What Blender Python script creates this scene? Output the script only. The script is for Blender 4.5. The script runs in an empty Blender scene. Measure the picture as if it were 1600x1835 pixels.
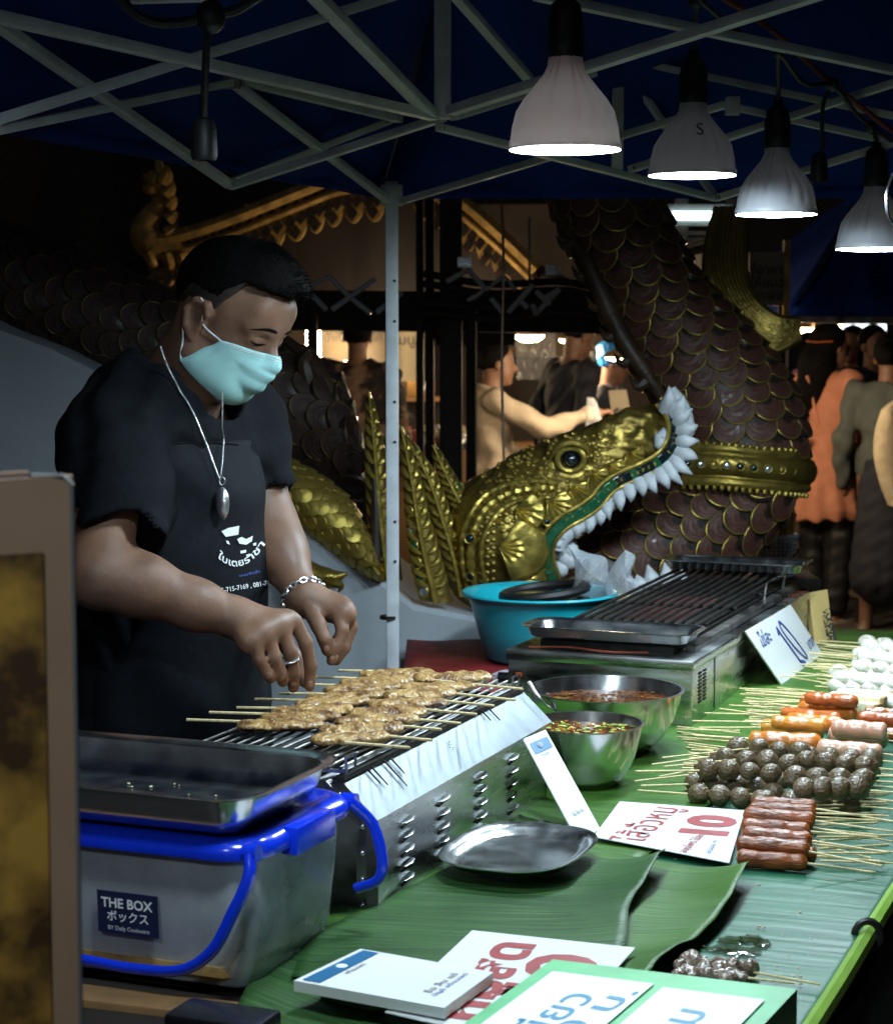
import bpy, bmesh, math, random
import numpy as np
from mathutils import Vector, Matrix, Euler
from mathutils.bvhtree import BVHTree
from math import sin, cos, pi, radians as R

S = bpy.context.scene
COL = S.collection
random.seed(11)
rng = np.random.default_rng(11)

# ------------------------------------------------------------------ camera
F = 3500.0                      # focal length in photograph pixels (1600 x 1835)
PT = math.atan(317.5 / F)       # camera looks slightly down
CH = 1.55                       # eye height
cd = bpy.data.cameras.new('camera')
cam = bpy.data.objects.new('camera', cd)
COL.objects.link(cam)
cam.location = (0, 0, CH)
cam.rotation_euler = (pi / 2 - PT, 0, 0)
cd.sensor_fit = 'VERTICAL'
cd.sensor_height = 36
cd.lens = 36 * F / 1835
cd.clip_start = 0.05
cd.clip_end = 400
cd.dof.use_dof = True
cd.dof.focus_distance = 3.0
cd.dof.aperture_fstop = 11
S.camera = cam

# ------------------------------------------------------------------ night sky, faint moonlight, exposure
W = bpy.data.worlds.new('World')
S.world = W
W.use_nodes = True
wn = W.node_tree
bg = wn.nodes['Background']
sky = wn.nodes.new('ShaderNodeTexSky')
sky.sky_type = 'NISHITA'
sky.sun_disc = False
sky.sun_elevation = R(-3)
sky.sun_rotation = R(200)
wn.links.new(sky.outputs[0], bg.inputs[0])
bg.inputs[1].default_value = 0.15
sd = bpy.data.lights.new('moon_light', 'SUN')
sd.energy = 0.006
sd.angle = R(0.5)
sd.color = (0.75, 0.85, 1)
so = bpy.data.objects.new('moon_light', sd)
COL.objects.link(so)
so.rotation_euler = (R(50), 0, R(20))
S.view_settings.view_transform = 'Standard'
S.view_settings.look = 'None'
S.view_settings.gamma = 1
S.view_settings.use_curve_mapping = False
S.view_settings.exposure = 0.18
S.cycles.max_bounces = 6
S.cycles.transparent_max_bounces = 10
S.cycles.sample_clamp_indirect = 3
S.cycles.caustics_reflective = False
S.cycles.caustics_refractive = False
BULB = 185.0                    # emission of the white stall bulbs
WARM = 1.0                      # factor on the warm lamps of the stalls behind

# ------------------------------------------------------------------ pixel -> place helpers
_c, _s = cos(PT), sin(PT)
def ray(px, py):
    u = (px - 800) / F; v = (917.5 - py) / F
    return Vector((u, _c + v * _s, -_s + v * _c))
def P(px, py, Y):
    r = ray(px, py); return Vector((0, 0, CH)) + r * (Y / r.y)
def T(px, py, z):
    r = ray(px, py); return Vector((0, 0, CH)) + r * ((z - CH) / r.z)
TZ = 0.80                       # height of the table top
TO = T(1450, 1835, TZ)
TA = R(21.8)                    # the table runs away from the camera, turned right
TU = Vector((sin(TA), cos(TA), 0)); TV = Vector((cos(TA), -sin(TA), 0))
def tb(s, v, z=TZ):
    p = TO + TU * s + TV * v; return Vector((p.x, p.y, z))

# ------------------------------------------------------------------ objects
def wm(o):
    m = o.matrix_parent_inverse @ o.matrix_basis if o.parent else o.matrix_basis.copy()
    return wm(o.parent) @ m if o.parent else m
def basis(o, loc=(0, 0, 0), rot=(0, 0, 0)):
    o.location = loc; o.rotation_euler = rot
def tag(o, label=None, cat=None, group=None, kind=None):
    if label: o['label'] = label
    if cat: o['category'] = cat
    if group: o['group'] = group
    if kind: o['kind'] = kind
    return o
def empty(name, loc, label, cat, group=None, rz=0):
    o = bpy.data.objects.new(name, None); COL.objects.link(o)
    o.empty_display_size = .05
    o.location = loc; o.rotation_euler = (0, 0, rz)
    return tag(o, label, cat, group)
def link(name, me, mats=None, parent=None, world=True, smooth=True):
    if mats:
        if not isinstance(mats, (list, tuple)): mats = [mats]
        if len(me.materials) == 0:
            for m in mats: me.materials.append(m)
    if smooth is not None:
        me.polygons.foreach_set('use_smooth', [bool(smooth)] * len(me.polygons))
    o = bpy.data.objects.new(name, me); COL.objects.link(o)
    if parent:
        o.parent = parent
        if world: o.matrix_parent_inverse = wm(parent).inverted()
    return o
def sharp(me, ang=35):
    me.set_sharp_from_angle(angle=R(ang))

class MB:
    """collects simple shapes, links them as one mesh"""
    def __init__(s): s.v = []; s.f = []; s.m = []; s.uv = None
    def add(s, vs, fs, mi=0):
        b = len(s.v); s.v += [tuple(x) for x in vs]
        for f in fs: s.f.append(tuple(b + i for i in f)); s.m.append(mi)
        return s
    def box(s, c, h, rot=None, mi=0, bev=0.0):
        c = Vector(c); h = Vector(h)
        bm = bmesh.new(); bmesh.ops.create_cube(bm, size=2)
        for v in bm.verts: v.co = Vector((v.co.x * h.x, v.co.y * h.y, v.co.z * h.z))
        if bev: bmesh.ops.bevel(bm, geom=bm.edges[:], offset=bev, segments=2, affect='EDGES', profile=.6)
        for v in bm.verts:
            v.co = (rot @ v.co if rot else v.co) + c
        bm.verts.index_update()
        s.add([v.co[:] for v in bm.verts], [[v.index for v in f.verts] for f in bm.faces], mi); bm.free(); return s
    def tube(s, pts, r, n=8, mi=0, caps=True, closed=False, flat=1.0, up=None):
        pts = [Vector(p) for p in pts]; N = len(pts)
        rs = r if isinstance(r, (list, tuple)) else [r] * N
        vs = []; fs = []; prev = None
        for i, p in enumerate(pts):
            if closed: t = pts[(i + 1) % N] - pts[i - 1]
            else: t = pts[min(i + 1, N - 1)] - pts[max(i - 1, 0)]
            if t.length < 1e-9: t = Vector((0, 0, 1))
            t.normalize()
            if prev is None:
                a = Vector(up) if up else (Vector((0, 0, 1)) if abs(t.z) < .9 else Vector((1, 0, 0)))
            else: a = prev
            a = a - t * a.dot(t); a.normalize(); prev = a
            b = t.cross(a)
            for k in range(n):
                w = 2 * pi * k / n
                vs.append(p + a * (cos(w) * rs[i] * flat) + b * (sin(w) * rs[i]))
        M = N if closed else N - 1
        for i in range(M):
            for k in range(n):
                i2 = (i + 1) % N; k2 = (k + 1) % n
                fs.append((i * n + k, i * n + k2, i2 * n + k2, i2 * n + k))
        if caps and not closed:
            fs.append(tuple(range(n))[::-1]); fs.append(tuple((N - 1) * n + k for k in range(n)))
        return s.add(vs, fs, mi)
    def bar(s, a, b, w, h, mi=0):
        """square section bar"""
        a = Vector(a); b = Vector(b); t = (b - a).normalized()
        x = Vector((0, 0, 1)) if abs(t.z) < .9 else Vector((0, 1, 0))
        x = (x - t * x.dot(t)).normalized(); y = t.cross(x)
        rot = Matrix((y, x, t)).transposed()
        return s.box((a + b) / 2, (w / 2, h / 2, (b - a).length / 2), rot, mi, min(w, h) * .12)
    def lathe(s, prof, c=(0, 0, 0), n=32, mi=0, sx=1, sy=1, exp=2.0, rz=0):
        """profile [(r,z)..]; exp>2 gives a rounded-rectangle plan"""
        c = Vector(c); vs = []; fs = []
        for r, z in prof:
            for k in range(n):
                w = 2 * pi * k / n; cx, sy_ = cos(w), sin(w)
                q = (abs(cx) ** exp + abs(sy_) ** exp) ** (-1 / exp)
                x, y = r * cx * q * sx, r * sy_ * q * sy
                vs.append(c + Vector((x * cos(rz) - y * sin(rz), x * sin(rz) + y * cos(rz), z)))
        for i in range(len(prof) - 1):
            for k in range(n):
                k2 = (k + 1) % n
                fs.append((i * n + k, i * n + k2, (i + 1) * n + k2, (i + 1) * n + k))
        if prof[0][0] > 1e-6: fs.append(tuple(range(n))[::-1])
        if prof[-1][0] > 1e-6: fs.append(tuple((len(prof) - 1) * n + k for k in range(n)))
        return s.add(vs, fs, mi)
    def rrect(s, prof, c, hx, hy, rc, rz=0, mi=0, n=6, capb=True, capt=True):
        """rounded rectangle rings: prof [(inset,z)...]"""
        c = Vector(c); vs = []; fs = []; M = 4 * (n + 1)
        for ins, z in prof:
            a, b = hx - ins, hy - ins; r = max(rc - ins, .002)
            for q, (sx, sy) in enumerate(((1, 1), (-1, 1), (-1, -1), (1, -1))):
                for k in range(n + 1):
                    w = q * pi / 2 + k * pi / 2 / n
                    x = sx * (a - r) + r * cos(w); y = sy * (b - r) + r * sin(w)
                    vs.append(c + Vector((x * cos(rz) - y * sin(rz), x * sin(rz) + y * cos(rz), z)))
        for i in range(len(prof) - 1):
            for k in range(M):
                k2 = (k + 1) % M
                fs.append((i * M + k, i * M + k2, (i + 1) * M + k2, (i + 1) * M + k))
        if capb: fs.append(tuple(range(M))[::-1])
        if capt: fs.append(tuple((len(prof) - 1) * M + k for k in range(M)))
        return s.add(vs, fs, mi)
    def ball(s, c, r, sub=2, mi=0, rot=None, fn=None):
        bm = bmesh.new(); bmesh.ops.create_icosphere(bm, subdivisions=sub, radius=1)
        r = Vector(r) if not isinstance(r, (int, float)) else Vector((r, r, r))
        c = Vector(c)
        for v in bm.verts:
            q = v.co.copy()
            if fn: q = q * fn(q)
            q = Vector((q.x * r.x, q.y * r.y, q.z * r.z))
            v.co = (rot @ q if rot else q) + c
        bm.verts.index_update()
        s.add([v.co[:] for v in bm.verts], [[v.index for v in f.verts] for f in bm.faces], mi); bm.free(); return s
    def mesh(s, name):
        me = bpy.data.meshes.new(name); me.from_pydata(s.v, [], s.f)
        if any(s.m): me.polygons.foreach_set('material_index', s.m)
        me.validate(); me.update()
        return me
    def build(s, name, mats, parent=None, world=True, smooth=True, ang=40):
        me = s.mesh(name)
        o = link(name, me, mats, parent, world, smooth)
        if smooth and ang: sharp(me, ang)
        return o

def grid_mesh(name, pts, uvs=None):
    """pts[i][j] -> quad sheet with optional UV"""
    n, m = len(pts), len(pts[0])
    me = bpy.data.meshes.new(name)
    me.from_pydata([tuple(p) for row in pts for p in row], [],
                   [(i * m + j, i * m + j + 1, (i + 1) * m + j + 1, (i + 1) * m + j) for i in range(n - 1) for j in range(m - 1)])
    if uvs:
        ul = me.uv_layers.new(name='UVMap')
        flat = [q for row in uvs for q in row]
        for l in me.loops: ul.data[l.index].uv = flat[l.vertex_index]
    me.update(); return me
def solid(o, t, off=0):
    m = o.modifiers.new('solid', 'SOLIDIFY'); m.thickness = t; m.offset = off; return o

def lerp_poly(pts, t):
    """point on a polyline at fraction t of its index range (smooth)"""
    n = len(pts) - 1; x = min(max(t, 0), 1) * n; i = min(int(x), n - 1); f = x - i
    p1, p2 = Vector(pts[i]), Vector(pts[i + 1])
    p0 = Vector(pts[i - 1]) if i > 0 else p1 * 2 - p2
    p3 = Vector(pts[i + 2]) if i + 2 <= n else p2 * 2 - p1
    return 0.5 * ((2 * p1) + (p2 - p0) * f + (2 * p0 - 5 * p1 + 4 * p2 - p3) * f * f + (3 * p1 - p0 - 3 * p2 + p3) * f ** 3)
def spline(pts, n):
    return [lerp_poly(pts, i / (n - 1)) for i in range(n)]

# ------------------------------------------------------------------ signed-distance sculpting
class SDF:
    def __init__(s, lo, hi, h):
        s.lo = np.array(lo, float); s.h = h
        n = np.ceil((np.array(hi, float) - s.lo) / h).astype(int) + 1
        s.n = n; s.f = np.full(n, 9.0, np.float32)
        s.ax = [(s.lo[i] + h * np.arange(n[i])).astype(np.float32) for i in range(3)]
    def _win(s, lo, hi, pad):
        a = np.clip(np.floor((np.minimum(lo, hi) - pad - s.lo) / s.h).astype(int), 0, s.n)
        b = np.clip(np.ceil((np.maximum(lo, hi) + pad - s.lo) / s.h).astype(int) + 1, 0, s.n)
        return tuple(slice(a[i], b[i]) for i in range(3))
    def _op(s, w, d, k, op):
        g = s.f[w]
        if op == 'sub': g2 = -g; d2 = d; sg = -1
        elif op == 'int': g2 = -g; d2 = -d; sg = -1
        else: g2 = g; d2 = d; sg = 1
        k = max(k, 1e-5)
        hh = np.maximum(k - np.abs(g2 - d2), 0) / k
        s.f[w] = sg * (np.minimum(g2, d2) - hh * hh * k * .25)
    def _grid(s, w):
        X = s.ax[0][w[0]][:, None, None]; Y = s.ax[1][w[1]][None, :, None]; Z = s.ax[2][w[2]][None, None, :]
        return X, Y, Z
    def cone(s, a, b, ra, rb, k=.02, op='u'):
        a = np.array(a, float); b = np.array(b, float); m = max(ra, rb)
        w = s._win(np.minimum(a, b) - m, np.maximum(a, b) + m, k + 3 * s.h)
        if min(x.stop - x.start for x in w) <= 0: return s
        X, Y, Z = s._grid(w); d = b - a; L = max(float(d @ d), 1e-9)
        t = np.clip(((X - a[0]) * d[0] + (Y - a[1]) * d[1] + (Z - a[2]) * d[2]) / L, 0, 1)
        q = np.sqrt((X - a[0] - t * d[0]) ** 2 + (Y - a[1] - t * d[1]) ** 2 + (Z - a[2] - t * d[2]) ** 2) - (ra + (rb - ra) * t)
        s._op(w, q, k, op); return s
    def chain(s, pts, rs, k=.02):
        for i in range(len(pts) - 1): s.cone(pts[i], pts[i + 1], rs[i], rs[i + 1], k if i == 0 else min(k, rs[i]))
        return s
    def ell(s, c, r, rot=None, k=.02, op='u'):
        c = np.array(c, float); r = np.array(r, float); m = r.max()
        w = s._win(c - m, c + m, k + 3 * s.h)
        if min(x.stop - x.start for x in w) <= 0: return s
        X, Y, Z = s._grid(w); X = X - c[0]; Y = Y - c[1]; Z = Z - c[2]
        if rot is not None:
            M = np.array(rot)
            X, Y, Z = (M[0][0] * X + M[1][0] * Y + M[2][0] * Z, M[0][1] * X + M[1][1] * Y + M[2][1] * Z, M[0][2] * X + M[1][2] * Y + M[2][2] * Z)
        k0 = np.sqrt((X / r[0]) ** 2 + (Y / r[1]) ** 2 + (Z / r[2]) ** 2)
        k1 = np.sqrt((X / r[0] ** 2) ** 2 + (Y / r[1] ** 2) ** 2 + (Z / r[2] ** 2) ** 2) + 1e-9
        s._op(w, k0 * (k0 - 1) / k1, k, op); return s
    def half(s, p, n, k=.01):
        """keep only the side of plane p that n points away from"""
        n = np.array(n, float); n /= np.linalg.norm(n); p = np.array(p, float)
        w = tuple(slice(0, x) for x in s.n); X, Y, Z = s._grid(w)
        s._op(w, ((X - p[0]) * n[0] + (Y - p[1]) * n[1] + (Z - p[2]) * n[2]).astype(np.float32), k, 'int'); return s
    def fn(s, func, k=.005, op='int'):
        w = tuple(slice(0, x) for x in s.n); X, Y, Z = s._grid(w)
        s._op(w, func(X, Y, Z).astype(np.float32), k, op); return s
    def warp(s, amp, sc, seed=0):
        """soft wrinkles"""
        w = tuple(slice(0, x) for x in s.n); X, Y, Z = s._grid(w); r = np.random.default_rng(seed)
        q = 0
        for i in range(4):
            d = r.normal(size=3); d /= np.linalg.norm(d); q = q + np.sin((X * d[0] + Y * d[1] + Z * d[2]) * sc * (1 + .5 * i) + r.uniform(0, 6)) / (1 + .4 * i)
        s.f = s.f + (amp * q).astype(np.float32); return s
    def mesh(s, name):
        f = s.f; f[0] = f[-1] = 1; f[:, 0] = f[:, -1] = 1; f[:, :, 0] = f[:, :, -1] = 1
        ins = f < 0
        c = np.zeros(np.array(f.shape) - 1, np.uint8)
        for i in (0, 1):
            for j in (0, 1):
                for k in (0, 1): c += ins[i:f.shape[0] - 1 + i, j:f.shape[1] - 1 + j, k:f.shape[2] - 1 + k]
        act = (c > 0) & (c < 8)
        idx = np.full(act.shape, -1, np.int32); I, J, K = np.nonzero(act); N = len(I); idx[act] = np.arange(N)
        acc = np.zeros((N, 3)); cnt = np.zeros(N)
        cs = [(i, j, k) for i in (0, 1) for j in (0, 1) for k in (0, 1)]
        for a in cs:
            for ax in range(3):
                if a[ax]: continue
                b = list(a); b[ax] = 1
                fa = f[I + a[0], J + a[1], K + a[2]]; fb = f[I + b[0], J + b[1], K + b[2]]
                m = (fa < 0) != (fb < 0); t = fa[m] / (fa[m] - fb[m]); q = np.tile(np.array(a, float), (m.sum(), 1)); q[:, ax] += t
                acc[m] += q; cnt[m] += 1
        V = s.lo + s.h * (np.stack([I, J, K], 1) + acc / cnt[:, None])
        Fs = []
        for ax in range(3):
            o = [(ax + 1) % 3, (ax + 2) % 3]
            sl0 = [slice(1, -1)] * 3; sl1 = [slice(1, -1)] * 3; sl0[ax] = slice(0, -1); sl1[ax] = slice(1, None)
            a0 = ins[tuple(sl0)]; a1 = ins[tuple(sl1)]; q = np.stack(np.nonzero(a0 != a1), 1)
            flip = ~a0[tuple(q.T)]
            q[:, o[0]] += 1; q[:, o[1]] += 1
            def cell(d0, d1):
                z = q.copy(); z[:, o[0]] += d0; z[:, o[1]] += d1; return idx[tuple(z.T)]
            quad = np.stack([cell(-1, -1), cell(0, -1), cell(0, 0), cell(-1, 0)], 1)
            quad[flip] = quad[flip][:, ::-1]; Fs.append(quad)
        Q = np.concatenate(Fs); Q = Q[(Q >= 0).all(1)]
        me = bpy.data.meshes.new(name)
        me.vertices.add(N); me.vertices.foreach_set('co', V.astype(np.float32).ravel())
        me.loops.add(len(Q) * 4); me.loops.foreach_set('vertex_index', Q.astype(np.int32).ravel())
        me.polygons.add(len(Q)); me.polygons.foreach_set('loop_start', np.arange(0, len(Q) * 4, 4, dtype=np.int32))
        me.update(calc_edges=True); me.validate()
        return me

# ------------------------------------------------------------------ text as flat mesh
def text_mesh(body, size=1.0, shear=0.0, bold=0.0, align='CENTER'):
    c = bpy.data.curves.new('lettering', 'FONT'); c.body = body; c.size = size; c.shear = shear; c.offset = bold
    c.resolution_u = 3; c.align_x = align; c.align_y = 'CENTER'
    o = bpy.data.objects.new('lettering', c); COL.objects.link(o)
    bpy.context.view_layer.update()
    me = bpy.data.meshes.new_from_object(o.evaluated_get(bpy.context.evaluated_depsgraph_get()))
    bpy.data.objects.remove(o); bpy.data.curves.remove(c)
    return me
def text_on(body, size, origin, xdir, ydir, m, parent, name='lettering', shear=0, bold=0, align='CENTER', lift=.0012):
    me = text_mesh(body, size, shear, bold, align)
    x = Vector(xdir).normalized(); y = Vector(ydir).normalized(); n = x.cross(y).normalized(); o = Vector(origin)
    for v in me.vertices: v.co = o + x * v.co.x + y * v.co.y + n * lift
    me.materials.clear()
    return link(name, me, m, parent, True, False)

# ------------------------------------------------------------------ materials
def mat(name, col, rough=.5, metal=0.0, var=0.0, vscale=20.0, bump=0.0, bscale=60.0, col2=None, coat=0.0, sss=0.0, trans=0.0,
        emis=None, estr=0.0, alpha=1.0, rvar=0.0, spec=.5, contrast=(.35, .65), stretch=None, bdetail=4, sheen=0):
    m = bpy.data.materials.new(name); m.use_nodes = True; nt = m.node_tree; N = nt.nodes; L = nt.links
    b = N['Principled BSDF']
    b.inputs['Base Color'].default_value = (*col, 1); b.inputs['Roughness'].default_value = rough; b.inputs['Metallic'].default_value = metal
    b.inputs['Coat Weight'].default_value = coat; b.inputs['Coat Roughness'].default_value = .12
    b.inputs['Specular IOR Level'].default_value = spec
    if sheen: b.inputs['Sheen Weight'].default_value = sheen
    if sss: b.inputs['Subsurface Weight'].default_value = sss; b.inputs['Subsurface Radius'].default_value = (.012, .005, .003); b.inputs['Subsurface Scale'].default_value = .5
    if trans: b.inputs['Transmission Weight'].default_value = trans
    if emis: b.inputs['Emission Color'].default_value = (*emis, 1); b.inputs['Emission Strength'].default_value = estr
    if alpha < 1: b.inputs['Alpha'].default_value = alpha
    if var or rvar or bump or col2:
        tc = N.new('ShaderNodeTexCoord'); vec = tc.outputs['Object']
        oi = N.new('ShaderNodeObjectInfo'); ad = N.new('ShaderNodeVectorMath'); ad.operation = 'ADD'
        cmb = N.new('ShaderNodeMath'); cmb.operation = 'MULTIPLY'; cmb.inputs[1].default_value = 37.0
        L.new(oi.outputs['Random'], cmb.inputs[0]); L.new(vec, ad.inputs[0]); L.new(cmb.outputs[0], ad.inputs[1]); vec = ad.outputs[0]
        if stretch:
            mp = N.new('ShaderNodeMapping'); mp.inputs['Scale'].default_value = stretch; L.new(vec, mp.inputs[0]); vec = mp.outputs[0]
        nz = N.new('ShaderNodeTexNoise'); nz.inputs['Scale'].default_value = vscale; nz.inputs['Detail'].default_value = 5; L.new(vec, nz.inputs['Vector'])
        if var or col2:
            cr = N.new('ShaderNodeValToRGB'); cr.color_ramp.elements[0].position = contrast[0]; cr.color_ramp.elements[1].position = contrast[1]
            c2 = col2 if col2 else tuple(min(1, x * (1 + var)) for x in col)
            c1 = col if col2 else tuple(x * (1 - var) for x in col)
            cr.color_ramp.elements[0].color = (*c1, 1); cr.color_ramp.elements[1].color = (*c2, 1)
            L.new(nz.outputs['Fac'], cr.inputs[0]); L.new(cr.outputs[0], b.inputs['Base Color'])
        if rvar:
            mr = N.new('ShaderNodeMapRange'); mr.inputs['From Min'].default_value = .3; mr.inputs['From Max'].default_value = .7
            mr.inputs['To Min'].default_value = max(rough - rvar, .03); mr.inputs['To Max'].default_value = min(rough + rvar, 1)
            L.new(nz.outputs['Fac'], mr.inputs[0]); L.new(mr.outputs[0], b.inputs['Roughness'])
        if bump:
            n2 = N.new('ShaderNodeTexNoise'); n2.inputs['Scale'].default_value = bscale; n2.inputs['Detail'].default_value = bdetail; L.new(vec, n2.inputs['Vector'])
            bp = N.new('ShaderNodeBump'); bp.inputs['Strength'].default_value = bump; bp.inputs['Distance'].default_value = .01
            L.new(n2.outputs['Fac'], bp.inputs['Height']); L.new(bp.outputs[0], b.inputs['Normal'])
    return m

def lamp_mat(name, col, st):
    m = bpy.data.materials.new(name); m.use_nodes = True; nt = m.node_tree
    e = nt.nodes.new('ShaderNodeEmission'); e.inputs[0].default_value = (*col, 1); e.inputs[1].default_value = st
    nt.nodes.remove(nt.nodes['Principled BSDF']); nt.links.new(e.outputs[0], nt.nodes['Material Output'].inputs[0]); return m

M = {}
M['asphalt'] = mat('asphalt', (.045, .042, .04), .8, var=.5, vscale=3, bump=.4, bscale=80)
M['wall_grey'] = mat('painted_plaster', (.36, .40, .44), .75, var=.12, vscale=2.5, bump=.15, bscale=25)
M['navy'] = mat('navy_canvas', (.006, .026, .175), .85, var=.25, vscale=3, bump=.25, bscale=6, spec=.1)
M['frame'] = mat('white_enamel_steel', (.52, .56, .60), .45, var=.12, vscale=18, rvar=.1)
M['black'] = mat('black_rubber', (.010, .010, .011), .5, var=.3, vscale=30)
M['black_gloss'] = mat('black_plastic', (.010, .010, .012), .25)
M['bulb_shell'] = mat('lamp_plastic', (.30, .31, .34), .45, var=.06, vscale=9)
M['steel'] = mat('stainless_steel', (.58, .60, .62), .27, 1, var=.26, vscale=7, rvar=.12, bump=.05, bscale=9, stretch=(1, 1, 5), contrast=(.25, .8))
M['steel_b'] = mat('polished_steel', (.70, .72, .74), .21, 1, rvar=.06, vscale=30, bump=.025, bscale=10)
M['steel_d'] = mat('sooty_steel', (.17, .16, .155), .38, .9, var=.6, vscale=14, rvar=.15, bump=.08, bscale=50)
M['rod'] = mat('grill_rod', (.34, .33, .32), .35, 1, var=.5, vscale=40)
M['char'] = mat('burnt_iron', (.020, .018, .017), .5, .5, var=.5, vscale=40, bump=.2, bscale=90)
M['gold'] = mat('gilded_plaster', (.37, .27, .055), .36, .75, col2=(.17, .115, .028), vscale=14, bump=.30, bscale=55, rvar=.1, contrast=(.30, .72))
M['gold_l'] = mat('gilded_trim', (.46, .345, .075), .32, .75, var=.3, vscale=30, bump=.15, bscale=90)
M['gold_w'] = mat('gilded_bargeboard', (.50, .32, .09), .5, .3, var=.35, vscale=16, bump=.4, bscale=40)
M['maroon'] = mat('maroon_lacquer', (.100, .041, .028), .45, 0, var=.4, vscale=16, bump=.2, bscale=70, coat=.1)
M['maroon_d'] = mat('dark_lacquer', (.030, .022, .018), .4, 0, var=.4, vscale=20, coat=.2)
M['crest'] = mat('brown_crest', (.055, .030, .016), .45, 0, var=.4, vscale=16, bump=.3, bscale=40)
M['tooth'] = mat('white_plaster', (.62, .66, .70), .55, 0, var=.12, vscale=22, bump=.25, bscale=40)
M['tile_g'] = mat('green_mirror', (.02, .16, .07), .12, .4, coat=.4)
M['tile_d'] = mat('dark_mirror', (.012, .03, .035), .1, .5, coat=.4)
M['eye'] = mat('black_glass', (.006, .010, .016), .05, coat=1)
M['jewel_w'] = mat('pale_mirror', (.5, .55, .6), .1, .7)
M['skin'] = mat('skin', (.175, .090, .056), .54, 0, var=.26, vscale=22, bump=.08, bscale=420, sss=.10, rvar=.12, contrast=(.25, .75), spec=.42)
M['skin_l'] = mat('tan_skin', (.22, .115, .072), .5, 0, var=.08, vscale=30)
M['nail'] = mat('fingernail', (.27, .155, .115), .35, coat=.2)
M['hair'] = mat('black_hair', (.0026, .0022, .0022), .8, 0, var=.5, vscale=120, bump=.2, bscale=420, spec=.10)
M['shirt'] = mat('black_cotton', (.0034, .0042, .0064), .88, 0, var=.2, vscale=60, bump=.3, bscale=28, spec=.12)
M['apron'] = mat('black_apron', (.0034, .0048, .0078), .75, 0, var=.2, vscale=60, bump=.35, bscale=14, spec=.16)
M['print'] = mat('white_print', (.75, .77, .78), .6)
M['print_b'] = mat('blue_print', (.10, .16, .55), .6)
M['mask'] = mat('surgical_mask', (.33, .60, .60), .78, 0, var=.06, vscale=40, bump=.06, bscale=500)
M['elastic'] = mat('white_elastic', (.62, .66, .68), .7)
M['silver'] = mat('silver', (.70, .70, .72), .28, .92, bump=.2, bscale=120)
M['blue'] = mat('blue_plastic', (.004, .035, .66), .22, 0, var=.08, vscale=6, coat=.5)
M['cyan'] = mat('turquoise_plastic', (.010, .40, .50), .32, 0, var=.06, vscale=6, coat=.2)
M['paper'] = mat('white_paper', (.80, .81, .82), .55, 0, var=.03, vscale=7)
M['lam'] = mat('laminated_card', (.80, .81, .82), .22, 0, var=.02, vscale=7)
M['ink_r'] = mat('red_ink', (.30, .018, .022), .5, 0, var=.15, vscale=60)
M['ink_b'] = mat('blue_ink', (.008, .04, .22), .5, 0, var=.2, vscale=60)
M['ink_t'] = mat('teal_ink', (.02, .20, .36), .5)
M['ink_k'] = mat('black_ink', (.02, .02, .025), .5)
M['band'] = mat('blue_header', (.010, .12, .27), .4)
M['green_paper'] = mat('green_paper', (.10, .42, .17), .5, 0, var=.18, vscale=9, bump=.5, bscale=9)
M['bamboo'] = mat('bamboo_stick', (.66, .53, .28), .6, 0, var=.15, vscale=30)
M['satay'] = mat('grilled_pork', (.44, .265, .095), .34, 0, col2=(.115, .045, .014), vscale=34, bump=.8, bscale=95, coat=.35, contrast=(.42, .66))
M['mball'] = mat('brown_meatball', (.130, .086, .044), .30, 0, var=.22, vscale=1.6, bump=.5, bscale=3.6, coat=.3)
M['saus_r'] = mat('glazed_red_sausage', (.235, .058, .013), .22, 0, var=.4, vscale=2.5, bump=.35, bscale=7, spec=.38)
M['saus_o'] = mat('orange_sausage', (.56, .17, .026), .22, 0, var=.22, vscale=2, bump=0.3, bscale=5, coat=.5)
M['saus_y'] = mat('amber_sausage', (.62, .27, .045), .22, 0, var=.2, vscale=2, bump=0.3, bscale=5, coat=.5)
M['saus_d'] = mat('dark_orange_sausage', (.42, .10, .022), .2, 0, var=.25, vscale=2, bump=0.3, bscale=5, coat=.5)
M['saus_p'] = mat('pink_sausage', (.62, .33, .22), .28, 0, var=.12, vscale=2, coat=.4)
M['wball'] = mat('white_fishball', (.70, .67, .58), .38, 0, col2=(.40, .29, .13), vscale=1.9, bump=.3, bscale=4, contrast=(.56, .74))
M['tofu'] = mat('pale_tofu', (.78, .74, .50), .5, 0, var=.12, vscale=30, bump=.15, bscale=60)
M['crust'] = mat('toasted_edge', (.36, .22, .08), .6, 0, var=.3, vscale=40)
M['wood'] = mat('varnished_wood', (.24, .13, .055), .45, 0, var=.35, vscale=8, stretch=(1, 1, .12), bump=.15, bscale=20)
M['wood_d'] = mat('dark_timber', (.018, .012, .009), .65, 0, var=.4, vscale=8, stretch=(1, 1, .2), bump=.2, bscale=20)
M['red_cloth'] = mat('red_tablecloth', (.20, .008, .012), .6, 0, var=.2, vscale=12, bump=.2, bscale=20)
M['sauce'] = mat('brown_sauce', (.10, .032, .010), .12, 0, col2=(.30, .13, .03), vscale=38, bump=.2, bscale=60, coat=.5, contrast=(.5, .7))
M['herb'] = mat('green_herbs', (.14, .30, .03), .35, 0, col2=(.52, .48, .12), vscale=60, coat=.3)
M['stubble'] = mat('cropped_hair', (.026, .018, .014), .7, 0, var=.5, vscale=300, bump=.4, bscale=500)
M['leaf'] = None

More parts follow.
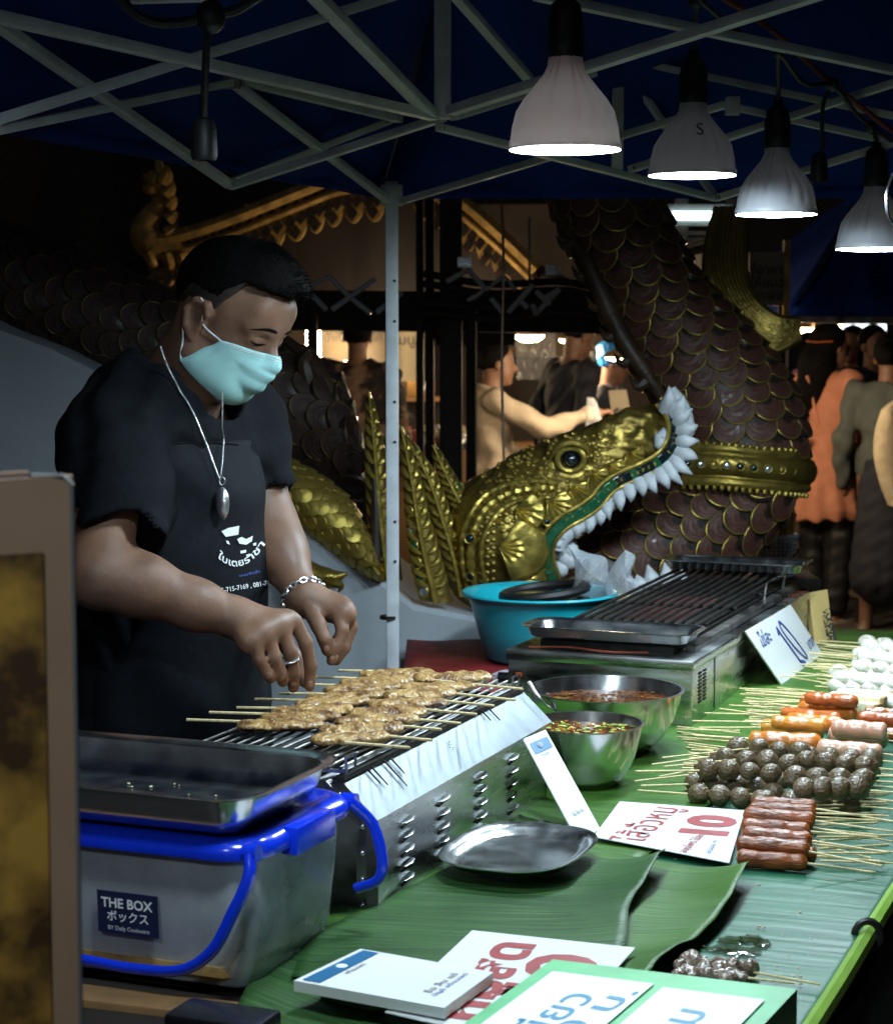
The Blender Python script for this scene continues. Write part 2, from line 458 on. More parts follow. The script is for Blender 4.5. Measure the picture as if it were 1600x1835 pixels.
def leaf_mat(name, c1, c2, freq=70):
    m = bpy.data.materials.new(name); m.use_nodes = True; nt = m.node_tree; N = nt.nodes; L = nt.links
    b = N['Principled BSDF']; b.inputs['Roughness'].default_value = .36; b.inputs['Specular IOR Level'].default_value = .30
    uv = N.new('ShaderNodeUVMap'); tc = N.new('ShaderNodeTexCoord')
    nz = N.new('ShaderNodeTexNoise'); nz.inputs['Scale'].default_value = 5; nz.inputs['Detail'].default_value = 4; L.new(tc.outputs['Object'], nz.inputs[0])
    mp = N.new('ShaderNodeMapping'); mp.inputs['Scale'].default_value = (1.2, freq, 1); L.new(uv.outputs[0], mp.inputs[0])
    n2 = N.new('ShaderNodeTexNoise'); n2.inputs['Scale'].default_value = 1; n2.inputs['Detail'].default_value = 3; L.new(mp.outputs[0], n2.inputs[0])
    cr = N.new('ShaderNodeValToRGB'); cr.color_ramp.elements[0].position = .36; cr.color_ramp.elements[1].position = .62
    cr.color_ramp.elements[0].color = (*c1, 1); cr.color_ramp.elements[1].color = (*c2, 1)
    mx = N.new('ShaderNodeMath'); mx.operation = 'MULTIPLY_ADD'; mx.inputs[1].default_value = .55; L.new(n2.outputs['Fac'], mx.inputs[0])
    m3 = N.new('ShaderNodeMath'); m3.operation = 'MULTIPLY'; m3.inputs[1].default_value = .45; L.new(nz.outputs['Fac'], m3.inputs[0]); L.new(m3.outputs[0], mx.inputs[2])
    L.new(mx.outputs[0], cr.inputs[0]); L.new(cr.outputs[0], b.inputs['Base Color'])
    bp = N.new('ShaderNodeBump'); bp.inputs['Strength'].default_value = .8; bp.inputs['Distance'].default_value = .004
    L.new(n2.outputs['Fac'], bp.inputs['Height']); L.new(bp.outputs[0], b.inputs['Normal'])
    mr = N.new('ShaderNodeMapRange'); mr.inputs['To Min'].default_value = .34; mr.inputs['To Max'].default_value = .55; L.new(nz.outputs['Fac'], mr.inputs[0]); L.new(mr.outputs[0], b.inputs['Roughness'])
    return m
M['leaf'] = leaf_mat('banana_leaf', (.010, .040, .011), (.044, .112, .028))
M['leaf_l'] = leaf_mat('banana_leaf_light', (.024, .076, .011), (.062, .150, .022))
M['leaf_b'] = leaf_mat('banana_leaf_blue_green', (.008, .070, .036), (.024, .135, .070), 110)
M['rib'] = mat('leaf_midrib', (.22, .38, .05), .35, 0, var=.15, vscale=12)

# ================================================================== THE SETTING
g = MB(); n = 24
me = grid_mesh('ground', [[Vector((-60 + 120 * j / n, -20 + 140 * i / n, 0)) for j in range(n + 1)] for i in range(n + 1)])
tag(link('ground', me, M['asphalt']), kind='structure')

# paving slabs where the walkway shows on the right
pv = M['asphalt']
slab = mat('paving_concrete', (.085, .072, .060), .8, 0, var=.3, vscale=9, bump=.3, bscale=40)
bmx = MB(); bmx.box((0, 0, 0), (.295, .295, .02), bev=.006); slab_me = bmx.mesh('paving_slab'); slab_me.materials.append(slab)
pave = tag(MB().box((3.0, 11.0, .004), (3.2, 6.0, .004)).build('walkway', pv), kind='structure')
for i in range(9):
    for j in range(14):
        x, y = .45 + i * .6, 5.9 + j * .6
        if abs(x / y) > .30 or x / y < .12: continue
        o = bpy.data.objects.new('paving_slab', slab_me); COL.objects.link(o); o.location = (x, y, .012 + random.uniform(-.002, .002)); o.rotation_euler.z = random.choice((0, pi / 2, pi)); o.parent = pave

# ---------------------------------------------------------------- pale plinth under the statue (sloping balustrade)
YW = 4.95
edge = [(-260, 470), (0, 592), (90, 625), (170, 665), (300, 745), (400, 820), (490, 890), (570, 950), (650, 1015), (740, 1085), (860, 1108), (1000, 1120), (1180, 1126)]
top = [P(x, y, YW) for x, y in edge]
wb = MB(); vs = []; fs = []
for p in top: vs += [(p.x, YW, 0), (p.x, YW, p.z - .012), (p.x, YW + .012, p.z), (p.x, YW + .75, p.z), (p.x, YW + .75, 0)]
for i in range(len(top) - 1):
    for k in range(4): a = i * 5 + k; fs.append((a, a + 5, a + 6, a + 1))
fs += [(4, 3, 2, 1, 0), tuple(range(len(top) * 5 - 5, len(top) * 5))]
wb.add(vs, fs)
ww = tag(wb.build('balustrade_wall', M['wall_grey'], smooth=True, ang=30), 'pale grey plastered balustrade sloping down beneath the golden statue', 'wall')

# ================================================================== CANOPY OVER THE STALL
cn = empty('pop_up_canopy', Vector((P(702, 340, 4.4).x, 4.4, 0)), 'navy blue pop-up canopy on white steel poles and crossed bars over the food stall', 'canopy')
cx = P(702, 340, 4.4)
BLc = Vector((cx.x - .02, 4.46, P(702, 336, 4.46).z))
FLc = Vector((-2.35, .9, 1.92)); L0 = P(60, 222, 3.2)
BRc = Vector((2.7, 4.46, P(1400, 334, 4.46).z)); FRc = Vector((1.2, .2, 1.93)); PK = Vector((.45, 2.3, 3.45))
FLc = L0 + (L0 - BLc) * 1.35; FLc.z = BLc.z + .02
def roof_panel(a, b, pk, n=22):
    rows = []
    for i in range(n + 1):
        t = i / n; row = []
        for j in range(n + 1):
            s = j / n; e = a.lerp(b, s); p = e.lerp(pk, t)
            sag = .03 * sin(pi * s) * sin(pi * t) + .010 * sin(s * 9 + 5 * t) + .016 * sin(s * 23 + t * 4) * sin(pi * t) + .008 * sin(s * 61 - t * 9) * (1 - t)
            p = p + Vector((0, 0, -sag)); row.append(p)
        rows.append(row)
    return rows
for a, b in ((BLc, BRc), (FLc, BLc), (BRc, FRc)):
    o = link('roof_panel', grid_mesh('roof_panel', roof_panel(a, b, PK)), M['navy'], cn); solid(o, .002, 1)
# hanging valance strips
def valance(a, b, h, n=60):
    rows = []
    d = (b - a).normalized(); nn = Vector((-d.y, d.x, 0))
    for i in range(2):
        rows.append([a.lerp(b, j / n) + Vector((0, 0, .01 - h * i)) + nn * (.008 * sin(j * .9) * i) for j in range(n + 1)])
    return rows
for a, b in ((BLc, BRc), (FLc, BLc)):
    o = link('valance', grid_mesh('valance', valance(a, b, .035)), M['navy'], cn); solid(o, .002)
# legs and bars
def leg(px, y0, y1, d, w, parent=cn, name='leg', m='frame'):
    a, b = P(px, y0, d), P(px, y1, d); b.x = a.x
    if y1 > 1100: b.z = 0
    return MB().box((a + b) / 2, (w / 2, w / 2, abs(a.z - b.z) / 2), bev=.003).build(name, M[m], parent)
lg = leg(702, 325, 1200, 4.4, .028)
for i in range(14):
    z = .95 + i * .09
    MB().tube([(cx.x + .006, 4.384, z), (cx.x + .006, 4.3855, z)], .0035, 8).build('peg_hole', M['black'], lg) if i % 3 else None
MB().box(P(702, 350, 4.4), (.024, .024, .022), bev=.003).build('slider', M['frame'], cn)
MB().lathe([(.021, -.004), (.021, .004)], P(697, 1106, 4.4), 16).build('height_pin', M['black'], cn)
def bar(a, b, da, db, w=.021, h=.012, m='frame'):
    A, B = P(*a, da), P(*b, db)
    o = MB().bar(A, B, w, h).build('bar', M[m], cn)
    for q, e in ((A, B), (B, A)):
        d = (e - q).normalized(); c = q + d * .012
        MB().tube([c + Vector((0, -.012, 0)), c + Vector((0, -.005, 0))], .005, 8).build('rivet', M['steel_d'], o)
    return o
# left truss
bar((-40, 22), (778, 208), 2.55, 3.45, .022, .016)
bar((-40, 226), (760, -25), 2.75, 3.1, .024, .016)
bar((-40, 240), (416, 147), 2.78, 3.5, .018, .014)
bar((416, 147), (694, 358), 3.5, 4.38, .018, .014)
bar((410, 140), (716, 214), 3.52, 4.1, .018, .014)
bar((-40, 18), (412, 331), 2.6, 3.75, .019, .014)
bar((412, 327), (700, 215), 3.77, 4.1, .017, .014)
bar((412, 334), (795, 210), 3.74, 3.5, .019, .014)
bar((548, -25), (776, 208), 2.9, 3.45, .024, .016)
leg(793, -30, 213, 3.47, .030, name='truss_post')
bar((812, 208), (1062, 130), 3.45, 3.7, .022, .016)
bar((806, 199), (1470, -12), 3.43, 2.9, .024, .016)
bar((806, -20), (948, 142), 3.3, 3.75, .018, .014)
bar((960, -8), (1640, 134), 3.2, 3.6, .022, .015)
leg(1108, -30, 305, 4.2, .024, name='truss_post')
bar((1118, 106), (1640, 216), 4.18, 3.9, .018, .014)
bar((1122, 126), (1284, 358), 4.2, 4.3, .016, .013)
bar((718, 361), (1312, 184), 4.38, 4.0, .018, .014)
bar((786, 228), (1284, 356), 3.5, 4.3, .017, .013)
bar((1306, 190), (1640, 264), 4.0, 4.05, .016, .013)
bar((1128, 304), (1640, 136), 4.18, 3.8, .019, .014)
bar((1280, 356), (1640, 244), 4.3, 4.0, .018, .014)
bar((235, -2), (372, -6), 2.7, 2.7, .020, .012)
MB().box(P(1312, 190, 3.99), (.014, .01, .018), bev=.002).build('bracket', M['frame'], cn)
MB().box(P(416, 146, 3.5), (.016, .012, .012), bev=.002).build('bracket', M['steel_d'], cn)

# cables and sockets
def cable(name, pts, r, m, label, cat='cable', n=30):
    return tag(MB().tube(spline(pts, n), r, 8).build(name, M[m]), label, cat)
ropeA = [P(1270, -20, 3.3), P(1380, 52, 3.45), P(1490, 150, 3.72), P(1610, 245, 4.05)]
M['red_rope'] = mat('red_rope', (.16, .022, .018), .7, 0, var=.4, vscale=90, bump=.5, bscale=200)
cable('rope', ropeA, .0055, 'red_rope', 'dark red rope slanting under the canopy behind the white lamps', 'rope')
ropeB = [P(1250, -10, 3.28), P(1262, 8, 3.3), P(1330, 62, 3.42), P(1392, 92, 3.5), P(1440, 150, 3.6), P(1490, 152, 3.7), P(1530, 200, 3.85), P(1560, 226, 3.95), P(1610, 262, 4.05)]
cable('power_cable', ropeB, .0045, 'black', 'black power cable looping from lamp to lamp along the red rope')
cable('festoon_cable', [P(205, -12, 2.45), P(250, 30, 2.47), P(300, 42, 2.5), P(350, 36, 2.5), P(380, 25, 2.5), P(420, 20, 2.5), P(470, -10, 2.5)], .0065, 'black', 'black festoon cable drooping from the upper left bars')
st = empty('lamp_socket', P(372, 30, 2.5), 'empty black lamp socket hanging below the festoon cable at upper left', 'lamp socket', 'unlit lamp sockets')
MB().ball(P(378, 30, 2.5), (.020, .014, .022), 2).build('cable_joint', M['black'], st)
MB().tube(spline([P(374, 40, 2.5), P(369, 110, 2.5), P(366, 215, 2.5)], 10), .005, 8).build('cord', M['black'], st)
p = P(366, 250, 2.5)
MB().lathe([(.004, .028), (.013, .024), (.016, .014), (.017, -.020), (.015, -.026), (.011, -.026), (.011, -.010), (0, -.010)], p, 20).build('socket', M['black'], st)
st = empty('lamp_socket', P(1490, 155, 3.7), 'small empty black lamp socket between the third and fourth lamps', 'lamp socket', 'unlit lamp sockets')
MB().tube(spline([P(1490, 155, 3.7), P(1474, 190, 3.7), P(1472, 272, 3.7)], 8), .004, 8).build('cord', M['black'], st)
MB().lathe([(.004, .026), (.012, .022), (.015, .012), (.017, -.020), (.014, -.030), (.010, -.030), (.010, -.01), (0, -.01)], P(1467, 298, 3.7), 20).build('socket', M['black'], st)
MB().ball(P(1490, 152, 3.7), (.016, .012, .014), 2).build('cable_joint', M['black'], st)
st = tag(MB().tube(spline([P(1600, 310, 3.2), P(1589, 345, 3.2), P(1590, 385, 3.2), P(1604, 410, 3.2)], 14), .003, 8).build('wire_hook', M['steel_b']), 'bright bent wire hook at the right edge beside the last lamp', 'hook')

# ---------------------------------------------------------------- the lit bulbs
def glow_shell(m, f):
    nt = m.node_tree; t = nt.nodes.new('ShaderNodeBsdfTranslucent'); t.inputs[0].default_value = (1, .80, .74, 1); mx = nt.nodes.new('ShaderNodeMixShader'); mx.inputs[0].default_value = f
    nt.links.new(nt.nodes['Principled BSDF'].outputs[0], mx.inputs[1]); nt.links.new(t.outputs[0], mx.inputs[2]); nt.links.new(mx.outputs[0], nt.nodes['Material Output'].inputs[0]); return m
glow_shell(M['bulb_shell'], .0004)
M['lit'] = lamp_mat('lit_diffuser', (.73, .91, 1.0), BULB)
def bulb(px, py, half, d, ctop, label, tint=None):
    c = P(px, py, d); r = half / F * d * 1.01
    b = empty('led_bulb', c, label, 'lamp', 'white led bulbs hanging over the table')
    k = r / .075
    prof = [(.0745, -.001), (.076, .003), (.0755, .008), (.0735, .012), (.071, .030), (.066, .050), (.056, .066), (.042, .083), (.030, .098), (.0240, .110), (.0225, .124), (.0225, .130), (0, .130)]
    shell = MB(); n = 72; vs = []; fs = []
    for i, (rr, z) in enumerate(prof):
        for q in range(n):
            w = 2 * pi * q / n
            fl = .0045 * max(0, sin(w * 18)) * (1 if .012 < z < .12 else 0) if (w % (pi / 2)) < 1.15 else 0
            rr2 = (rr - fl) * k if rr > 0 else 0
            vs.append(c + Vector((rr2 * cos(w), rr2 * sin(w), z * k)))
    for i in range(len(prof) - 1):
        for q in range(n): fs.append((i * n + q, i * n + (q + 1) % n, (i + 1) * n + (q + 1) % n, (i + 1) * n + q))
    shell.add(vs, fs).build('housing', tint or M['bulb_shell'], b, ang=50)
    MB().lathe([(0, -.0035 * k), (.030 * k, -.0033 * k), (.055 * k, -.0026 * k), (.068 * k, -.0012 * k), (.0735 * k, .0008 * k), (.0735 * k, .0045 * k)], c, 48).build('diffuser', M['lit'], b)
    MB().lathe([(.0225 * k, .120 * k), (.0245 * k, .124 * k), (.0245 * k, .142 * k), (.0235 * k, .144 * k), (.024 * k, .170 * k), (.022 * k, .177 * k), (.020 * k, .190 * k), (.010 * k, .199 * k), (.006 * k, .215 * k), (0, .215 * k)], c, 28).build('socket', M['black'], b)
    MB().tube(spline([c + Vector((0, 0, .21 * k)), (c + Vector((0, 0, .21 * k))).lerp(P(*ctop), .5) + Vector((.001, 0, 0)), P(*ctop)], 8), .0045, 8).build('cord', M['black'], b)
    MB().ball(P(*ctop), (.013, .011, .014), 2).build('cord_joint', M['black'], b)
    return b
warm_shell = mat('pinkish_lamp_plastic', (.40, .235, .19), .45, 0, var=.08, vscale=9); glow_shell(warm_shell, .0016)  # pinkish base colour with a faint translucent mix
bulb(1012, 268, 98, 2.68, (1012, -30, 2.68), 'largest and nearest lit bulb with fluted pinkish housing, above the grill', warm_shell)
b2 = bulb(1240, 314, 77, 3.41, (1247, 2, 3.3), 'second lit white bulb, hanging above the sauce bowls')
text_on('S', .032, P(1252, 238, 3.41 - .062), (1, 0, 0), (0, .4, 1), M['ink_k'], b2, lift=.012)
bulb(1390, 384, 71, 3.70, (1394, 92, 3.5), 'third lit white bulb, just left of the small empty socket')
bulb(1566, 446, 67, 4.04, (1560, 228, 3.95), 'farthest lit white bulb, partly cut off at the right edge')
# the string goes on toward the camera, over the near end of the table (above the frame)
bulb2 = lambda p, l: bulb_at(p, l)
def bulb_at(c, label):
    px = 800 + F * c.x / c.y; src = bpy.data.objects.get('led_bulb.001')
    o = src.copy(); COL.objects.link(o); o.location = c; o['label'] = label
    for ch in src.children:
        if ch.name.startswith('lettering'): continue
        q = ch.copy(); COL.objects.link(q); q.parent = o; q.matrix_parent_inverse = ch.matrix_parent_inverse.copy()
    return o
bulb_at(Vector((-.10, 1.72, 1.90)), 'lit white bulb above the near end of the table, over the storage box')
bulb_at(Vector((-.66, .55, 2.06)), 'lit white bulb at the near end of the string, above the menu board')

# ================================================================== THE GILDED STATUE
def loft(Lp, Rp, d0, d1, bulge, back=.6):
    """body between two outlines drawn at depths d0..d1; a=0..1 across the front, a=1..2 round the back"""
    def surf(t, a):
        d = d0 + (d1 - d0) * t
        l = lerp_poly([(x, y, 0) for x, y in Lp], t); r = lerp_poly([(x, y, 0) for x, y in Rp], t)
        A, B = P(l.x, l.y, d), P(r.x, r.y, d); c = (A + B) / 2; h = (B - A) / 2; w = pi * (1 - a)
        bl = bulge(t) if callable(bulge) else bulge
        y = -bl * sin(w) if a <= 1 else bl * back * abs(sin(w))
        return c + h * cos(w) + Vector((0, y, 0))
    def frame(t, a):
        e = .01; p = surf(t, a)
        dt = (surf(min(t + e, 1), a) - surf(max(t - e, 0), a)); da = (surf(t, min(a + e, .999)) - surf(t, max(a - e, .001)))
        n = dt.cross(da)
        if n.y > 0: n = -n
        return p, dt.normalized(), da.normalized(), n.normalized()
    return surf, frame
def loft_mesh(surf, nt=28, na=24, mbf=None):
    mb = mbf or MB(); vs = []; fs = []
    for i in range(nt + 1):
        for j in range(na): vs.append(surf(i / nt, 2 * j / na))
    for i in range(nt):
        for j in range(na): fs.append((i * na + j, (i + 1) * na + j, (i + 1) * na + (j + 1) % na, i * na + (j + 1) % na))
    fs.append(tuple(range(na))); fs.append(tuple(nt * na + j for j in range(na))[::-1])
    return mb.add(vs, fs)
def scale_mesh(name, mats, rings=((1.0, 0, 2), (.985, .20, 2), (.955, .25, 0), (.925, .22, 0), (.72, .31, 1), (.69, .27, 1), (.55, .34, 1), (.52, .30, 1), (.36, .36, 1), (.0, .34, 2))):
    """rounded shield, tip toward +y, proud along +z, 1 unit wide"""
    mb = MB(); n = 14; base = Vector((0, -.28, 0)); out = []
    for k in range(n + 1):
        w = pi * k / n; out.append(Vector((.52 * cos(w), .62 * sin(w) ** .9, 0)))
    out += [Vector((-.52, -.25, 0)), Vector((-.3, -.55, 0)), Vector((.3, -.55, 0)), Vector((.52, -.25, 0))]
    m = len(out); vs = []; fs = []; mi = []
    for (q, z, ma) in rings:
        for o in out:
            p = base + (o - base) * q
            zz = z * .42 + (.20 * (p.y + .55) if z else 0)
            vs.append(Vector((p.x, p.y, zz)))
    for i in range(len(rings) - 1):
        for k in range(m):
            mb_i = rings[i + 1][2]; fs.append((i * m + k, i * m + (k + 1) % m, (i + 1) * m + (k + 1) % m, (i + 1) * m + k)); mi.append(mb_i)
    for f, q in zip(fs, mi): pass
    b = len(mb.v); mb.v += [tuple(v) for v in vs]; mb.f += fs; mb.m += mi
    me = mb.mesh(name)
    for x in mats: me.materials.append(x)
    me.polygons.foreach_set('use_smooth', [True] * len(me.polygons)); sharp(me, 40)
    return me
big_scale = scale_mesh('scale', [M['gold_l'], M['maroon'], M['maroon_d']])
M['maroon_k'] = mat('dark_maroon_lacquer', (.034, .013, .010), .60, 0, var=.4, vscale=16, bump=.15, bscale=70)  # darker maroon for the scales of the left-hand body
M['gold_k'] = mat('dark_gilding', (.12, .080, .022), .45, .6, var=.3, vscale=14)  # darker gilding for the rims of those scales
dark_scale = scale_mesh('scale', [M['gold_k'], M['maroon_k'], M['maroon_d']])
gold_scale = scale_mesh('scale', [M['gold'], M['gold'], M['gold_l']], ((1.0, 0, 0), (.92, .20, 0), (.55, .42, 2), (.3, .46, 2), (0, .36, 2)))
def put_scale(me, parent, p, t, n, wx, ly, lift=.0, name='scale', flat=1.0):
    y = (t - n * t.dot(n)).normalized(); x = y.cross(n)
    o = bpy.data.objects.new(name, me); COL.objects.link(o); o.parent = parent
    mtx = Matrix(((x.x * wx, y.x * ly, n.x * wx * flat, p.x + n.x * lift), (x.y * wx, y.y * ly, n.y * wx * flat, p.y + n.y * lift), (x.z * wx, y.z * ly, n.z * wx * flat, p.z + n.z * lift), (0, 0, 0, 1)))
    o.matrix_parent_inverse = wm(parent).inverted(); o.matrix_basis = mtx
    return o
def scatter(frame, parent, me, step, width, dirsign=1, t0=0, t1=1, a0=.06, a1=.94, asp=1.0, lift=-.004, jit=.06, skip=None):
    """staggered rows of overlapping scales over the front of a loft"""
    L = 0; n = 60; ts = [t0]; pr = frame(t0, .5)[0]; acc = 0
    for i in range(1, n * 4 + 1):
        t = t0 + (t1 - t0) * i / (n * 4); q = frame(t, .5)[0]; acc += (q - pr).length; pr = q
        if acc >= step: ts.append(t); acc = 0
    for r, t in enumerate(ts):
        # arc length across
        pts = [frame(t, a0 + (a1 - a0) * k / 24)[0] for k in range(25)]
        cum = [0]
        for k in range(24): cum.append(cum[-1] + (pts[k + 1] - pts[k]).length)
        tot = cum[-1]; nn = max(int(tot / width), 1); w = tot / nn; off = .5 if r % 2 else 0.0
        for c in range(nn + (0 if off else 1)):
            s = (c + off) * w; k = max(i for i in range(25) if cum[i] <= s + 1e-9); k = min(k, 23)
            a = a0 + (a1 - a0) * (k + (s - cum[k]) / max(cum[k + 1] - cum[k], 1e-9)) / 24
            p, dt, da, nrm = frame(t, min(max(a, .02), .98))
            if skip and skip(p): continue
            tt = dt * dirsign; rr = random.uniform
            nrm = (nrm + tt * -.10 + Vector((rr(-jit, jit), 0, rr(-jit, jit)))).normalized()
            put_scale(me, parent, p, tt, nrm, w * 1.13, step * 1.62 * asp, lift, flat=.72)

# ---------------------------------------------------------------- rearing serpent neck of dark scales (right)
nb = P(1250, 1100, 5.45); nb.z = 0
nag = empty('serpent_statue', nb, 'thick rearing serpent neck of gold-rimmed maroon scales, coming out of the open jaws', 'statue')
NL = [(958, 300), (1000, 400), (1046, 490), (1095, 590), (1150, 690), (1195, 760), (1215, 840)]
NR = [(1178, 280), (1192, 380), (1244, 480), (1335, 580), (1408, 670), (1438, 750), (1442, 840)]
sf, fr = loft(NL, NR, 5.60, 5.50, .17)
up_body = loft_mesh(sf).build('neck', M['crest'], nag)
scatter(fr, nag, big_scale, .054, .076, 1, 0.0, .95, .05, .95, lift=-.010)
LL = [(1000, 1010), (1060, 950), (1130, 895), (1190, 862), (1240, 850), (1300, 846), (1345, 850)]
LR = [(1010, 1110), (1120, 1100), (1230, 1080), (1300, 1050), (1342, 1008), (1394, 944), (1438, 872)]
sf2, fr2 = loft(LL, LR, 5.42, 5.50, .15)
loft_mesh(sf2).build('neck_base', M['crest'], nag)
scatter(fr2, nag, big_scale, .054, .072, -1, .04, .97, .05, .95, lift=-.010)
# plain connecting mass between the two bends, behind the belt
MB().ball(P(1335, 855, 5.50), (.15, .14, .10), 3).build('neck_core', M['crest'], nag)
# gilded belt with round jewels
belt = MB().tube(spline([P(1226, 830, 5.36), P(1290, 832, 5.325), P(1350, 838, 5.325), P(1410, 842, 5.36), P(1444, 846, 5.46)], 24), .034, 12, flat=1.15).build('belt', M['gold'], nag)
for dy, rr in ((-30, .013), (-20, .008), (20, .008), (30, .012)):
    MB().tube(spline([P(1222, 832 + dy, 5.35), P(1290, 834 + dy, 5.31), P(1350, 840 + dy, 5.31), P(1410, 845 + dy, 5.345), P(1446, 848 + dy * .9, 5.45)], 24), rr, 8).build('belt_moulding', M['gold_l'], nag)
bead = MB().ball((0, 0, 0), (.008, .008, .010), 1).mesh('bead'); bead.materials.append(M['gold_l'])
for row in (-38, 40):
    for k in range(20):
        t = k / 19; p = lerp_poly([P(1224, 832 + row, 5.345), P(1290, 834 + row, 5.305), P(1350, 840 + row, 5.305), P(1410, 845 + row, 5.34), P(1444, 848 + row, 5.44)], t)
        o = bpy.data.objects.new('bead', bead); COL.objects.link(o); o.parent = belt; o.matrix_parent_inverse = wm(belt).inverted(); o.location = p
def jewel(parent, p, n, r, ring='gold_l', stone='tile_d', name='jewel'):
    n = n.normalized(); q = n.to_track_quat('Z', 'Y').to_matrix()
    mb = MB(); mb.lathe([(r, -.006), (r * 1.05, r * .22), (r * .92, r * .36), (r * .76, r * .30), (r * .72, r * .1)], (0, 0, 0), 16)
    mb.lathe([(r * .74, r * .08), (r * .6, r * .22), (r * .3, r * .30), (0, r * .32)], (0, 0, 0), 16, mi=1)
    mb.v = [tuple(q @ Vector(v) + p) for v in mb.v]
    return mb.build(name, [M[ring], M[stone]], parent)
for k in range(11):
    p = lerp_poly([P(1232, 831, 5.322), P(1290, 833, 5.288), P(1350, 839, 5.288), P(1410, 843, 5.322), P(1440, 847, 5.41)], k / 10)
    jewel(belt, p, Vector((0, -1, .1)), .0125, stone=('tile_d', 'jewel_w', 'gold', 'jewel_w', 'tile_d')[k % 5])
# brown crest along the left edge of the neck
MB().tube(spline([P(1010, 400, 5.5), P(1052, 470, 5.46), P(1092, 560, 5.44), P(1130, 630, 5.42), P(1178, 700, 5.42), P(1192, 730, 5.44)], 24), [.008 + .022 * sin(pi * min(1, .15 + i / 26)) for i in range(24)], 10).build('crest', M['crest'], nag)
for k in range(6):
    p = lerp_poly([P(1030, 430, 5.48), P(1075, 520, 5.46), P(1115, 610, 5.43), P(1160, 680, 5.42)], k / 5)
    MB().tube(spline([p, p + Vector((-.03, -.01, -.02)), p + Vector((-.052, 0, .012))], 8), [.020, .019, .017, .014, .011, .008, .005, .002], 8).build('crest_lobe', M['crest'], nag)
# gilded mane curling on the right of the neck
mn = MB()
for k in range(9):
    o = (k - 4) * 7
    pts = [P(1312 + o * .9, 372, 5.62), P(1300 + o * 1.0, 440, 5.6), P(1302 + o, 500, 5.57), P(1335 + o * .6, 560 - o * .55, 5.54), P(1385 + o * .2, 598 - o * .9, 5.52), P(1432, 596 - o * .5 - 6, 5.52)]
    MB().tube(spline(pts, 22), [.012 + .010 * sin(pi * (i + 2) / 25) for i in range(22)], 8).build('mane_lock', M['gold'], nag)

# ---------------------------------------------------------------- crocodile-like creature
mb_ = P(900, 1110, 5.2); mb_.z = 0
mk = empty('makara_statue', mb_, 'gilded crocodile-headed temple creature with open toothed jaws, fins and scaled body', 'statue')
# body at far left and behind the vendor
sf3, fr3 = loft([(-60, 380), (120, 440), (300, 520), (430, 585), (540, 625), (610, 680), (650, 780)], [(-60, 575), (120, 650), (300, 750), (430, 815), (520, 850), (590, 880), (655, 900)], 5.35, 5.30, .16)
loft_mesh(sf3).build('body', M['crest'], mk)
scatter(fr3, mk, dark_scale, .052, .066, -1, .02, .98, .05, .95, lift=-.008)
# ridge with leaf-shaped crest on the back
MB().tube(spline([P(490, 592, 5.28), P(530, 625, 5.25), P(570, 665, 5.22), P(600, 715, 5.2), P(640, 780, 5.18)], 20), [.010 + .012 * sin(pi * i / 19) for i in range(20)], 8).build('back_ridge', M['crest'], mk)
MB().tube(spline([P(555, 690, 5.2), P(545, 650, 5.19), P(556, 628, 5.18), P(562, 632, 5.18)], 12), [.024, .026, .025, .022, .019, .016, .013, .010, .008, .006, .004, .002], 8).build('crest_leaf', M['crest'], mk)
# gilded foreleg of small scales
sf4, fr4 = loft([(440, 800), (500, 815), (570, 850), (625, 895), (655, 950), (672, 1000)], [(440, 905), (490, 905), (555, 960), (615, 1005), (655, 1030), (690, 1040)], 5.02, 5.0, .10)
loft_mesh(sf4).build('foreleg', M['gold'], mk)
scatter(fr4, mk, gold_scale, .026, .034, 1, .02, .97, .04, .96, lift=-.003, jit=.12)
claw = [P(480, 900, 4.93), P(494, 945, 4.92), P(512, 985, 4.91), P(535, 1015, 4.9), P(560, 1030, 4.9), P(592, 1036, 4.89), P(622, 1028, 4.88)]
cw = MB().tube(spline(claw, 30), [.020 + .012 * sin(pi * i / 29) - (.016 * max(0, (i - 24) / 5)) for i in range(30)], 10).build('claw', M['gold'], mk)
for k in range(14):
    p = lerp_poly(claw[:5], k / 13); MB().ball(p + Vector((-.020, -.006, .010)), (.010, .008, .012), 1).build('claw_knob', M['gold_l'], cw)
for off in ((0, 0), (-22, 12), (-42, 6)):
    q = [P(575 + off[0], 1034 + off[1], 4.89), P(596 + off[0], 1044 + off[1], 4.87), P(612 + off[0], 1050 + off[1], 4.86), P(606 + off[0], 1062 + off[1], 4.86)]
    MB().tube(spline(q, 10), [.016, .017, .016, .015, .013, .011, .009, .007, .004, .002], 8).build('toe', M['gold'], mk)
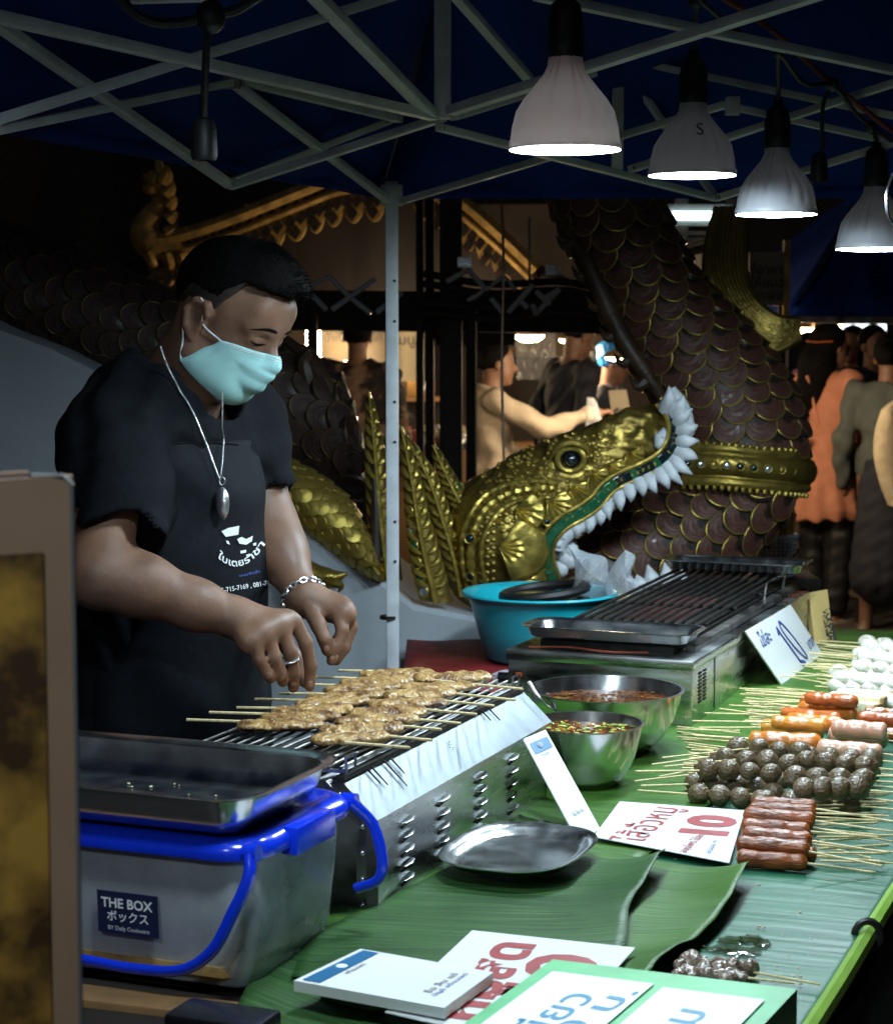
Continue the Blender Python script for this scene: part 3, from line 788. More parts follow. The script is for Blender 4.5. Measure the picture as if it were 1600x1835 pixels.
# fins: feathered blades with jewelled ribs
def fin(Lp, Rp, d, bul, rib, jl=None, lobes=12):
    s, f_ = loft(Lp, Rp, d, d, bul, .4)
    root = loft_mesh(s, 22, 16).build('fin', M['gold'], mk)
    for k in range(lobes):
        t = .10 + .84 * k / lobes
        for a0_, a1_ in ((.5, .04), (.5, .96)):
            pts = [f_(min(t + .03, 1), a0_)[0] + Vector((0, -.004, 0)), f_(t, (a0_ + a1_) / 2)[0] + Vector((0, -.007, 0)), f_(max(t - .06, 0.02), a1_)[0] + Vector((0, -.003, 0))]
            MB().tube(spline(pts, 6), [.003, .006, .007, .007, .005, .002], 6).build('barb', M['gold_l'], root)
    MB().tube([f_(i / 20, .5)[0] + Vector((0, -.006, 0)) for i in range(21)], [.003 + .006 * i / 20 for i in range(21)], 6).build('fin_rib', M['gold_l'], root)
    if jl:
        for k in range(jl[0]):
            t = jl[1] + (jl[2] - jl[1]) * k / (jl[0] - 1); p, _, _, n_ = f_(t, jl[3])
            jewel(root, p, n_, .013 + .004 * t, stone=('tile_g', 'jewel_w', 'tile_g', 'tile_d')[k % 4])
    return root
fin([(660, 700), (655, 770), (655, 860), (660, 950), (672, 1030)], [(664, 702), (685, 780), (700, 870), (712, 960), (722, 1040)], 5.03, .03, 1)
fin([(716, 762), (722, 850), (726, 930), (735, 1010), (752, 1075)], [(722, 765), (752, 850), (772, 930), (795, 1010), (812, 1078)], 4.99, .03, 1, (6, .45, .93, .30))
fin([(722, 780), (750, 850), (775, 930), (795, 1000), (812, 1066)], [(730, 778), (782, 850), (812, 930), (832, 1000), (842, 1066)], 5.05, .028, 1, (3, .6, .95, .7))
fin([(773, 798), (785, 850), (805, 900), (830, 950), (842, 990)], [(780, 796), (815, 850), (845, 900), (868, 930), (880, 970)], 5.07, .03, 1, (4, .35, .9, .75))
MB().tube(spline([P(672, 1010, 4.99), P(672, 880, 5.0), P(664, 780, 5.02), P(660, 705, 5.03)], 14), [.016 - .001 * i for i in range(14)], 8).build('fin_edge', M['maroon_d'], mk)

# head, sculpted
H = SDF((-.02, 4.78, .72), (.70, 5.42, 1.52), .006)
q = lambda x, y, d=5.1: np.array(P(x, y, d))
H.chain([q(880, 1010), q(905, 950), q(965, 895), q(1040, 845), q(1110, 808), q(1165, 782), q(1190, 772)], [.125, .135, .125, .098, .080, .068, .055], .05)
H.ell(q(905, 985, 5.06), (.105, .12, .115), None, .05)
H.ell(q(870, 930, 5.12), (.10, .13, .10), None, .05)
H.ell(q(1000, 835, 5.08), (.07, .085, .045), None, .03)
H.chain([q(990, 800, 5.02), q(1030, 795, 5.0), q(1052, 815, 4.99)], [.016, .022, .012], .02)
H.chain([q(1055, 790, 5.06), q(1090, 772, 5.05), q(1128, 752, 5.05), q(1140, 748, 5.05)], [.018, .028, .026, .012], .025)
H.chain([q(1095, 792, 5.04), q(1130, 790, 5.03), q(1150, 776, 5.03)], [.012, .020, .010], .02)
H.ell(q(1172, 778, 5.07), (.058, .065, .062), None, .03)
H.ell(q(1185, 768, 5.01), (.040, .03, .045), None, .02, 'sub')
H.ell(q(1022, 823, 4.985), (.036, .03, .032), None, .012, 'sub')
H.ell(q(1060, 1030, 5.1), (.13, .30, .115), None, .02, 'sub')
H.warp(.0016, 160, 3)
hd = link('head', H.mesh('head'), M['gold'], mk)
bv = BVHTree.FromObject(hd, bpy.context.evaluated_depsgraph_get()) if False else BVHTree.FromPolygons([v.co.copy() for v in hd.data.vertices], [tuple(p.vertices) for p in hd.data.polygons])
def on_head(px, py, lift=0.0):
    r = ray(px, py).normalized(); h = bv.ray_cast(Vector((0, 0, CH)), r)
    if h[0] is None: return P(px, py, 5.4), Vector((0, -1, 0))
    return h[0] + h[1] * lift, h[1]
eye_c, _ = P(1022, 823, 4.998), 0
eb = MB().ball(P(1022, 823, 5.0), .0235, 3).build('eye', M['eye'], mk)
MB().tube([P(1022, 823, 4.985) + Vector((.034 * cos(w), -.006 * abs(cos(w)), .030 * sin(w))) for w in [2 * pi * i / 28 for i in range(28)]], .008, 8, closed=True).build('eyelid', M['gold_l'], eb)
MB().tube(spline([P(985, 822, 4.99), P(1000, 802, 4.975), P(1022, 793, 4.97), P(1045, 800, 4.975), P(1056, 818, 4.985)], 16), [.004 + .006 * sin(pi * i / 15) for i in range(16)], 8).build('brow', M['gold_l'], eb)
# lip: frame, mirror tiles, teeth
lip = [(990, 1040), (978, 1000), (982, 968), (1006, 938), (1040, 918), (1068, 898), (1088, 874), (1116, 856), (1150, 842), (1184, 822), (1204, 796), (1210, 766), (1202, 738), (1184, 716)]
lpd = [4.98, 4.97, 4.965, 4.965, 4.97, 4.975, 4.98, 4.985, 4.99, 4.995, 5.0, 5.0, 5.0, 5.01]
lp3 = [P(x, y, d) for (x, y), d in zip(lip, lpd)]
lipl = spline(lp3, 120)
def lip_frame(t):
    p = lerp_poly(lp3, t); d = (lerp_poly(lp3, min(t + .01, 1)) - lerp_poly(lp3, max(t - .01, 0))).normalized()
    n = Vector((0, -1, 0)); s = d.cross(n).normalized()     # toward the mouth side or the snout side
    return p, d, s
mid = Vector(P(1090, 960, 4.98)); 
def outward(t):
    p, d, s = lip_frame(t)
    return s if s.dot(mid - p) > 0 or t > .8 and s.x > 0 else -s
lip_o = MB()
MB().tube([lip_frame(i / 119)[0] for i in range(120)], .020, 10, flat=.7).build('lip', M['gold'], mk)
for sgn in (-1, 1):
    MB().tube([lip_frame(i / 89)[0] + lip_frame(i / 89)[2] * .018 * sgn + Vector((0, -.012, 0)) for i in range(90)], .0055, 8).build('lip_moulding', M['gold_l'], mk)
tl = MB().box((0, 0, 0), (.0085, .0115, .004), bev=.0015).mesh('mirror_tile')
tl2 = tl.copy(); tl.materials.append(M['tile_g']); tl2.materials.append(M['tile_d'])
for k in range(44):
    t = (k + .5) / 44; p, d, s = lip_frame(t); y = s; n = Vector((0, -1, 0)); n = (n + d * random.uniform(-.12, .12) + s * random.uniform(-.1, .1)).normalized(); y = (s - n * s.dot(n)).normalized(); x = y.cross(n)
    o = bpy.data.objects.new('mirror_tile', tl if t < .5 or random.random() < .15 else tl2); COL.objects.link(o); o.parent = mk; o.matrix_parent_inverse = wm(mk).inverted()
    pp = p + Vector((0, -.0155, 0)); o.matrix_basis = Matrix(((x.x, y.x, n.x, pp.x), (x.y, y.y, n.y, pp.y), (x.z, y.z, n.z, pp.z), (0, 0, 0, 1)))
MB().tube([lip_frame(.12 + .88 * i / 60)[0] + outward(.12 + .88 * i / 60) * .030 + Vector((0, .012, 0)) for i in range(61)], .021, 10).build('gum', M['tooth'], mk)
def tooth(a, b, d, r, bend=0.0):
    A, B = P(*a, d), P(*b, d - .03); m = (A + B) / 2 + Vector((bend, -.02, 0)); pts = spline([A, m, B], 9)
    return MB().tube(pts, [r * (1 - (i / 8) ** 1.7) + .0015 for i in range(9)], 10).build('tooth', M['tooth'], mk)
for a, b in (((1192, 732), (1198, 692)), ((1204, 742), (1224, 708)), ((1212, 756), (1240, 732)), ((1216, 772), (1250, 762)), ((1216, 790), (1252, 790)), ((1212, 808), (1250, 822)), ((1204, 822), (1240, 850)), ((1192, 832), (1222, 868)),
             ((1176, 842), (1198, 876)), ((1158, 850), (1176, 884)), ((1138, 856), (1152, 890)), ((1120, 866), (1130, 900)), ((1102, 876), (1112, 916)), ((1086, 892), (1092, 932)), ((1070, 908), (1076, 942)), ((1050, 922), (1054, 956)), ((1030, 932), (1034, 964)), ((1010, 944), (1014, 972)), ((996, 962), (1006, 984))):
    tooth(a, b, 5.0, .0195, random.uniform(-.006, .006))
for a, b in (((1172, 1062), (1160, 1012)), ((1198, 1062), (1190, 1008)), ((1216, 1062), (1222, 1020)), ((1150, 1062), (1140, 1030)), ((1240, 1064), (1250, 1036))):
    tooth(a, b, 5.05, .030)
MB().tube(spline([P(1000, 1075, 5.05), P(1100, 1075, 5.03), P(1200, 1075, 5.04), P(1270, 1072, 5.1)], 16), .04, 10).build('lower_jaw', M['gold'], mk)
# inside of the mouth: pale stones at the jaw corner
for k in range(7):
    MB().ball(P(1004 + 9 * (k % 3), 975 + 14 * (k // 2) + random.uniform(-4, 4), 5.02), (.022, .02, .024), 2).build('tongue_lobe', M['tooth'], mk)
# rope mouldings on the cheek
for pts, r in (([(862, 1075), (846, 1020), (848, 960), (872, 912), (912, 886), (960, 876), (998, 876)], .011), ([(880, 1075), (866, 1020), (866, 968), (888, 924), (922, 900), (960, 892), (990, 892)], .007), ([(846, 1070), (832, 1020), (832, 955), (858, 900), (902, 872), (955, 862), (1000, 866)], .008)):
    ps = []
    for i in range(50):
        w = lerp_poly([(x, y, 0) for x, y in pts], i / 49); p, n_ = on_head(w.x, w.y, .004); ps.append(p if p.y < 5.3 else P(w.x, w.y, 5.1))
    for it in range(3): ps = [ps[0]] + [(ps[i - 1] + ps[i] * 2 + ps[i + 1]) / 4 for i in range(1, 49)] + [ps[-1]]
    MB().tube(ps, [r * (1 + .25 * sin(i * 2.2)) for i in range(50)], 8).build('cheek_moulding', M['gold_l'], mk)
# gilded plates behind the lip
def plate(px, py, w, h, ang):
    p, n = on_head(px, py, .002); n = (n + Vector((0, -1.2, 0))).normalized()
    y = Vector((cos(ang), 0, sin(ang))); y = (y - n * y.dot(n)).normalized(); x = y.cross(n)
    mb = MB(); na = 12; rows = 6; vs = []; fs = []
    for i in range(rows + 1):
        r = i / rows
        for k in range(na + 1):
            a = -1.25 + 2.5 * k / na
            z = (.010 + .030 * r * (1 - r)) * (1 + .12 * cos(k * pi)) - (.02 if i == rows else 0)
            vs.append(p + x * (w * r * sin(a)) + y * (h * (r * cos(a) - .45)) + n * z)
    for i in range(rows):
        for k in range(na): b = i * (na + 1) + k; fs.append((b, b + na + 1, b + na + 2, b + 1))
    mb.add(vs, fs); o = mb.build('plate', M['gold_l'], mk); solid(o, .004, -1); return o
for px, py, w, h, a in ((935, 985, .095, .14, -.1), (948, 920, .062, .09, -.35), (1000, 908, .055, .085, -.55), (1036, 888, .05, .08, -.75), (1068, 862, .048, .07, -.75), (1098, 842, .045, .065, -.8), (1132, 822, .045, .06, -.8), (950, 1030, .07, .09, -.1)):
    plate(px, py, w, h, a)
for px, py, r in ((945, 978, .013), (975, 934, .011), (952, 1026, .012), (846, 965, .014), (850, 1030, .012)):
    p, n = on_head(px, py, .016); jewel(mk, p, (n + Vector((0, -1, 0))).normalized(), r, stone='tile_d')
# small knobbly scales over brow, crown and cheek
kn = MB()
for i in range(330):
    px = random.uniform(860, 1100); py = random.uniform(775, 900)
    if py > 905 - (px - 860) * .30 + 30 or (px - 1022) ** 2 + (py - 823) ** 2 < 1300 or py > 950 - (px - 860) * .42: continue
    p, n = on_head(px, py)
    if p.y > 5.25: continue
    w = random.uniform(.006, .010); kn.ball(p, (w, w * .8, w * .8), 1)
for r in range(7):
    for k in range(10):
        px = 862 + r * 11 + k * 3.2 * (r > 2); py = 930 + k * 14 - r * 2
        if px > 925: continue
        p, n = on_head(px, py)
        if p.y < 5.25: kn.ball(p, (.009, .006, .0075), 1)
tag(kn.build('knobbly_scales', M['gold'], mk), kind='stuff')

# ================================================================== TEMPLE ROOF WITH GILDED BARGEBOARD
YT = 8.6
tr = empty('temple_pavilion', Vector((P(720, 600, YT + 1).x, YT + 1, 0)), 'dark timber temple pavilion with gilded carved bargeboards and horned finial', 'temple')
apex = P(718, 292, YT); lf = P(300, 462, YT); rt = P(965, 492, YT)
for a, b in ((apex, P(210, 500, YT)), (apex, P(1010, 520, YT))):
    rows = [[a.lerp(b, j / 14) + Vector((0, .05 + 3.2 * i / 8, .02 * sin(j))) for j in range(15)] for i in range(9)]
    o = link('roof_slope', grid_mesh('roof_slope', rows), M['wood_d'], tr); solid(o, .08)
    # individual roof tiles would not show: the slope stays in the dark
solid(MB().add([P(718, 300, YT + .25), P(1010, 515, YT + .25), P(1095, 562, YT + .25), P(500, 562, YT + .25), P(210, 500, YT + .25)], [(0, 1, 2, 3, 4)]).build('gable_panel', M['wood_d'], tr, smooth=False), .03, 1)
def barge(pts, depth_px, n):
    """pierced gilded board: scalloped lower edge, diamond piercings, beaded top"""
    mb = MB(); top_ = [P(x, y, YT) for x, y in pts]
    line = [lerp_poly(top_, i / n) for i in range(n + 1)]
    k = YT / F
    low = []
    for i, p in enumerate(line):
        t = i / n; dz = depth_px * (.60 + .40 * abs(sin(i * pi / 8)) ** .55) * k
        low.append(p + Vector((0, 0, -dz)))
    vs = []; fs = []
    for y in (-.03, .03):
        for i in range(n + 1): vs += [line[i] + Vector((0, y, 0)), low[i] + Vector((0, y, 0))]
    m = 2 * (n + 1)
    for i in range(n):
        a = 2 * i; fs += [(a, a + 1, a + 3, a + 2), (m + a, m + a + 2, m + a + 3, m + a + 1), (a, a + 2, m + a + 2, m + a), (a + 1, m + a + 1, m + a + 3, a + 3)]
    fs += [(0, m, m + 1, 1), (2 * n, 2 * n + 1, m + 2 * n + 1, m + 2 * n)]
    mb.add(vs, fs); o = mb.build('bargeboard', M['gold_w'], tr, smooth=False)
    for off, r in ((.02, .030), (-.045, .016)):
        MB().tube([p + Vector((0, -.035, off)) for p in line], r, 8).build('beaded_moulding', M['gold_w'], o)
    dia = MB().box((0, 0, 0), (.017, .006, .022), Matrix.Rotation(R(45), 3, 'Y')).mesh('pierced_diamond'); dia.materials.append(M['maroon_d'])
    for row in range(3):
        for i in range(n):
            if (i + 2 * row) % 4: continue
            p = (line[i] + line[i + 1]) / 2; hgt = (line[i] - low[i]).z
            dz = (.035, .095, .15)[row]
            if dz > hgt - .02: continue
            q_ = bpy.data.objects.new('pierced_diamond', dia); COL.objects.link(q_); q_.parent = o; q_.matrix_parent_inverse = wm(o).inverted(); q_.location = p + Vector((0, -.032, -dz)); q_.scale = (.9, 1, 1.2)
    return o
barge([(690, 318), (610, 326), (540, 352), (450, 388), (380, 414), (320, 432), (270, 440)], 76, 104)
barge([(740, 318), (790, 342), (840, 380), (890, 424), (930, 462), (960, 492)], 70, 72)
# horned serpent finial at the left eave
fnl = MB().tube(spline([P(330, 448, YT), P(282, 442, YT), P(262, 418, YT), P(272, 390, YT), P(288, 368, YT), P(290, 340, YT), P(276, 322, YT), P(272, 305, YT)], 30), [.05, .055, .06, .065, .07, .072, .075, .075, .073, .07, .066, .062, .058, .055, .052, .05, .048, .046, .046, .046, .046, .046, .045, .044, .042, .038, .032, .025, .016, .008], 10).build('finial', M['gold_w'], tr)
MB().tube(spline([P(288, 345, YT), P(290, 315, YT), P(284, 290, YT), P(280, 258, YT)], 14), [.04 - .0027 * i for i in range(14)], 8).build('finial_horn', M['gold_w'], fnl)
for a, b, c in (((280, 325), (266, 318), (258, 312)), ((278, 335), (264, 338), (256, 334)), ((292, 330), (300, 312), (298, 296)), ((296, 350), (306, 336), (306, 318)), ((300, 370), (309, 358), (308, 344)), ((302, 395), (312, 384), (312, 372)), ((300, 420), (314, 408), (312, 392)), ((258, 424), (248, 422), (244, 412)), ((268, 452), (275, 470), (286, 482)), ((300, 455), (305, 475), (300, 488)), ((325, 456), (330, 472), (326, 486))):
    MB().tube(spline([P(*a, YT - .03), P(*b, YT - .03), P(*c, YT - .02)], 9), [.036, .036, .034, .030, .025, .020, .014, .008, .003], 8).build('finial_flame', M['gold_w'], fnl)
# a small gold fragment high at left
MB().tube(spline([P(84, 222, YT + .5), P(100, 232, YT + .5), P(122, 228, YT + .5), P(130, 236, YT + .5)], 10), [.02, .03, .034, .035, .034, .03, .026, .02, .014, .006], 8).build('scroll', M['gold_w'], tr)
# dark timber posts and beams below the roof
for px, w, d in ((752, .03, 7.6), (770, .035, 7.7), (808, .085, 7.4)):
    a = P(px, 300, d); MB().box((a.x, d, a.z / 2 + .1), (w / 2, w / 2, a.z / 2 - .1), bev=.006).build('post', M['wood_d'], tr)
MB().bar(P(520, 556, 7.8), P(1090, 562, 7.8), .10, .16).build('beam', M['wood_d'], tr)
M['panel_brown'] = mat('reddish_board', (.045, .018, .010), .6, 0, var=.3, vscale=6, stretch=(1, 1, .2))
MB().box(P(850, 590, 7.85), (.11 * 1.5, .02, .065), bev=.005).build('hanging_board', M['panel_brown'], tr)
text_on('พระธาตุ', .06, P(850, 592, 7.82), (1, 0, 0), (0, 0, 1), M['wood_d'], tr, lift=.004) if False else None
# thin hanging cord in front of the woman
tag(MB().tube(spline([P(898, 345, 5.6), P(902, 480, 5.6), P(899, 650, 5.6), P(903, 840, 5.55)], 20), .004, 6).build('hanging_cord', M['wood']), 'thin pale cord hanging straight down in front of the woman in beige', 'cord')

# glittering zig-zag frame of a folded gazebo behind
zz = empty('scissor_frame', Vector((P(850, 540, 7.2).x, 7.2, 0)), 'dark folding gazebo frame of short crossed bars catching the light under the roof', 'frame')
for pts in (((548, 515), (590, 496), (625, 530)), ((560, 530), (585, 555)), ((595, 555), (672, 500)), ((630, 535), (665, 562)), ((675, 560), (720, 525)), ((835, 480), (868, 515)), ((838, 540), (905, 495), (922, 518)), ((880, 535), (900, 560)), ((910, 560), (955, 510)), ((930, 535), (945, 552)), ((960, 522), (985, 545)), ((962, 560), (1000, 520)), ((955, 548), (960, 562)), ((800, 505), (845, 480)), ((975, 535), (1003, 518))):
    MB().tube([P(x, y, 7.2 + .05 * random.random()) for x, y in pts], .010, 6).build('bar', M['frame'], zz)
for y0, y1 in ((508, 520), (545, 530), (560, 556), (490, 505)):
    MB().tube(spline([P(760, y0, 7.3), P(880, (y0 + y1) / 2 + 12, 7.25), P(1010, y1, 7.3), P(1090, y1 + 20, 7.3)], 20), .014, 6).build('bundle', M['wood_d'], zz)
for px in (560, 845): a = P(px, 540, 7.25); MB().tube([(a.x, 7.25, 0), (a.x, 7.25, a.z)], .02, 8).build('leg', M['wood_d'], zz)
for px, py in ((832, 470), (990, 484)): MB().box(P(px, py, 7.2), (.025, .01, .018)).build('bracket', M['steel'], zz)

# ================================================================== THE VENDOR
ven = empty('person', Vector((-.43, 3.12, 0)), 'vendor in black t-shirt and apron with turquoise face mask, turning skewers on the grill', 'person')
A = lambda v: np.array(v, float)
HC = P(412, 572, 3.10)
HR = (Matrix.Rotation(R(-29), 3, 'Z') @ Matrix.Rotation(R(27), 3, 'Y') @ Matrix.Rotation(R(-4), 3, 'X'))
HS = .93
def hp(x, y, z): return A(HC + HR @ Vector((x * HS, y * HS, z * HS)))
HRn = np.array(HR)
cf = Vector((cos(R(-42)), sin(R(-42)), 0)); cr_ = Vector((cf.y, -cf.x, 0))      # chest forward, his right
CR = Matrix((cf, -cr_, Vector((0, 0, 1)))).transposed(); CRn = np.array(CR)
chest = P(288, 830, 3.10); belly = P(300, 1075, 3.10); hips = P(300, 1340, 3.10)
rs, re, rw = P(202, 792, 2.97), P(178, 1030, 2.84), P(420, 1106, 2.87)
ls, le, lw = P(425, 762, 3.24), P(482, 950, 3.20), P(545, 1072, 3.10)
neckb = P(318, 705, 3.13)

B = SDF((-.80, 2.62, .70), (-.08, 3.46, 1.78), .0040)
# torso and legs (under the clothes)
B.ell(A(chest + Vector((0, 0, -.05))), (.085, .13, .15), CRn, .05); B.ell(A(belly), (.115, .150, .20), CRn, .06); B.ell(A(hips), (.11, .155, .15), CRn, .06)
B.cone(A(rs + Vector((0, 0, -.012))), A(ls + Vector((0, 0, -.012))), .042, .042, .03)
# neck, head
B.cone(A(neckb), hp(-.025, 0, -.05), .068, .060, .04)
B.ell(hp(-.012, 0, .040), (0.0939, 0.0744, 0.0818), HRn, .03)
B.ell(hp(.028, 0, -.030), (0.0614, 0.0595, 0.0856), HRn, .03)
B.cone(hp(-.005, .050, -.070), hp(.056, .018, -.094), .024, .020, .03); B.cone(hp(-.005, -.050, -.070), hp(.056, -.018, -.094), .026, .022, .03)
B.ell(hp(.062, 0, -.092), (0.0223, 0.0279, 0.0205), HRn, .02)
B.ell(hp(.076, 0, .050), (0.0186, 0.0484, 0.0279), HRn, .03)
B.cone(hp(.084, .016, .020), hp(.070, .046, .018), .011, .007, .02); B.cone(hp(.084, -.016, .020), hp(.070, -.046, .018), .011, .007, .02)
for s in (1, -1):
    B.ell(hp(.097, .032 * s, .002), (0.0110, 0.0140, 0.0085), HRn, .010, 'sub')
    B.ell(hp(.0745, .032 * s, -.003), (0.0130, 0.0167, 0.0116), HRn, .004)
    B.cone(hp(.087, .020 * s, -.0065), hp(.080, .044 * s, -.006), .0036, .0034, .003)      # lower lid
    B.cone(hp(.090, .018 * s, .0030), hp(.082, .046 * s, .0035), .0040, .0040, .003)        # upper lid
    # ear
    e = hp(-.012, .079 * s, -.012)
    B.ell(e, (0.0195, 0.0065, 0.0307), HRn, .006)
    for a_, b_ in (((-.022, .086, .018), (.002, .084, .020)), ((.002, .084, .020), (.008, .082, .004)), ((-.022, .086, .018), (-.032, .087, -.002)), ((-.032, .087, -.002), (-.022, .085, -.028)), ((-.022, .085, -.028), (-.008, .080, -.042))):
        B.cone(hp(a_[0], a_[1] * s, a_[2]), hp(b_[0], b_[1] * s, b_[2]), .0055, .0055, .004)
    B.ell(hp(-.008, .090 * s, -.010), (0.0102, 0.0074, 0.0158), HRn, .004, 'sub')
B.cone(hp(.090, 0, .006), hp(.112, 0, -.030), .008, .013, .012); B.ell(hp(.104, .012, -.036), (0.0084, 0.0074, 0.0065), HRn, .006); B.ell(hp(.104, -.012, -.036), (0.0084, 0.0074, 0.0065), HRn, .006)
B.cone(hp(.092, .018, -.072), hp(.092, -.018, -.072), .008, .008, .008)
# arms
B.chain([A(rs), A(re)], [.054, .046], .04)
fm = re.lerp(rw, .32); B.chain([A(re), A(fm + Vector((0, 0, .004))), A(re.lerp(rw, .72)), A(rw)], [.043, .0425, .034, .0265], .03)
B.chain([A(ls), A(le)], [.055, .048], .04); B.chain([A(le), A(le.lerp(lw, .35)), A(lw)], [.042, .040, .0265], .03)
# right hand, back of the hand up, fingers pinching a stick
def hand(wr, palm, fingers, thumb, k=.010):
    for q_, r_ in palm: B.cone(A(wr), A(q_), .0235, r_, .016)
    ps = [q_ for q_, _ in palm]
    for i in range(len(ps) - 1): B.cone(A(ps[i]), A(ps[i + 1]), palm[i][1], palm[i + 1][1], .014)
    for f_ in fingers + [thumb]:
        B.chain([A(q_) for q_, _ in f_], [r_ for _, r_ in f_], .0045)
rk_ = [P(456, 1148, 2.822), P(480, 1136, 2.838), P(505, 1124, 2.858), P(529, 1114, 2.884)]
hand(rw, [(P(446, 1150, 2.828), 0.0153), (P(470, 1136, 2.84), 0.0171), (P(493, 1124, 2.858), 0.0171), (P(514, 1114, 2.882), 0.0162)],
     [[(rk_[0], 0.0106), (P(464, 1182, 2.822), 0.0094), (P(478, 1206, 2.83), 0.0086), (P(486, 1216, 2.84), 0.0079)],
      [(rk_[1], 0.0114), (P(492, 1178, 2.836), 0.0101), (P(503, 1206, 2.845), 0.0094), (P(507, 1222, 2.856), 0.0085)],
      [(rk_[2], 0.0118), (P(520, 1168, 2.856), 0.0106), (P(527, 1206, 2.864), 0.0097), (P(526, 1232, 2.876), 0.0088)],
      [(rk_[3], 0.0118), (P(548, 1152, 2.884), 0.0106), (P(557, 1194, 2.888), 0.0097), (P(555, 1230, 2.892), 0.0086)]],
     [(P(462, 1118, 2.90), 0.0162), (P(502, 1142, 2.925), 0.0133), (P(532, 1182, 2.922), 0.0115), (P(546, 1222, 2.912), 0.0095)])
# left hand, loosely curled
hand(lw, [(P(572, 1090, 3.115), 0.0171), (P(592, 1086, 3.105), 0.0180), (P(608, 1092, 3.09), 0.0171), (P(618, 1100, 3.075), 0.0162)],
     [[(P(598, 1086, 3.12), 0.0106), (P(616, 1120, 3.135), 0.0099), (P(606, 1148, 3.13), 0.0094), (P(594, 1160, 3.12), 0.0085)],
      [(P(610, 1090, 3.105), 0.0110), (P(628, 1122, 3.115), 0.0103), (P(618, 1156, 3.105), 0.0095), (P(604, 1172, 3.095), 0.0086)],
      [(P(620, 1096, 3.09), 0.0112), (P(630, 1124, 3.09), 0.0104), (P(618, 1160, 3.08), 0.0097), (P(602, 1184, 3.075), 0.0088)],
      [(P(604, 1100, 3.07), 0.0112), (P(614, 1128, 3.058), 0.0104), (P(606, 1158, 3.052), 0.0097), (P(594, 1184, 3.05), 0.0088)]],
     [(P(556, 1090, 3.08), 0.0158), (P(572, 1122, 3.05), 0.0128), (P(582, 1146, 3.04), 0.0112), (P(586, 1166, 3.042), 0.0092)])
body = link('body', B.mesh('body'), M['skin'], ven)
sm = body.modifiers.new('smooth', 'SMOOTH'); sm.factor = .5; sm.iterations = 2
bvb = BVHTree.FromPolygons([v.co.copy() for v in body.data.vertices], [tuple(p.vertices) for p in body.data.polygons])
def on_body(px, py, lift=.0, tree=None):
    h = (tree or bvb).ray_cast(Vector((0, 0, CH)), ray(px, py).normalized()); return (h[0] + h[1] * lift, h[1]) if h[0] else (P(px, py, 3.0), Vector((0, -1, 0)))
# nails
for px, py in ((483, 1211), (506, 1217), (526, 1227), (556, 1226), (586, 1162), (595, 1180), (603, 1180)):
    p, n_ = on_body(px, py, -.0006); q_ = n_.to_track_quat('Z', 'Y').to_matrix(); MB().ball(p, (.0044, .0058, .0013), 2, rot=q_).build('fingernail', M['nail'], ven)

# hair: short crop
Hh = SDF((-.58, 2.90, 1.40), (-.16, 3.32, 1.80), .0035)
Hh.ell(hp(-.014, 0, .043), (0.0985, 0.0785, 0.0860), HRn, .02); Hh.ell(hp(.022, 0, .084), (0.0790, 0.0670, 0.0500), HRn, .03); Hh.ell(hp(.052, 0, .098), (0.0484, 0.0577, 0.0335), HRn, .02)
HRi = np.linalg.inv(HRn)
SD = .010
def hl(X, Y, Z):
    x = HRi[0][0] * (X - HC.x) + HRi[0][1] * (Y - HC.y) + HRi[0][2] * (Z - HC.z); y = HRi[1][0] * (X - HC.x) + HRi[1][1] * (Y - HC.y) + HRi[1][2] * (Z - HC.z); z = HRi[2][0] * (X - HC.x) + HRi[2][1] * (Y - HC.y) + HRi[2][2] * (Z - HC.z)
    x, y, z = x / HS, y / HS, z / HS
    line = np.where(x > .045, .084 + .10 * (x - .045), np.where(x > .012, .030 + SD + (1.64 - 30 * SD) * (x - .012), np.where(x > -.045, .030 + SD, .030 + SD + 1.5 * (x + .045))))
    line = line + .0015 * np.sin(x * 360) + .0015 * np.sin(y * 410)
    return np.where((x > .018) & (np.abs(y) > .058) & (x < .045), np.maximum(line, .028), line) - z
Hh.fn(hl, .006); Hh.warp(.0004, 420, 5)
hairm = link('hair', Hh.mesh('hair'), M['hair'], ven)
SD = -.016
Hs = SDF((-.58, 2.90, 1.40), (-.16, 3.32, 1.80), .0035)
Hs.ell(hp(-.012, 0, .040), (.0955, .0760, .0835), HRn, .02); Hs.ell(hp(.022, 0, .070), (.080, .066, .052), HRn, .03); Hs.fn(hl, .004); link('cropped_sides', Hs.mesh('cropped_sides'), M['stubble'], ven)
# stubbly strands at the front and crown break the outline
hs = MB()
for i in range(2200):
    th = random.uniform(0, 2 * pi); ph = random.uniform(0, 1.15); d_ = Vector((sin(ph) * cos(th) * 1.05, sin(ph) * sin(th) * .8, cos(ph)))
    b_ = Vector((.02 + d_.x * .088, d_.y * .082, .060 + d_.z * .074)); L_ = random.uniform(.012, .022)
    if b_.x > .07: L_ *= 1.2
    e_ = b_ + (d_ + Vector((.45, 0, .1))).normalized() * L_
    hs.tube([Vector(hp(*b_)), Vector(hp(*((b_ + e_) / 2 + Vector((0, 0, .001))))), Vector(hp(*e_))], [.0011, .0008, .0002], 3, caps=False)
tag(hs.build('hair_strands', M['hair'], ven, ang=0), kind='stuff')
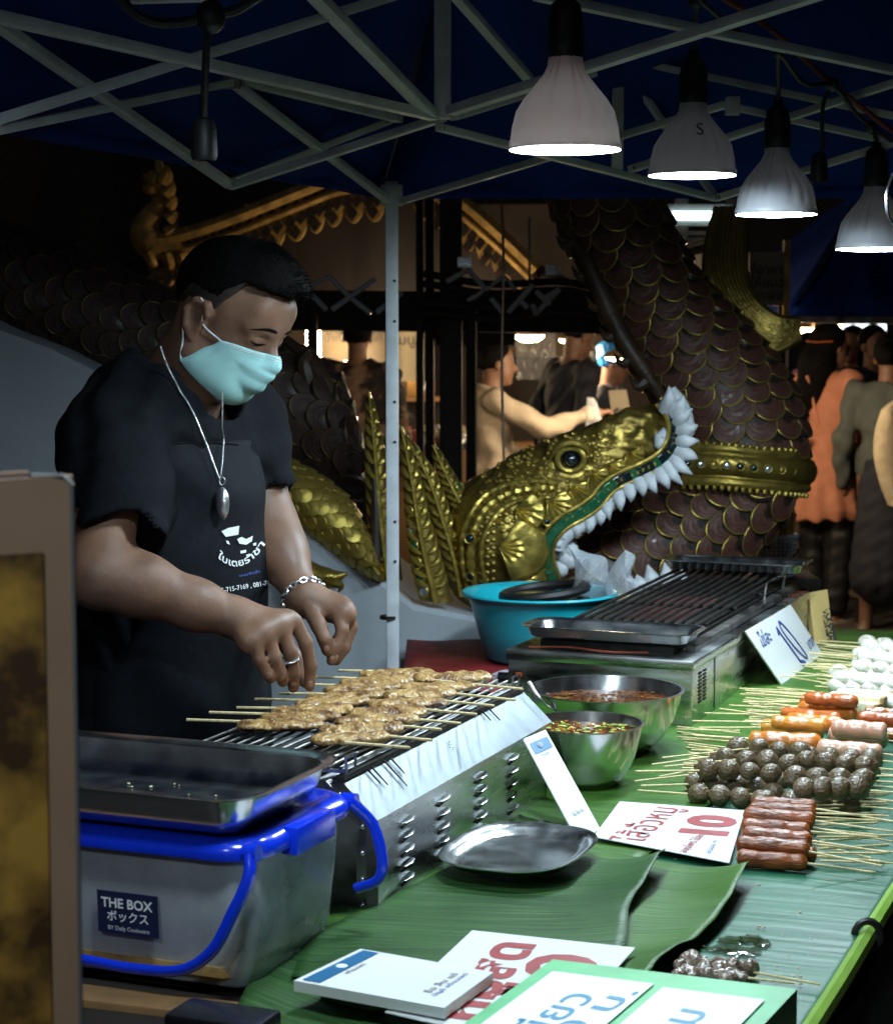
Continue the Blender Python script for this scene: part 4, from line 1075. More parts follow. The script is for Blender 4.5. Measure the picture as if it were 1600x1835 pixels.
# eyebrows, lashes
def on_face(y, z, lift=.0):
    o_ = Vector(hp(.22, y, z)); d_ = HR @ Vector((-1, 0, 0)); h_ = bvb.ray_cast(o_, d_); return h_[0] - d_ * lift if h_[0] else Vector(hp(.09, y, z))
for s in (1, -1):
    MB().tube([on_face((.013 + .042 * i / 13) * s, .0215 + .0075 * sin(pi * min(1, .15 + i / 15)) - .004 * i / 13, .0004) for i in range(14)], [.0014, .0026, .0034, .0038, .004, .004, .0039, .0037, .0034, .003, .0026, .002, .0014, .0007], 6, flat=.6).build('eyebrow', M['hair'], ven)
    MB().tube([on_face((.017 + .030 * i / 11) * s, -.0015 - .0035 * sin(pi * i / 11), .0006) for i in range(12)], [.0005, .0011, .0015, .0017, .0018, .0018, .0018, .0017, .0016, .0014, .001, .0005], 6).build('eyelashes', M['hair'], ven)
    MB().tube([on_face((.018 + .028 * i / 11) * s, .0075 + .0030 * sin(pi * i / 11), .0001) for i in range(12)], .0007, 5).build('eyelid_crease', M['stubble'], ven)
# surgical mask
def mk_p(a, b):
    s = abs(a); xf = lerp_poly([(.104, 0, 0), (.119, 0, 0), (.122, 0, 0), (.115, 0, 0), (.095, 0, 0), (.070, 0, 0)], b).x
    zf = -.014 - .104 * b; xs = .046 - .050 * b; zs = -.022 - .058 * b
    w = s ** 1.7; fold = .0055 * (abs(((b * 3.2) % 1) - .5) * 2 - .5) * (1 - w)
    x = xf * (1 - w) + xs * w + fold; z = zf * (1 - s ** 2.2) + zs * s ** 2.2
    y = a * (.070 + .008 * b) * (1 - .22 * (1 - s) * s)
    return Vector(hp(x + .002 * sin(a * 9 + b * 7), y, z - .003 * sin(b * 9) * w))
mk_raw = mk_p
def mk_p(a, b):
    p = mk_raw(a, b); c = Vector(hp(0.0, 0, -.062 + .02 * (1 - b))); d = (p - c); L_ = d.length; d.normalize()
    far = c + d * .3; h = bvb.ray_cast(far, -d, .3)
    if h[0] is not None:
        r_ = (h[0] - c).length + .0035
        if r_ > L_ and r_ < L_ + .05: p = c + d * r_
    return p
rows = [[mk_p(-1 + 2 * j / 36, i / 30) for j in range(37)] for i in range(31)]
msk = link('face_mask', grid_mesh('face_mask', rows), M['mask'], ven); solid(msk, .0015, 0)
for b_ in (.03, .06): MB().tube([mk_p(-.96 + 1.92 * j / 40, b_) + (HR @ Vector((.0012, 0, 0))) for j in range(41)], .0007, 4).build('seam', M['elastic'], msk)
for s in (1, -1):
    MB().tube(spline([mk_p(.97 * s, .03), Vector(hp(.006, .080 * s, -.012)), Vector(hp(.002, .086 * s, .016)), Vector(hp(-.014, .087 * s, .026))], 16), .0015, 6).build('ear_loop', M['elastic'], msk)
    MB().tube(spline([mk_p(.97 * s, .97), Vector(hp(-.010, .080 * s, -.075)), Vector(hp(-.016, .083 * s, -.050)), Vector(hp(-.026, .087 * s, -.028))], 16), .0015, 6).build('ear_loop', M['elastic'], msk)

# t-shirt
Sh = SDF((-.84, 2.60, .78), (-.14, 3.48, 1.62), .0055)
Sh.ell(A(chest + Vector((0, 0, -.01))), (.122, .176, .200), CRn, .05); Sh.cone(A(rs), A(neckb + Vector((-.01, .005, -.012))), .064, .074, .03); Sh.cone(A(ls), A(neckb + Vector((-.01, .005, -.012))), .064, .074, .03); Sh.ell(A(belly), (.132, .166, .23), CRn, .08); Sh.ell(A(hips), (.132, .172, .20), CRn, .08)
Sh.cone(A(rs), A(ls), .068, .068, .05); Sh.cone(A(neckb + Vector((0, 0, -.05))), A(neckb + Vector((.006, -.005, -.012))), .095, .076, .04)
sl = rs.lerp(re, .66) + Vector((.020, -.004, -.006)); Sh.chain([A(rs), A(rs.lerp(sl, .5)), A(sl)], [.068, .073, .078], .04)
sll = ls.lerp(le, .70); Sh.chain([A(ls), A(sll)], [.070, .064], .04)
def cut(sdf, p, n_): 
    pass
# open the sleeve ends and the neck
dd = (re - rs).normalized()
Sh.cone(A(sl + dd * .060), A(sl + dd * .22), .088, .11, .004, 'sub'); Sh.cone(A(rs.lerp(re, .5)), A(re), .056, .062, .004, 'sub')
dl = (le - ls).normalized(); Sh.cone(A(sll + dl * .055), A(sll + dl * .2), .085, .09, .004, 'sub')
hdir = Vector(hp(-.03, 0, -.09)) - neckb
Sh.cone(A(neckb + cf * .035 + Vector((0, 0, -.012))), A(neckb + hdir * 1.0 + Vector((0, 0, .03))), .077, .11, .006, 'sub')
Sh.fn(lambda X, Y, Z: .0030 * np.sin((X * .6 + Y * .8 + Z * .5) * 62 + 3 * np.sin(Z * 13)) * np.ones_like(X + Y + Z) - 9, .001, 'int')
Sh.f += (.0036 * np.sin((Sh.ax[0][:, None, None] * 1.1 - Sh.ax[1][None, :, None] * .6 + Sh.ax[2][None, None, :] * .35) * 70 + 2.5 * np.sin(Sh.ax[2][None, None, :] * 16 + Sh.ax[0][:, None, None] * 9)) + .0018 * np.sin((Sh.ax[2][None, None, :] - Sh.ax[0][:, None, None] * .7) * 95 + 2 * np.sin(Sh.ax[1][None, :, None] * 20))).astype(np.float32)
shirt = link('t_shirt', Sh.mesh('t_shirt'), M['shirt'], ven)
sm2 = shirt.modifiers.new('smooth', 'SMOOTH'); sm2.factor = .5; sm2.iterations = 4
# apron bib and skirt over the front
Ap = SDF((-.78, 2.74, .76), (-.14, 3.40, 1.50), .0055)
Ap.ell(A(chest + Vector((0, 0, -.02))), (.132, .182, .238), CRn, .05); Ap.ell(A(belly), (.143, .177, .24), CRn, .08); Ap.ell(A(hips), (.143, .186, .22), CRn, .08)
def apr(X, Y, Z):
    rx, ry = X - chest.x, Y - chest.y
    fwd = rx * cf.x + ry * cf.y; lat = rx * -cr_.x + ry * -cr_.y; zt = P(350, 788, 3.0).z
    hw = np.where(Z > 1.20, .118 + .012 * (zt - Z), .118 + .26 * np.clip(1.20 - Z, 0, .35))
    return np.maximum(np.maximum(np.abs(lat - .012) - hw, Z - zt), .028 - fwd)
Ap.fn(apr, .006)
Ap.f += (.0034 * np.sin((Ap.ax[0][:, None, None] * .9 - Ap.ax[1][None, :, None] * .4 + Ap.ax[2][None, None, :] * .5) * 52 + 2.2 * np.sin(Ap.ax[2][None, None, :] * 14))).astype(np.float32)
apro = link('apron', Ap.mesh('apron'), M['apron'], ven)
tr_ap = BVHTree.FromPolygons([v.co.copy() for v in apro.data.vertices], [tuple(p.vertices) for p in apro.data.polygons])
seam = [on_body(296 + 130 * i / 14, 797 - 3 * sin(i / 14 * pi), .0008, tr_ap)[0] for i in range(15)]
MB().tube(seam, .0012, 5).build('apron_seam', M['shirt'], ven)
# printed lettering on the apron, wrapped on the cloth
def printed(body_, p0, p1, h, m='print', arc=0.0, bold=.0):
    me = text_mesh(body_, 1, 0, bold); xs = [v.co.x for v in me.vertices]; w = max(xs) - min(xs); x0 = min(xs); dx, dy = p1[0] - p0[0], p1[1] - p0[1]; L_ = math.hypot(dx, dy)
    for v in me.vertices:
        t = (v.co.x - x0) / w; up = v.co.y * h
        ang = math.atan2(dy, dx) + arc * (.5 - t) * 2
        px = p0[0] + dx * t + sin(ang) * up; py = p0[1] + dy * t + arc * L_ * .5 * (1 - (2 * t - 1) ** 2) - cos(ang) * up
        p, n_ = on_body(px, py, .0016, tr_ap); v.co = p
    me.materials.clear(); return link('lettering', me, M[m], apro, True, False)
printed('ใบเตยราชา', (391, 994), (470, 972), 17, arc=.62, bold=.02)
printed('ขนมจีนน้ำ', (428, 1032), (464, 1024), 6, 'print_b')
printed('โทร : 085-715-7169 , 081-74', (362, 1064), (482, 1044), 12, bold=.012)
# plain white printed motif (bowl and crumbs)
for pts in ([(424, 966), (432, 962), (440, 966), (452, 960), (450, 970), (440, 976), (428, 974)], [(430, 987), (440, 985), (440, 990), (430, 992)], [(404, 968), (409, 970), (411, 976), (406, 974)], [(452, 974), (458, 972), (458, 977), (453, 978)], [(440, 994), (447, 992), (447, 997), (441, 998)], [(396, 952), (408, 946), (428, 942), (426, 958), (404, 962)]):
    MB().add([on_body(x, y, .0016, tr_ap)[0] for x, y in pts], [tuple(range(len(pts)))]).build('printed_motif', M['print'], apro, smooth=False)
# trousers / long apron hem down to the ground
Lg = SDF((-.74, 2.86, 0.0), (-.14, 3.40, 1.0), .012)
Lg.ell(A(hips), (.135, .180, .18), CRn, .05)
for s, off in ((1, .0), (-1, .03)):
    h_ = hips + cr_ * (.09 * s); f_ = Vector((h_.x, h_.y, .07)) + cf * off + cr_ * (.03 * s)
    Lg.chain([A(h_), A(h_.lerp(f_, .5)), A(f_)], [.10, .082, .062], .03)
link('trousers', Lg.mesh('trousers'), M['shirt'], ven)
for s in (1, -1):
    f_ = Vector((hips.x, hips.y, 0)) + cr_ * (.12 * s)
    MB().ball(f_ + cf * .05 + Vector((0, 0, .04)), (.13, .05, .045), 2, rot=CR).build('shoe', M['black'], ven)
# necklace with amulet, bracelet, ring
am = on_body(391, 868, .012, tr_ap)[0]
trs = BVHTree.FromPolygons([v.co.copy() for v in shirt.data.vertices], [tuple(p.vertices) for p in shirt.data.polygons])
def hang(pts):
    out = []
    for x, y in pts:
        p1, n_ = on_body(x, y, .005, trs); p2, n2 = on_body(x, y, .005, tr_ap); p3, n3 = on_body(x, y, .004, bvb)
        out.append(min((p1, p2, p3), key=lambda q_: q_.y if q_ else 9))
    return out
for path in ([(288, 620), (300, 655), (318, 690), (335, 725), (352, 762), (366, 795), (378, 828), (389, 858)], [(399, 703), (399, 735), (398, 770), (396, 805), (394, 835), (391, 860)]):
    full = [lerp_poly([(x, y, 0) for x, y in path], i / 40) for i in range(41)]; ps = hang([(q_.x, q_.y) for q_ in full])
    for it in range(4): ps = [ps[0]] + [(ps[i - 1] + 2 * ps[i] + ps[i + 1]) / 4 for i in range(1, 40)] + [ps[-1]]
    MB().tube(ps, .0013, 6).build('necklace', M['silver'], ven)
pend = MB().ball(on_body(391, 898, .012, tr_ap)[0], (.0125, .009, .028), 3, rot=CR, fn=lambda q_: 1 - .18 * max(0, q_.z)).build('amulet', M['silver'], ven)
MB().tube([on_body(391, 864, .010, tr_ap)[0] + Vector((.004 * cos(w), 0, .006 * sin(w))) for w in [2 * pi * i / 12 for i in range(12)]], .0012, 5, closed=True).build('amulet_ring', M['silver'], pend)
ax = (lw - le).normalized(); bx_ = ax.cross(Vector((0, 0, 1))).normalized(); by_ = ax.cross(bx_)
bc_ = le.lerp(lw, .97)
lk = MB().tube([Vector((.0060 * cos(w), .0042 * sin(w), 0)) for w in [2 * pi * i / 10 for i in range(10)]], .0017, 5, closed=True).mesh('bracelet_link'); lk.materials.append(M['silver'])
for k in range(24):
    w = 2 * pi * k / 24; p = bc_ + (bx_ * cos(w) + by_ * sin(w)) * .0350 + ax * .004 * sin(w * 1)
    o = bpy.data.objects.new('bracelet_link', lk); COL.objects.link(o); o.parent = ven; o.matrix_parent_inverse = wm(ven).inverted(); o.location = p
    tdir = (-bx_ * sin(w) + by_ * cos(w)); o.rotation_euler = (tdir.to_track_quat('X', 'Z').to_matrix() @ Matrix.Rotation((k % 2) * pi / 2 + .6, 3, 'X')).to_euler()
rp0, rp1 = P(505, 1124, 2.858), P(520, 1168, 2.856); rc_ = P(519, 1182, 2.857); ax = (P(527, 1206, 2.864) - rp1).normalized(); bx_ = ax.cross(Vector((0, 1, 0))).normalized(); by_ = ax.cross(bx_)
MB().tube([rc_ + (bx_ * cos(w) + by_ * sin(w)) * .0124 for w in [2 * pi * i / 24 for i in range(24)]], .0026, 8, closed=True, flat=.6).build('finger_ring', M['silver'], ven)

# ================================================================== THE TABLE
tbl = empty('stall_table', tb(1.2, -.47, 0), 'long stall table covered with banana leaves, carrying grills and skewers', 'table')
tc_, hx, hy = tb(1.24, -.48, TZ - .022), .47, 1.62
rotT = Matrix.Rotation(-TA, 3, 'Z')
MB().box(tc_, (hx, hy, .018), rotT, bev=.004).build('table_top', M['wood_d'], tbl)
MB().box(tb(1.24, -.48, TZ - .20), (hx - .01, hy - .01, .155), rotT).build('apron_board', M['wood_d'], tbl)
for s, v in ((-.3, -.08), (-.3, -.9), (2.8, -.08), (2.8, -.9)):
    p = tb(s, v); MB().box((p.x, p.y, .2), (.02, .02, .2), rotT).build('leg', M['steel_d'], tbl)
# banner hung from the right side, printed with red blobs
bn = mat('printed_banner', (.020, .030, .015), .6, 0, col2=(.16, .020, .020), vscale=7, contrast=(.55, .6))
rows = [[tb(-.42 + 3.3 * j / 30, .012 + .008 * sin(j * 1.3 + i), TZ - .03 - .6 * i / 6) for j in range(31)] for i in range(7)]
solid(tag(link('printed_banner', grid_mesh('printed_banner', rows), bn), 'dark printed banner hanging down the right side of the table', 'banner'), .002)

def leaf(name, Lp, Rp, z, lift, m, label, n=46, mcol=26, base=0.0, fold=None, rib=False, ripple=.0025, seed=0):
    """sheet between two edges given on the table plane, right edge lifting off"""
    rr = random.Random(seed); rows = []; uv = []
    ph = [rr.uniform(0, 6) for _ in range(4)]
    for i in range(n + 1):
        t = i / n; l = lerp_poly(Lp, t); r = lerp_poly(Rp, t); row = []; ur = []
        for j in range(mcol + 1):
            a = j / mcol; p = l.lerp(r, a)
            e = max(0, (a - .62) / .38)
            h = z + base + ripple * (1 + sin(t * 17 + a * 3 + ph[0]) * .6 + sin(t * 41 + ph[1] + a * 5) * .4) + lift(t) * e ** 2.2
            row.append(Vector((p.x, p.y, h))); ur.append((a, t))
        rows.append(row); uv.append(ur)
    o = link(name, grid_mesh(name, rows, uv), M[m]); solid(o, .0012, 1)
    if rib:
        MB().tube([rows[i][-1] + Vector((0, 0, -.004)) for i in range(n + 1)], .011, 8).build('midrib', M['rib'], o)
    return tag(o, label, 'leaf', 'banana leaves spread on the table')
tp = lambda s, v: Vector(tb(s, v, 0))
leaf('banana_leaf', [tp(-.42, -.40), tp(.4, -.38), tp(1.2, -.36), tp(2.1, -.38), tp(2.86, -.40)], [tp(-.42, .0), tp(.4, .006), tp(1.2, .002), tp(2.1, .006), tp(2.86, .0)], TZ, lambda t: .0, 'leaf_b', 'glossy blue-green banana leaf along the right edge of the table', rib=True, n=80, seed=1)
leaf('banana_leaf', [tp(.1, -.93), tp(.8, -.94), tp(1.6, -.93), tp(2.86, -.94)], [tp(.1, -.36), tp(.8, -.34), tp(1.6, -.33), tp(2.86, -.34)], TZ + .002, lambda t: .003, 'leaf_l', 'bright green banana leaf under the two grills and the sauce bowls', n=80, base=.0015, seed=2)
leaf('banana_leaf', [tp(-.42, -.56), tp(-.19, -.60), tp(.02, -.70), tp(.2, -.95)], [tp(-.42, -.35), tp(-.3, -.35), tp(-.1, -.36), tp(.2, -.34)], TZ + .003, lambda t: .004, 'leaf', 'dark green banana leaf beside the blue-lidded box at the front', base=.002, seed=3)
# middle leaf with a lifted, wavy right edge, then the upper leaf on top
Bd = [T(1128, 1790, .815), T(1190, 1735, .815), T(1262, 1670, .82), T(1312, 1608, .825), T(1342, 1556, .825)]
leaf('banana_leaf', [tp(-.12, -.46), tp(.05, -.46), tp(.2, -.46), tp(.4, -.46), tp(.58, -.45)], Bd, TZ + .004, lambda t: (.020 + .008 * sin(t * 9)) * min(1, .2 + t * 2.5), 'leaf_l', 'light green banana leaf with curled wavy edge below the red price card', base=.003, seed=4)
Ad = [T(1095, 1760, .82), T(1122, 1690, .82), T(1130, 1625, .822), T(1168, 1572, .83), T(1192, 1532, .832)]
leaf('banana_leaf', [tp(-.10, -.58), tp(.05, -.62), tp(.22, -.60), tp(.4, -.58), tp(.56, -.58)], Ad, TZ + .007, lambda t: (.024 + .010 * sin(t * 8 + 1)) * min(1, max(0, t * 3 - .3)), 'leaf', 'deep green banana leaf with raised edge under the oval steel tray', base=.004, seed=5)
# torn scrap at the front
leaf('leaf_scrap', [T(575, 1795, .805), T(600, 1770, .805), T(640, 1760, .805)], [T(690, 1835, .805), T(700, 1800, .81), T(690, 1775, .81)], TZ + .008, lambda t: .012, 'leaf_l', 'torn yellow-green leaf scrap in front of the lying white card', n=12, mcol=12, seed=6)
M['tie'] = M['black']
tag(MB().tube([tb(.33, .006, TZ + .004) + Vector((.016 * cos(w), 0, .018 * sin(w))) for w in [2 * pi * i / 16 for i in range(16)]], .005, 6, closed=True).build('cable_tie', M['black']), 'black tie clamping the leaf rib to the table edge', 'tie')
wet = mat('sauce_puddle', (.030, .045, .008), .05, 0, coat=1, alpha=.75)
pd = MB()
for cx_, cy_, w, h in ((1310, 1685, 26, 8), (1345, 1682, 22, 8), (1290, 1700, 30, 6), (1330, 1705, 34, 9), (1365, 1690, 16, 9)):
    pts = []
    for k in range(20):
        a = 2 * pi * k / 20; q_ = 1 + .18 * sin(k * 2.3); pts.append(T(cx_ + w * cos(a) * q_, cy_ + h * sin(a) * q_, TZ + .0055))
    c = T(cx_, cy_, TZ + .0085); base_ = len(pd.v); pd.add(pts + [c], [(k, (k + 1) % 20, 20) for k in range(20)])
tag(pd.build('sauce_puddle', wet), 'small glossy sauce puddle on the leaf behind the lone meat skewer', 'sauce')

# ================================================================== GRILL IN USE (front)
M['steel_l'] = mat('stained_steel', (.33, .31, .30), .38, 1, var=.3, vscale=60)
M['steel_h'] = mat('brushed_steel', (.27, .30, .33), .50, 1, var=.25, vscale=14, rvar=.1)
def tloc(o): return o
g1 = empty('charcoal_grill', tb(.53, -.74, TZ), 'stainless steel tabletop grill with slanted front panel and flat satay on its rack', 'grill')
# body
s0, s1, v0, v1 = .196, .862, -.60, -.90
def sbox(sa, sb, va, vb, za, zb, bev=.002):
    return MB().box(tb((sa + sb) / 2, (va + vb) / 2, (za + zb) / 2), (abs(vb - va) / 2, (sb - sa) / 2, (zb - za) / 2), rotT, bev=bev)
def quad(*p): 
    m = MB(); m.add(p, [tuple(range(len(p)))]); return m
# side walls as thin sheets
o = MB(); fr_ = [tb(s0, v0, .80), tb(s1, v0, .80), tb(s1, v0, .925), tb(s0, v0, .925)]
o.add(fr_, [(0, 1, 2, 3)]); front = solid(o.build('front_panel', M['steel'], g1, smooth=False), .003, -1)
o = MB().add([tb(s0, v0, .925), tb(s1 + .03, v0, .925), tb(s1 + .03, v0 - .050, .972), tb(s0, v0 - .050, .972)], [(0, 1, 2, 3)])
hood = solid(o.build('slanted_panel', M['steel_h'], g1, smooth=False), .003, -1)
# drip runs on the slanted panel
for k, (t, l) in enumerate(((.12, .5), (.18, .7), (.10, .4), (.21, .45), (.72, .3), (.76, .4))):
    a = tb(s0, v0 - .050, .9722).lerp(tb(s1 + .03, v0 - .050, .9722), t); b_ = tb(s0, v0, .9252).lerp(tb(s1 + .03, v0, .9252), t)
    n_ = TV * .04 + Vector((0, 0, .04)); MB().tube([a + n_ * .06, a.lerp(b_, l) + n_ * .06], [.0016, .0010], 6).build('grease_drip', M['char'], hood)
# near end: chamfered sheet with riveted angle strip
ne = [tb(s0, v0, .80), tb(s0, v0, .925), tb(s0, v0 - .05, .972), tb(s0, v0 - .09, .972), tb(s0, v1 + .05, .972), tb(s0, v1, .925), tb(s0, v1, .80)]
o = MB().add(ne, [tuple(range(7))]); end = solid(o.build('end_panel', M['steel_d'], g1, smooth=False), .003, 1)
for a, b_ in ((ne[0], ne[1]), (ne[1], ne[2])):
    d = (b_ - a); q1 = a + TV * -.020 + TU * -.003; q2 = b_ + TV * -.020 + TU * -.003
    MB().bar(q1, q2, .018, .003).build('edge_strip', M['steel_d'], end)
    for t in (.08, .36, .64, .92): p = q1.lerp(q2, t); MB().ball(p + TU * -.003, (.0045, .003, .0045), 2).build('rivet', M['steel'], end)
fe = [tb(s1, v, z) for v, z in ((v0, .80), (v0, .925), (v0 - .05, .972), (v1 + .05, .972), (v1, .925), (v1, .80))]
solid(MB().add(fe, [tuple(range(6))[::-1]]).build('end_panel', M['steel_d'], g1, smooth=False), .003, 1)
solid(MB().add([tb(s0, v1, .80), tb(s1, v1, .80), tb(s1, v1, .925), tb(s0, v1, .925)], [(3, 2, 1, 0)]).build('back_panel', M['steel_d'], g1, smooth=False), .003)
sbox(s0 + .004, s1 - .004, v0 - .02, v1 + .02, .80, .804).build('floor_panel', M['steel_d'], g1)
sbox(s0 + .01, s1 - .01, v0 - .075, v1 + .05, .905, .945).build('coal_tray', M['char'], g1)
# bright heat shield strip between rack and slanted panel
sh = MB().add([tb(s0 + .01, v0 - .058, .978), tb(s1 + .02, v0 - .058, .978), tb(s1 + .02, v0 - .098, .965), tb(s0 + .01, v0 - .098, .965)], [(0, 1, 2, 3)])
solid(sh.build('drip_tray', mat('white_enamel', (.74, .77, .80), .35, 0, var=.08, vscale=20), g1, smooth=False), .002)
MB().bar(tb(s0 - .005, v0 - .052, .976), tb(s1 + .03, v0 - .052, .976), .012, .008).build('rail', M['char'], g1)
# louvres
for cs in (.285, .415, .565, .70):
    for k in range(5):
        z = .826 + .0195 * k; a = tb(cs - .017, v0 + .001, z); b_ = tb(cs + .017, v0 + .001, z + .004)
        MB().tube([a, a.lerp(b_, .12) + TV * .004, a.lerp(b_, .5) + TV * .006, a.lerp(b_, .88) + TV * .004, b_], [.001, .0036, .0040, .0036, .001], 8, flat=.25).build('louvre', M['steel'], front)
        MB().tube([a + Vector((0, 0, -.006)) + TV * .001, b_ + Vector((0, 0, -.006)) + TV * .001], .0024, 6).build('louvre_slot', M['char'], front)
MB().box(tb(s0 - .0035, v0 - .14, .865), (.006, .001, .016), rotT, bev=.0008).build('slot', M['char'], end)
for s_, v_ in ((s0 + .02, v0 - .02), (s1 - .02, v0 - .02), (s0 + .02, v1 + .02), (s1 - .02, v1 + .02)):
    MB().tube([tb(s_, v_, .797), tb(s_, v_, .803)], .012, 12).build('foot', M['black'], g1)
# small dotted emblem on the slanted panel
for dx, dy in ((0, 0), (.004, .003), (.008, .001), (.007, .008), (.001, .009), (.004, .012), (.010, .013), (-.003, .005)):
    p = tb(.52 + dx, v0 - .026 - dy * .7, .9495 + dy * .7); MB().ball(p + Vector((.0012, -.0006, .002)), .0010, 1).build('emblem_dot', M['ink_k'], hood)
# rack of rods
rk = empty('wire_rack', tb(.52, -.76, .99), 'wire cooking rack lying over the front grill', 'rack')
zr = .990
for k in range(15):
    v = v0 - .052 - .245 * k / 14
    MB().tube([tb(s0 - .005, v, zr), tb(s1 + .01, v, zr)], .0022, 6).build('rod', M['rod'], rk)
for s_ in (s0 + .0, s0 + .22, s0 + .44, s1):
    MB().tube([tb(s_, v0 - .045, zr - .005), tb(s_, v1 - .003, zr - .005)], .003, 6).build('cross_rod', M['rod'], rk)
for s_ in (s0, s1 - .03):
    MB().tube([tb(s_, v0 - .045, zr - .006), tb(s_, v0 - .046, zr + .014), tb(s_ + .03, v0 - .046, zr + .014), tb(s_ + .03, v0 - .046, zr - .006)], .002, 6).build('handle', M['rod'], rk)
# flat satay skewers: two rows
def noise_ball(seed):
    r = random.Random(seed); w = [(Vector((r.gauss(0, 1), r.gauss(0, 1), r.gauss(0, 1))), r.uniform(0, 6), r.uniform(2, 6)) for _ in range(7)]
    return lambda q: 1 + sum(.065 * sin(v.dot(q) * f * .6 + p) for v, p, f in w)
sat_me = []
for k in range(5):
    fnb = noise_ball(40 + k); r_ = random.Random(k)
    s_ = SDF((-.085, -.036, -.012), (.085, .036, .018), .0028)
    x = -.064
    while x < .066:
        wd = .017 + .008 * sin(pi * (x + .075) / .15) + r_.uniform(-.003, .003)
        s_.ell((x, r_.uniform(-.004, .004), 0), (r_.uniform(.012, .020), wd, r_.uniform(.0065, .0090)), None, .006)
        if r_.random() < .7: s_.ell((x + r_.uniform(-.005, .005), r_.choice((-1, 1)) * wd * .7, .001), (.010, .009, .007), None, .005)
        x += r_.uniform(.012, .018)
    s_.warp(.0007, 380, k); me = s_.mesh('meat'); me.materials.append(M['satay']); me.polygons.foreach_set('use_smooth', [True] * len(me.polygons)); sat_me.append(me)
st_me = MB().tube([(-.5, 0, 0), (.5, 0, 0)], .0021, 6).mesh('stick'); st_me.materials.append(M['bamboo'])
def satay(a, b, stick, k, label, z=1.0):
    """meat from a to b (table s,v pairs), stick end at stick"""
    A, B = tb(*a, z), tb(*b, z); c = (A + B) / 2; d = B - A; ang = math.atan2(d.y, d.x)
    r = empty('satay_skewer', c, label, 'skewer', 'pork satay on the front grill', ang)
    m = bpy.data.objects.new('meat', sat_me[k % 5]); COL.objects.link(m); m.parent = r; m.location = (0, 0, .003)
    L = d.length / .155; m.scale = (L, 1.02 + .16 * random.random(), .85); m.rotation_euler = (random.uniform(-.06, .06), 0, pi * (k % 2))
    E_ = tb(*stick, z + .006); far = A if (E_ - B).length < (E_ - A).length else B
    s = far.lerp(c, .2); s.z = z + .003; dd = E_ - s
    q_ = bpy.data.objects.new('stick', st_me); COL.objects.link(q_); q_.parent = r; q_.matrix_parent_inverse = wm(r).inverted()
    q_.location = (s + E_) / 2; q_.rotation_euler = dd.to_track_quat('X', 'Z').to_euler(); q_.scale = (dd.length, 1, 1)
    return r
names = ['nearest', 'second', 'third', 'fourth', 'fifth', 'sixth', 'seventh', 'farthest']
def inv(p): d_ = p - TO; return (d_.dot(TU), d_.dot(TV))
def L2(a, b, t): return (a[0] + (b[0] - a[0]) * t, a[1] + (b[1] - a[1]) * t)
for k in range(8):
    t = k / 7; j_ = random.uniform(-3, 3); A1, B1, E1 = L2((432, 1306), (652, 1216), t), L2((572, 1299), (772, 1207), t), L2((345, 1291), (600, 1200), t)
    satay(inv(T(A1[0] - 6, A1[1] + j_ * .3, 1.0)), inv(T(B1[0] + 6, B1[1], 1.0)), inv(T(E1[0] + j_ * 4, E1[1] + j_, 1.006)), k, f'{names[k]} flat grilled pork skewer in the row beside the vendor', z=.999 + .001 * (k % 2))
for k in range(8):
    t = k / 7; j_ = random.uniform(-3, 3); A1, B1, E1 = L2((552, 1330), (748, 1222), t), L2((694, 1324), (872, 1216), t), L2((735, 1340), (945, 1238), t)
    satay(inv(T(A1[0] - 5, A1[1], 1.0)), inv(T(B1[0] + 5, B1[1] + j_ * .3, 1.0)), inv(T(E1[0] + j_ * 4, E1[1] + j_, 1.006)), k + 3, f'{names[k]} flat grilled pork skewer in the row beside the slanted steel panel', z=1.0 + .001 * (k % 3))

# ================================================================== SECOND GRILL (behind)
g2 = empty('electric_grill', tb(2.05, -.71, TZ), 'long stainless steel grill with black rods and two shallow steel pans on top', 'grill')
a0, a1, b0, b1 = 1.508, 2.60, -.527, -.90
case = sbox(a0, a1, b0, b1, .806, .925, .004).build('casing', M['steel'], g2)
sbox(a0 - .004, a1 + .004, b0 + .004, b1 - .004, .913, .933, .004).build('top_rim', M['steel'], g2)
for k in range(9):
    for c in (0, 1): MB().box(tb(a0 + .055 + .035 * c, b0 + .0012, .845 + .007 * k), (.0012, .010, .0020), rotT).build('vent_slot', M['char'], case)
for j in range(3):
    for k in range(3): MB().box(tb(a0 - .0012, b0 - .20 + .08 * j - .03, .868 + .011 * k), (.022, .0012, .0026), rotT).build('vent_slot', M['char'], case)
MB().box(tb(a0 - .002, b1 + .025, .885), (.011, .003, .008), rotT, bev=.001).build('switch', M['black'], case)
MB().box(tb(a0 - .0045, b1 + .025, .885), (.007, .002, .0045), rotT, bev=.001).build('switch_lamp', mat('orange_switch', (.45, .06, .015), .3), case)
MB().tube([tb(a0 + .02, b1 - .002, .872), tb(a0 + .02, b1 - .026, .872)], .011, 12).build('knob', M['black'], case)
MB().box(tb(a0 + .17, b0 + .0012, .866), (.0008, .0008, .055), rotT).build('panel_seam', M['char'], case)
sbox(a0 + .05, a1 - .02, b0 - .05, b1 + .05, .930, .950, .003).build('fire_box', M['char'], g2)
M['ember'] = mat('dull_ember', (.05, .012, .010), .8, 0, var=.5, vscale=30, emis=(.8, .05, .03), estr=.02)
sbox(a0 + .30, a1 - .35, b0 - .12, b1 + .12, .949, .954, .003).build('ember_bed', M['ember'], g2)
for k in range(13):
    v = b0 - .055 - .26 * k / 12
    MB().tube([tb(a0 + .16, v, .962), tb(a1 - .03, v, .975)], .0042, 8).build('rod', M['char'], g2)
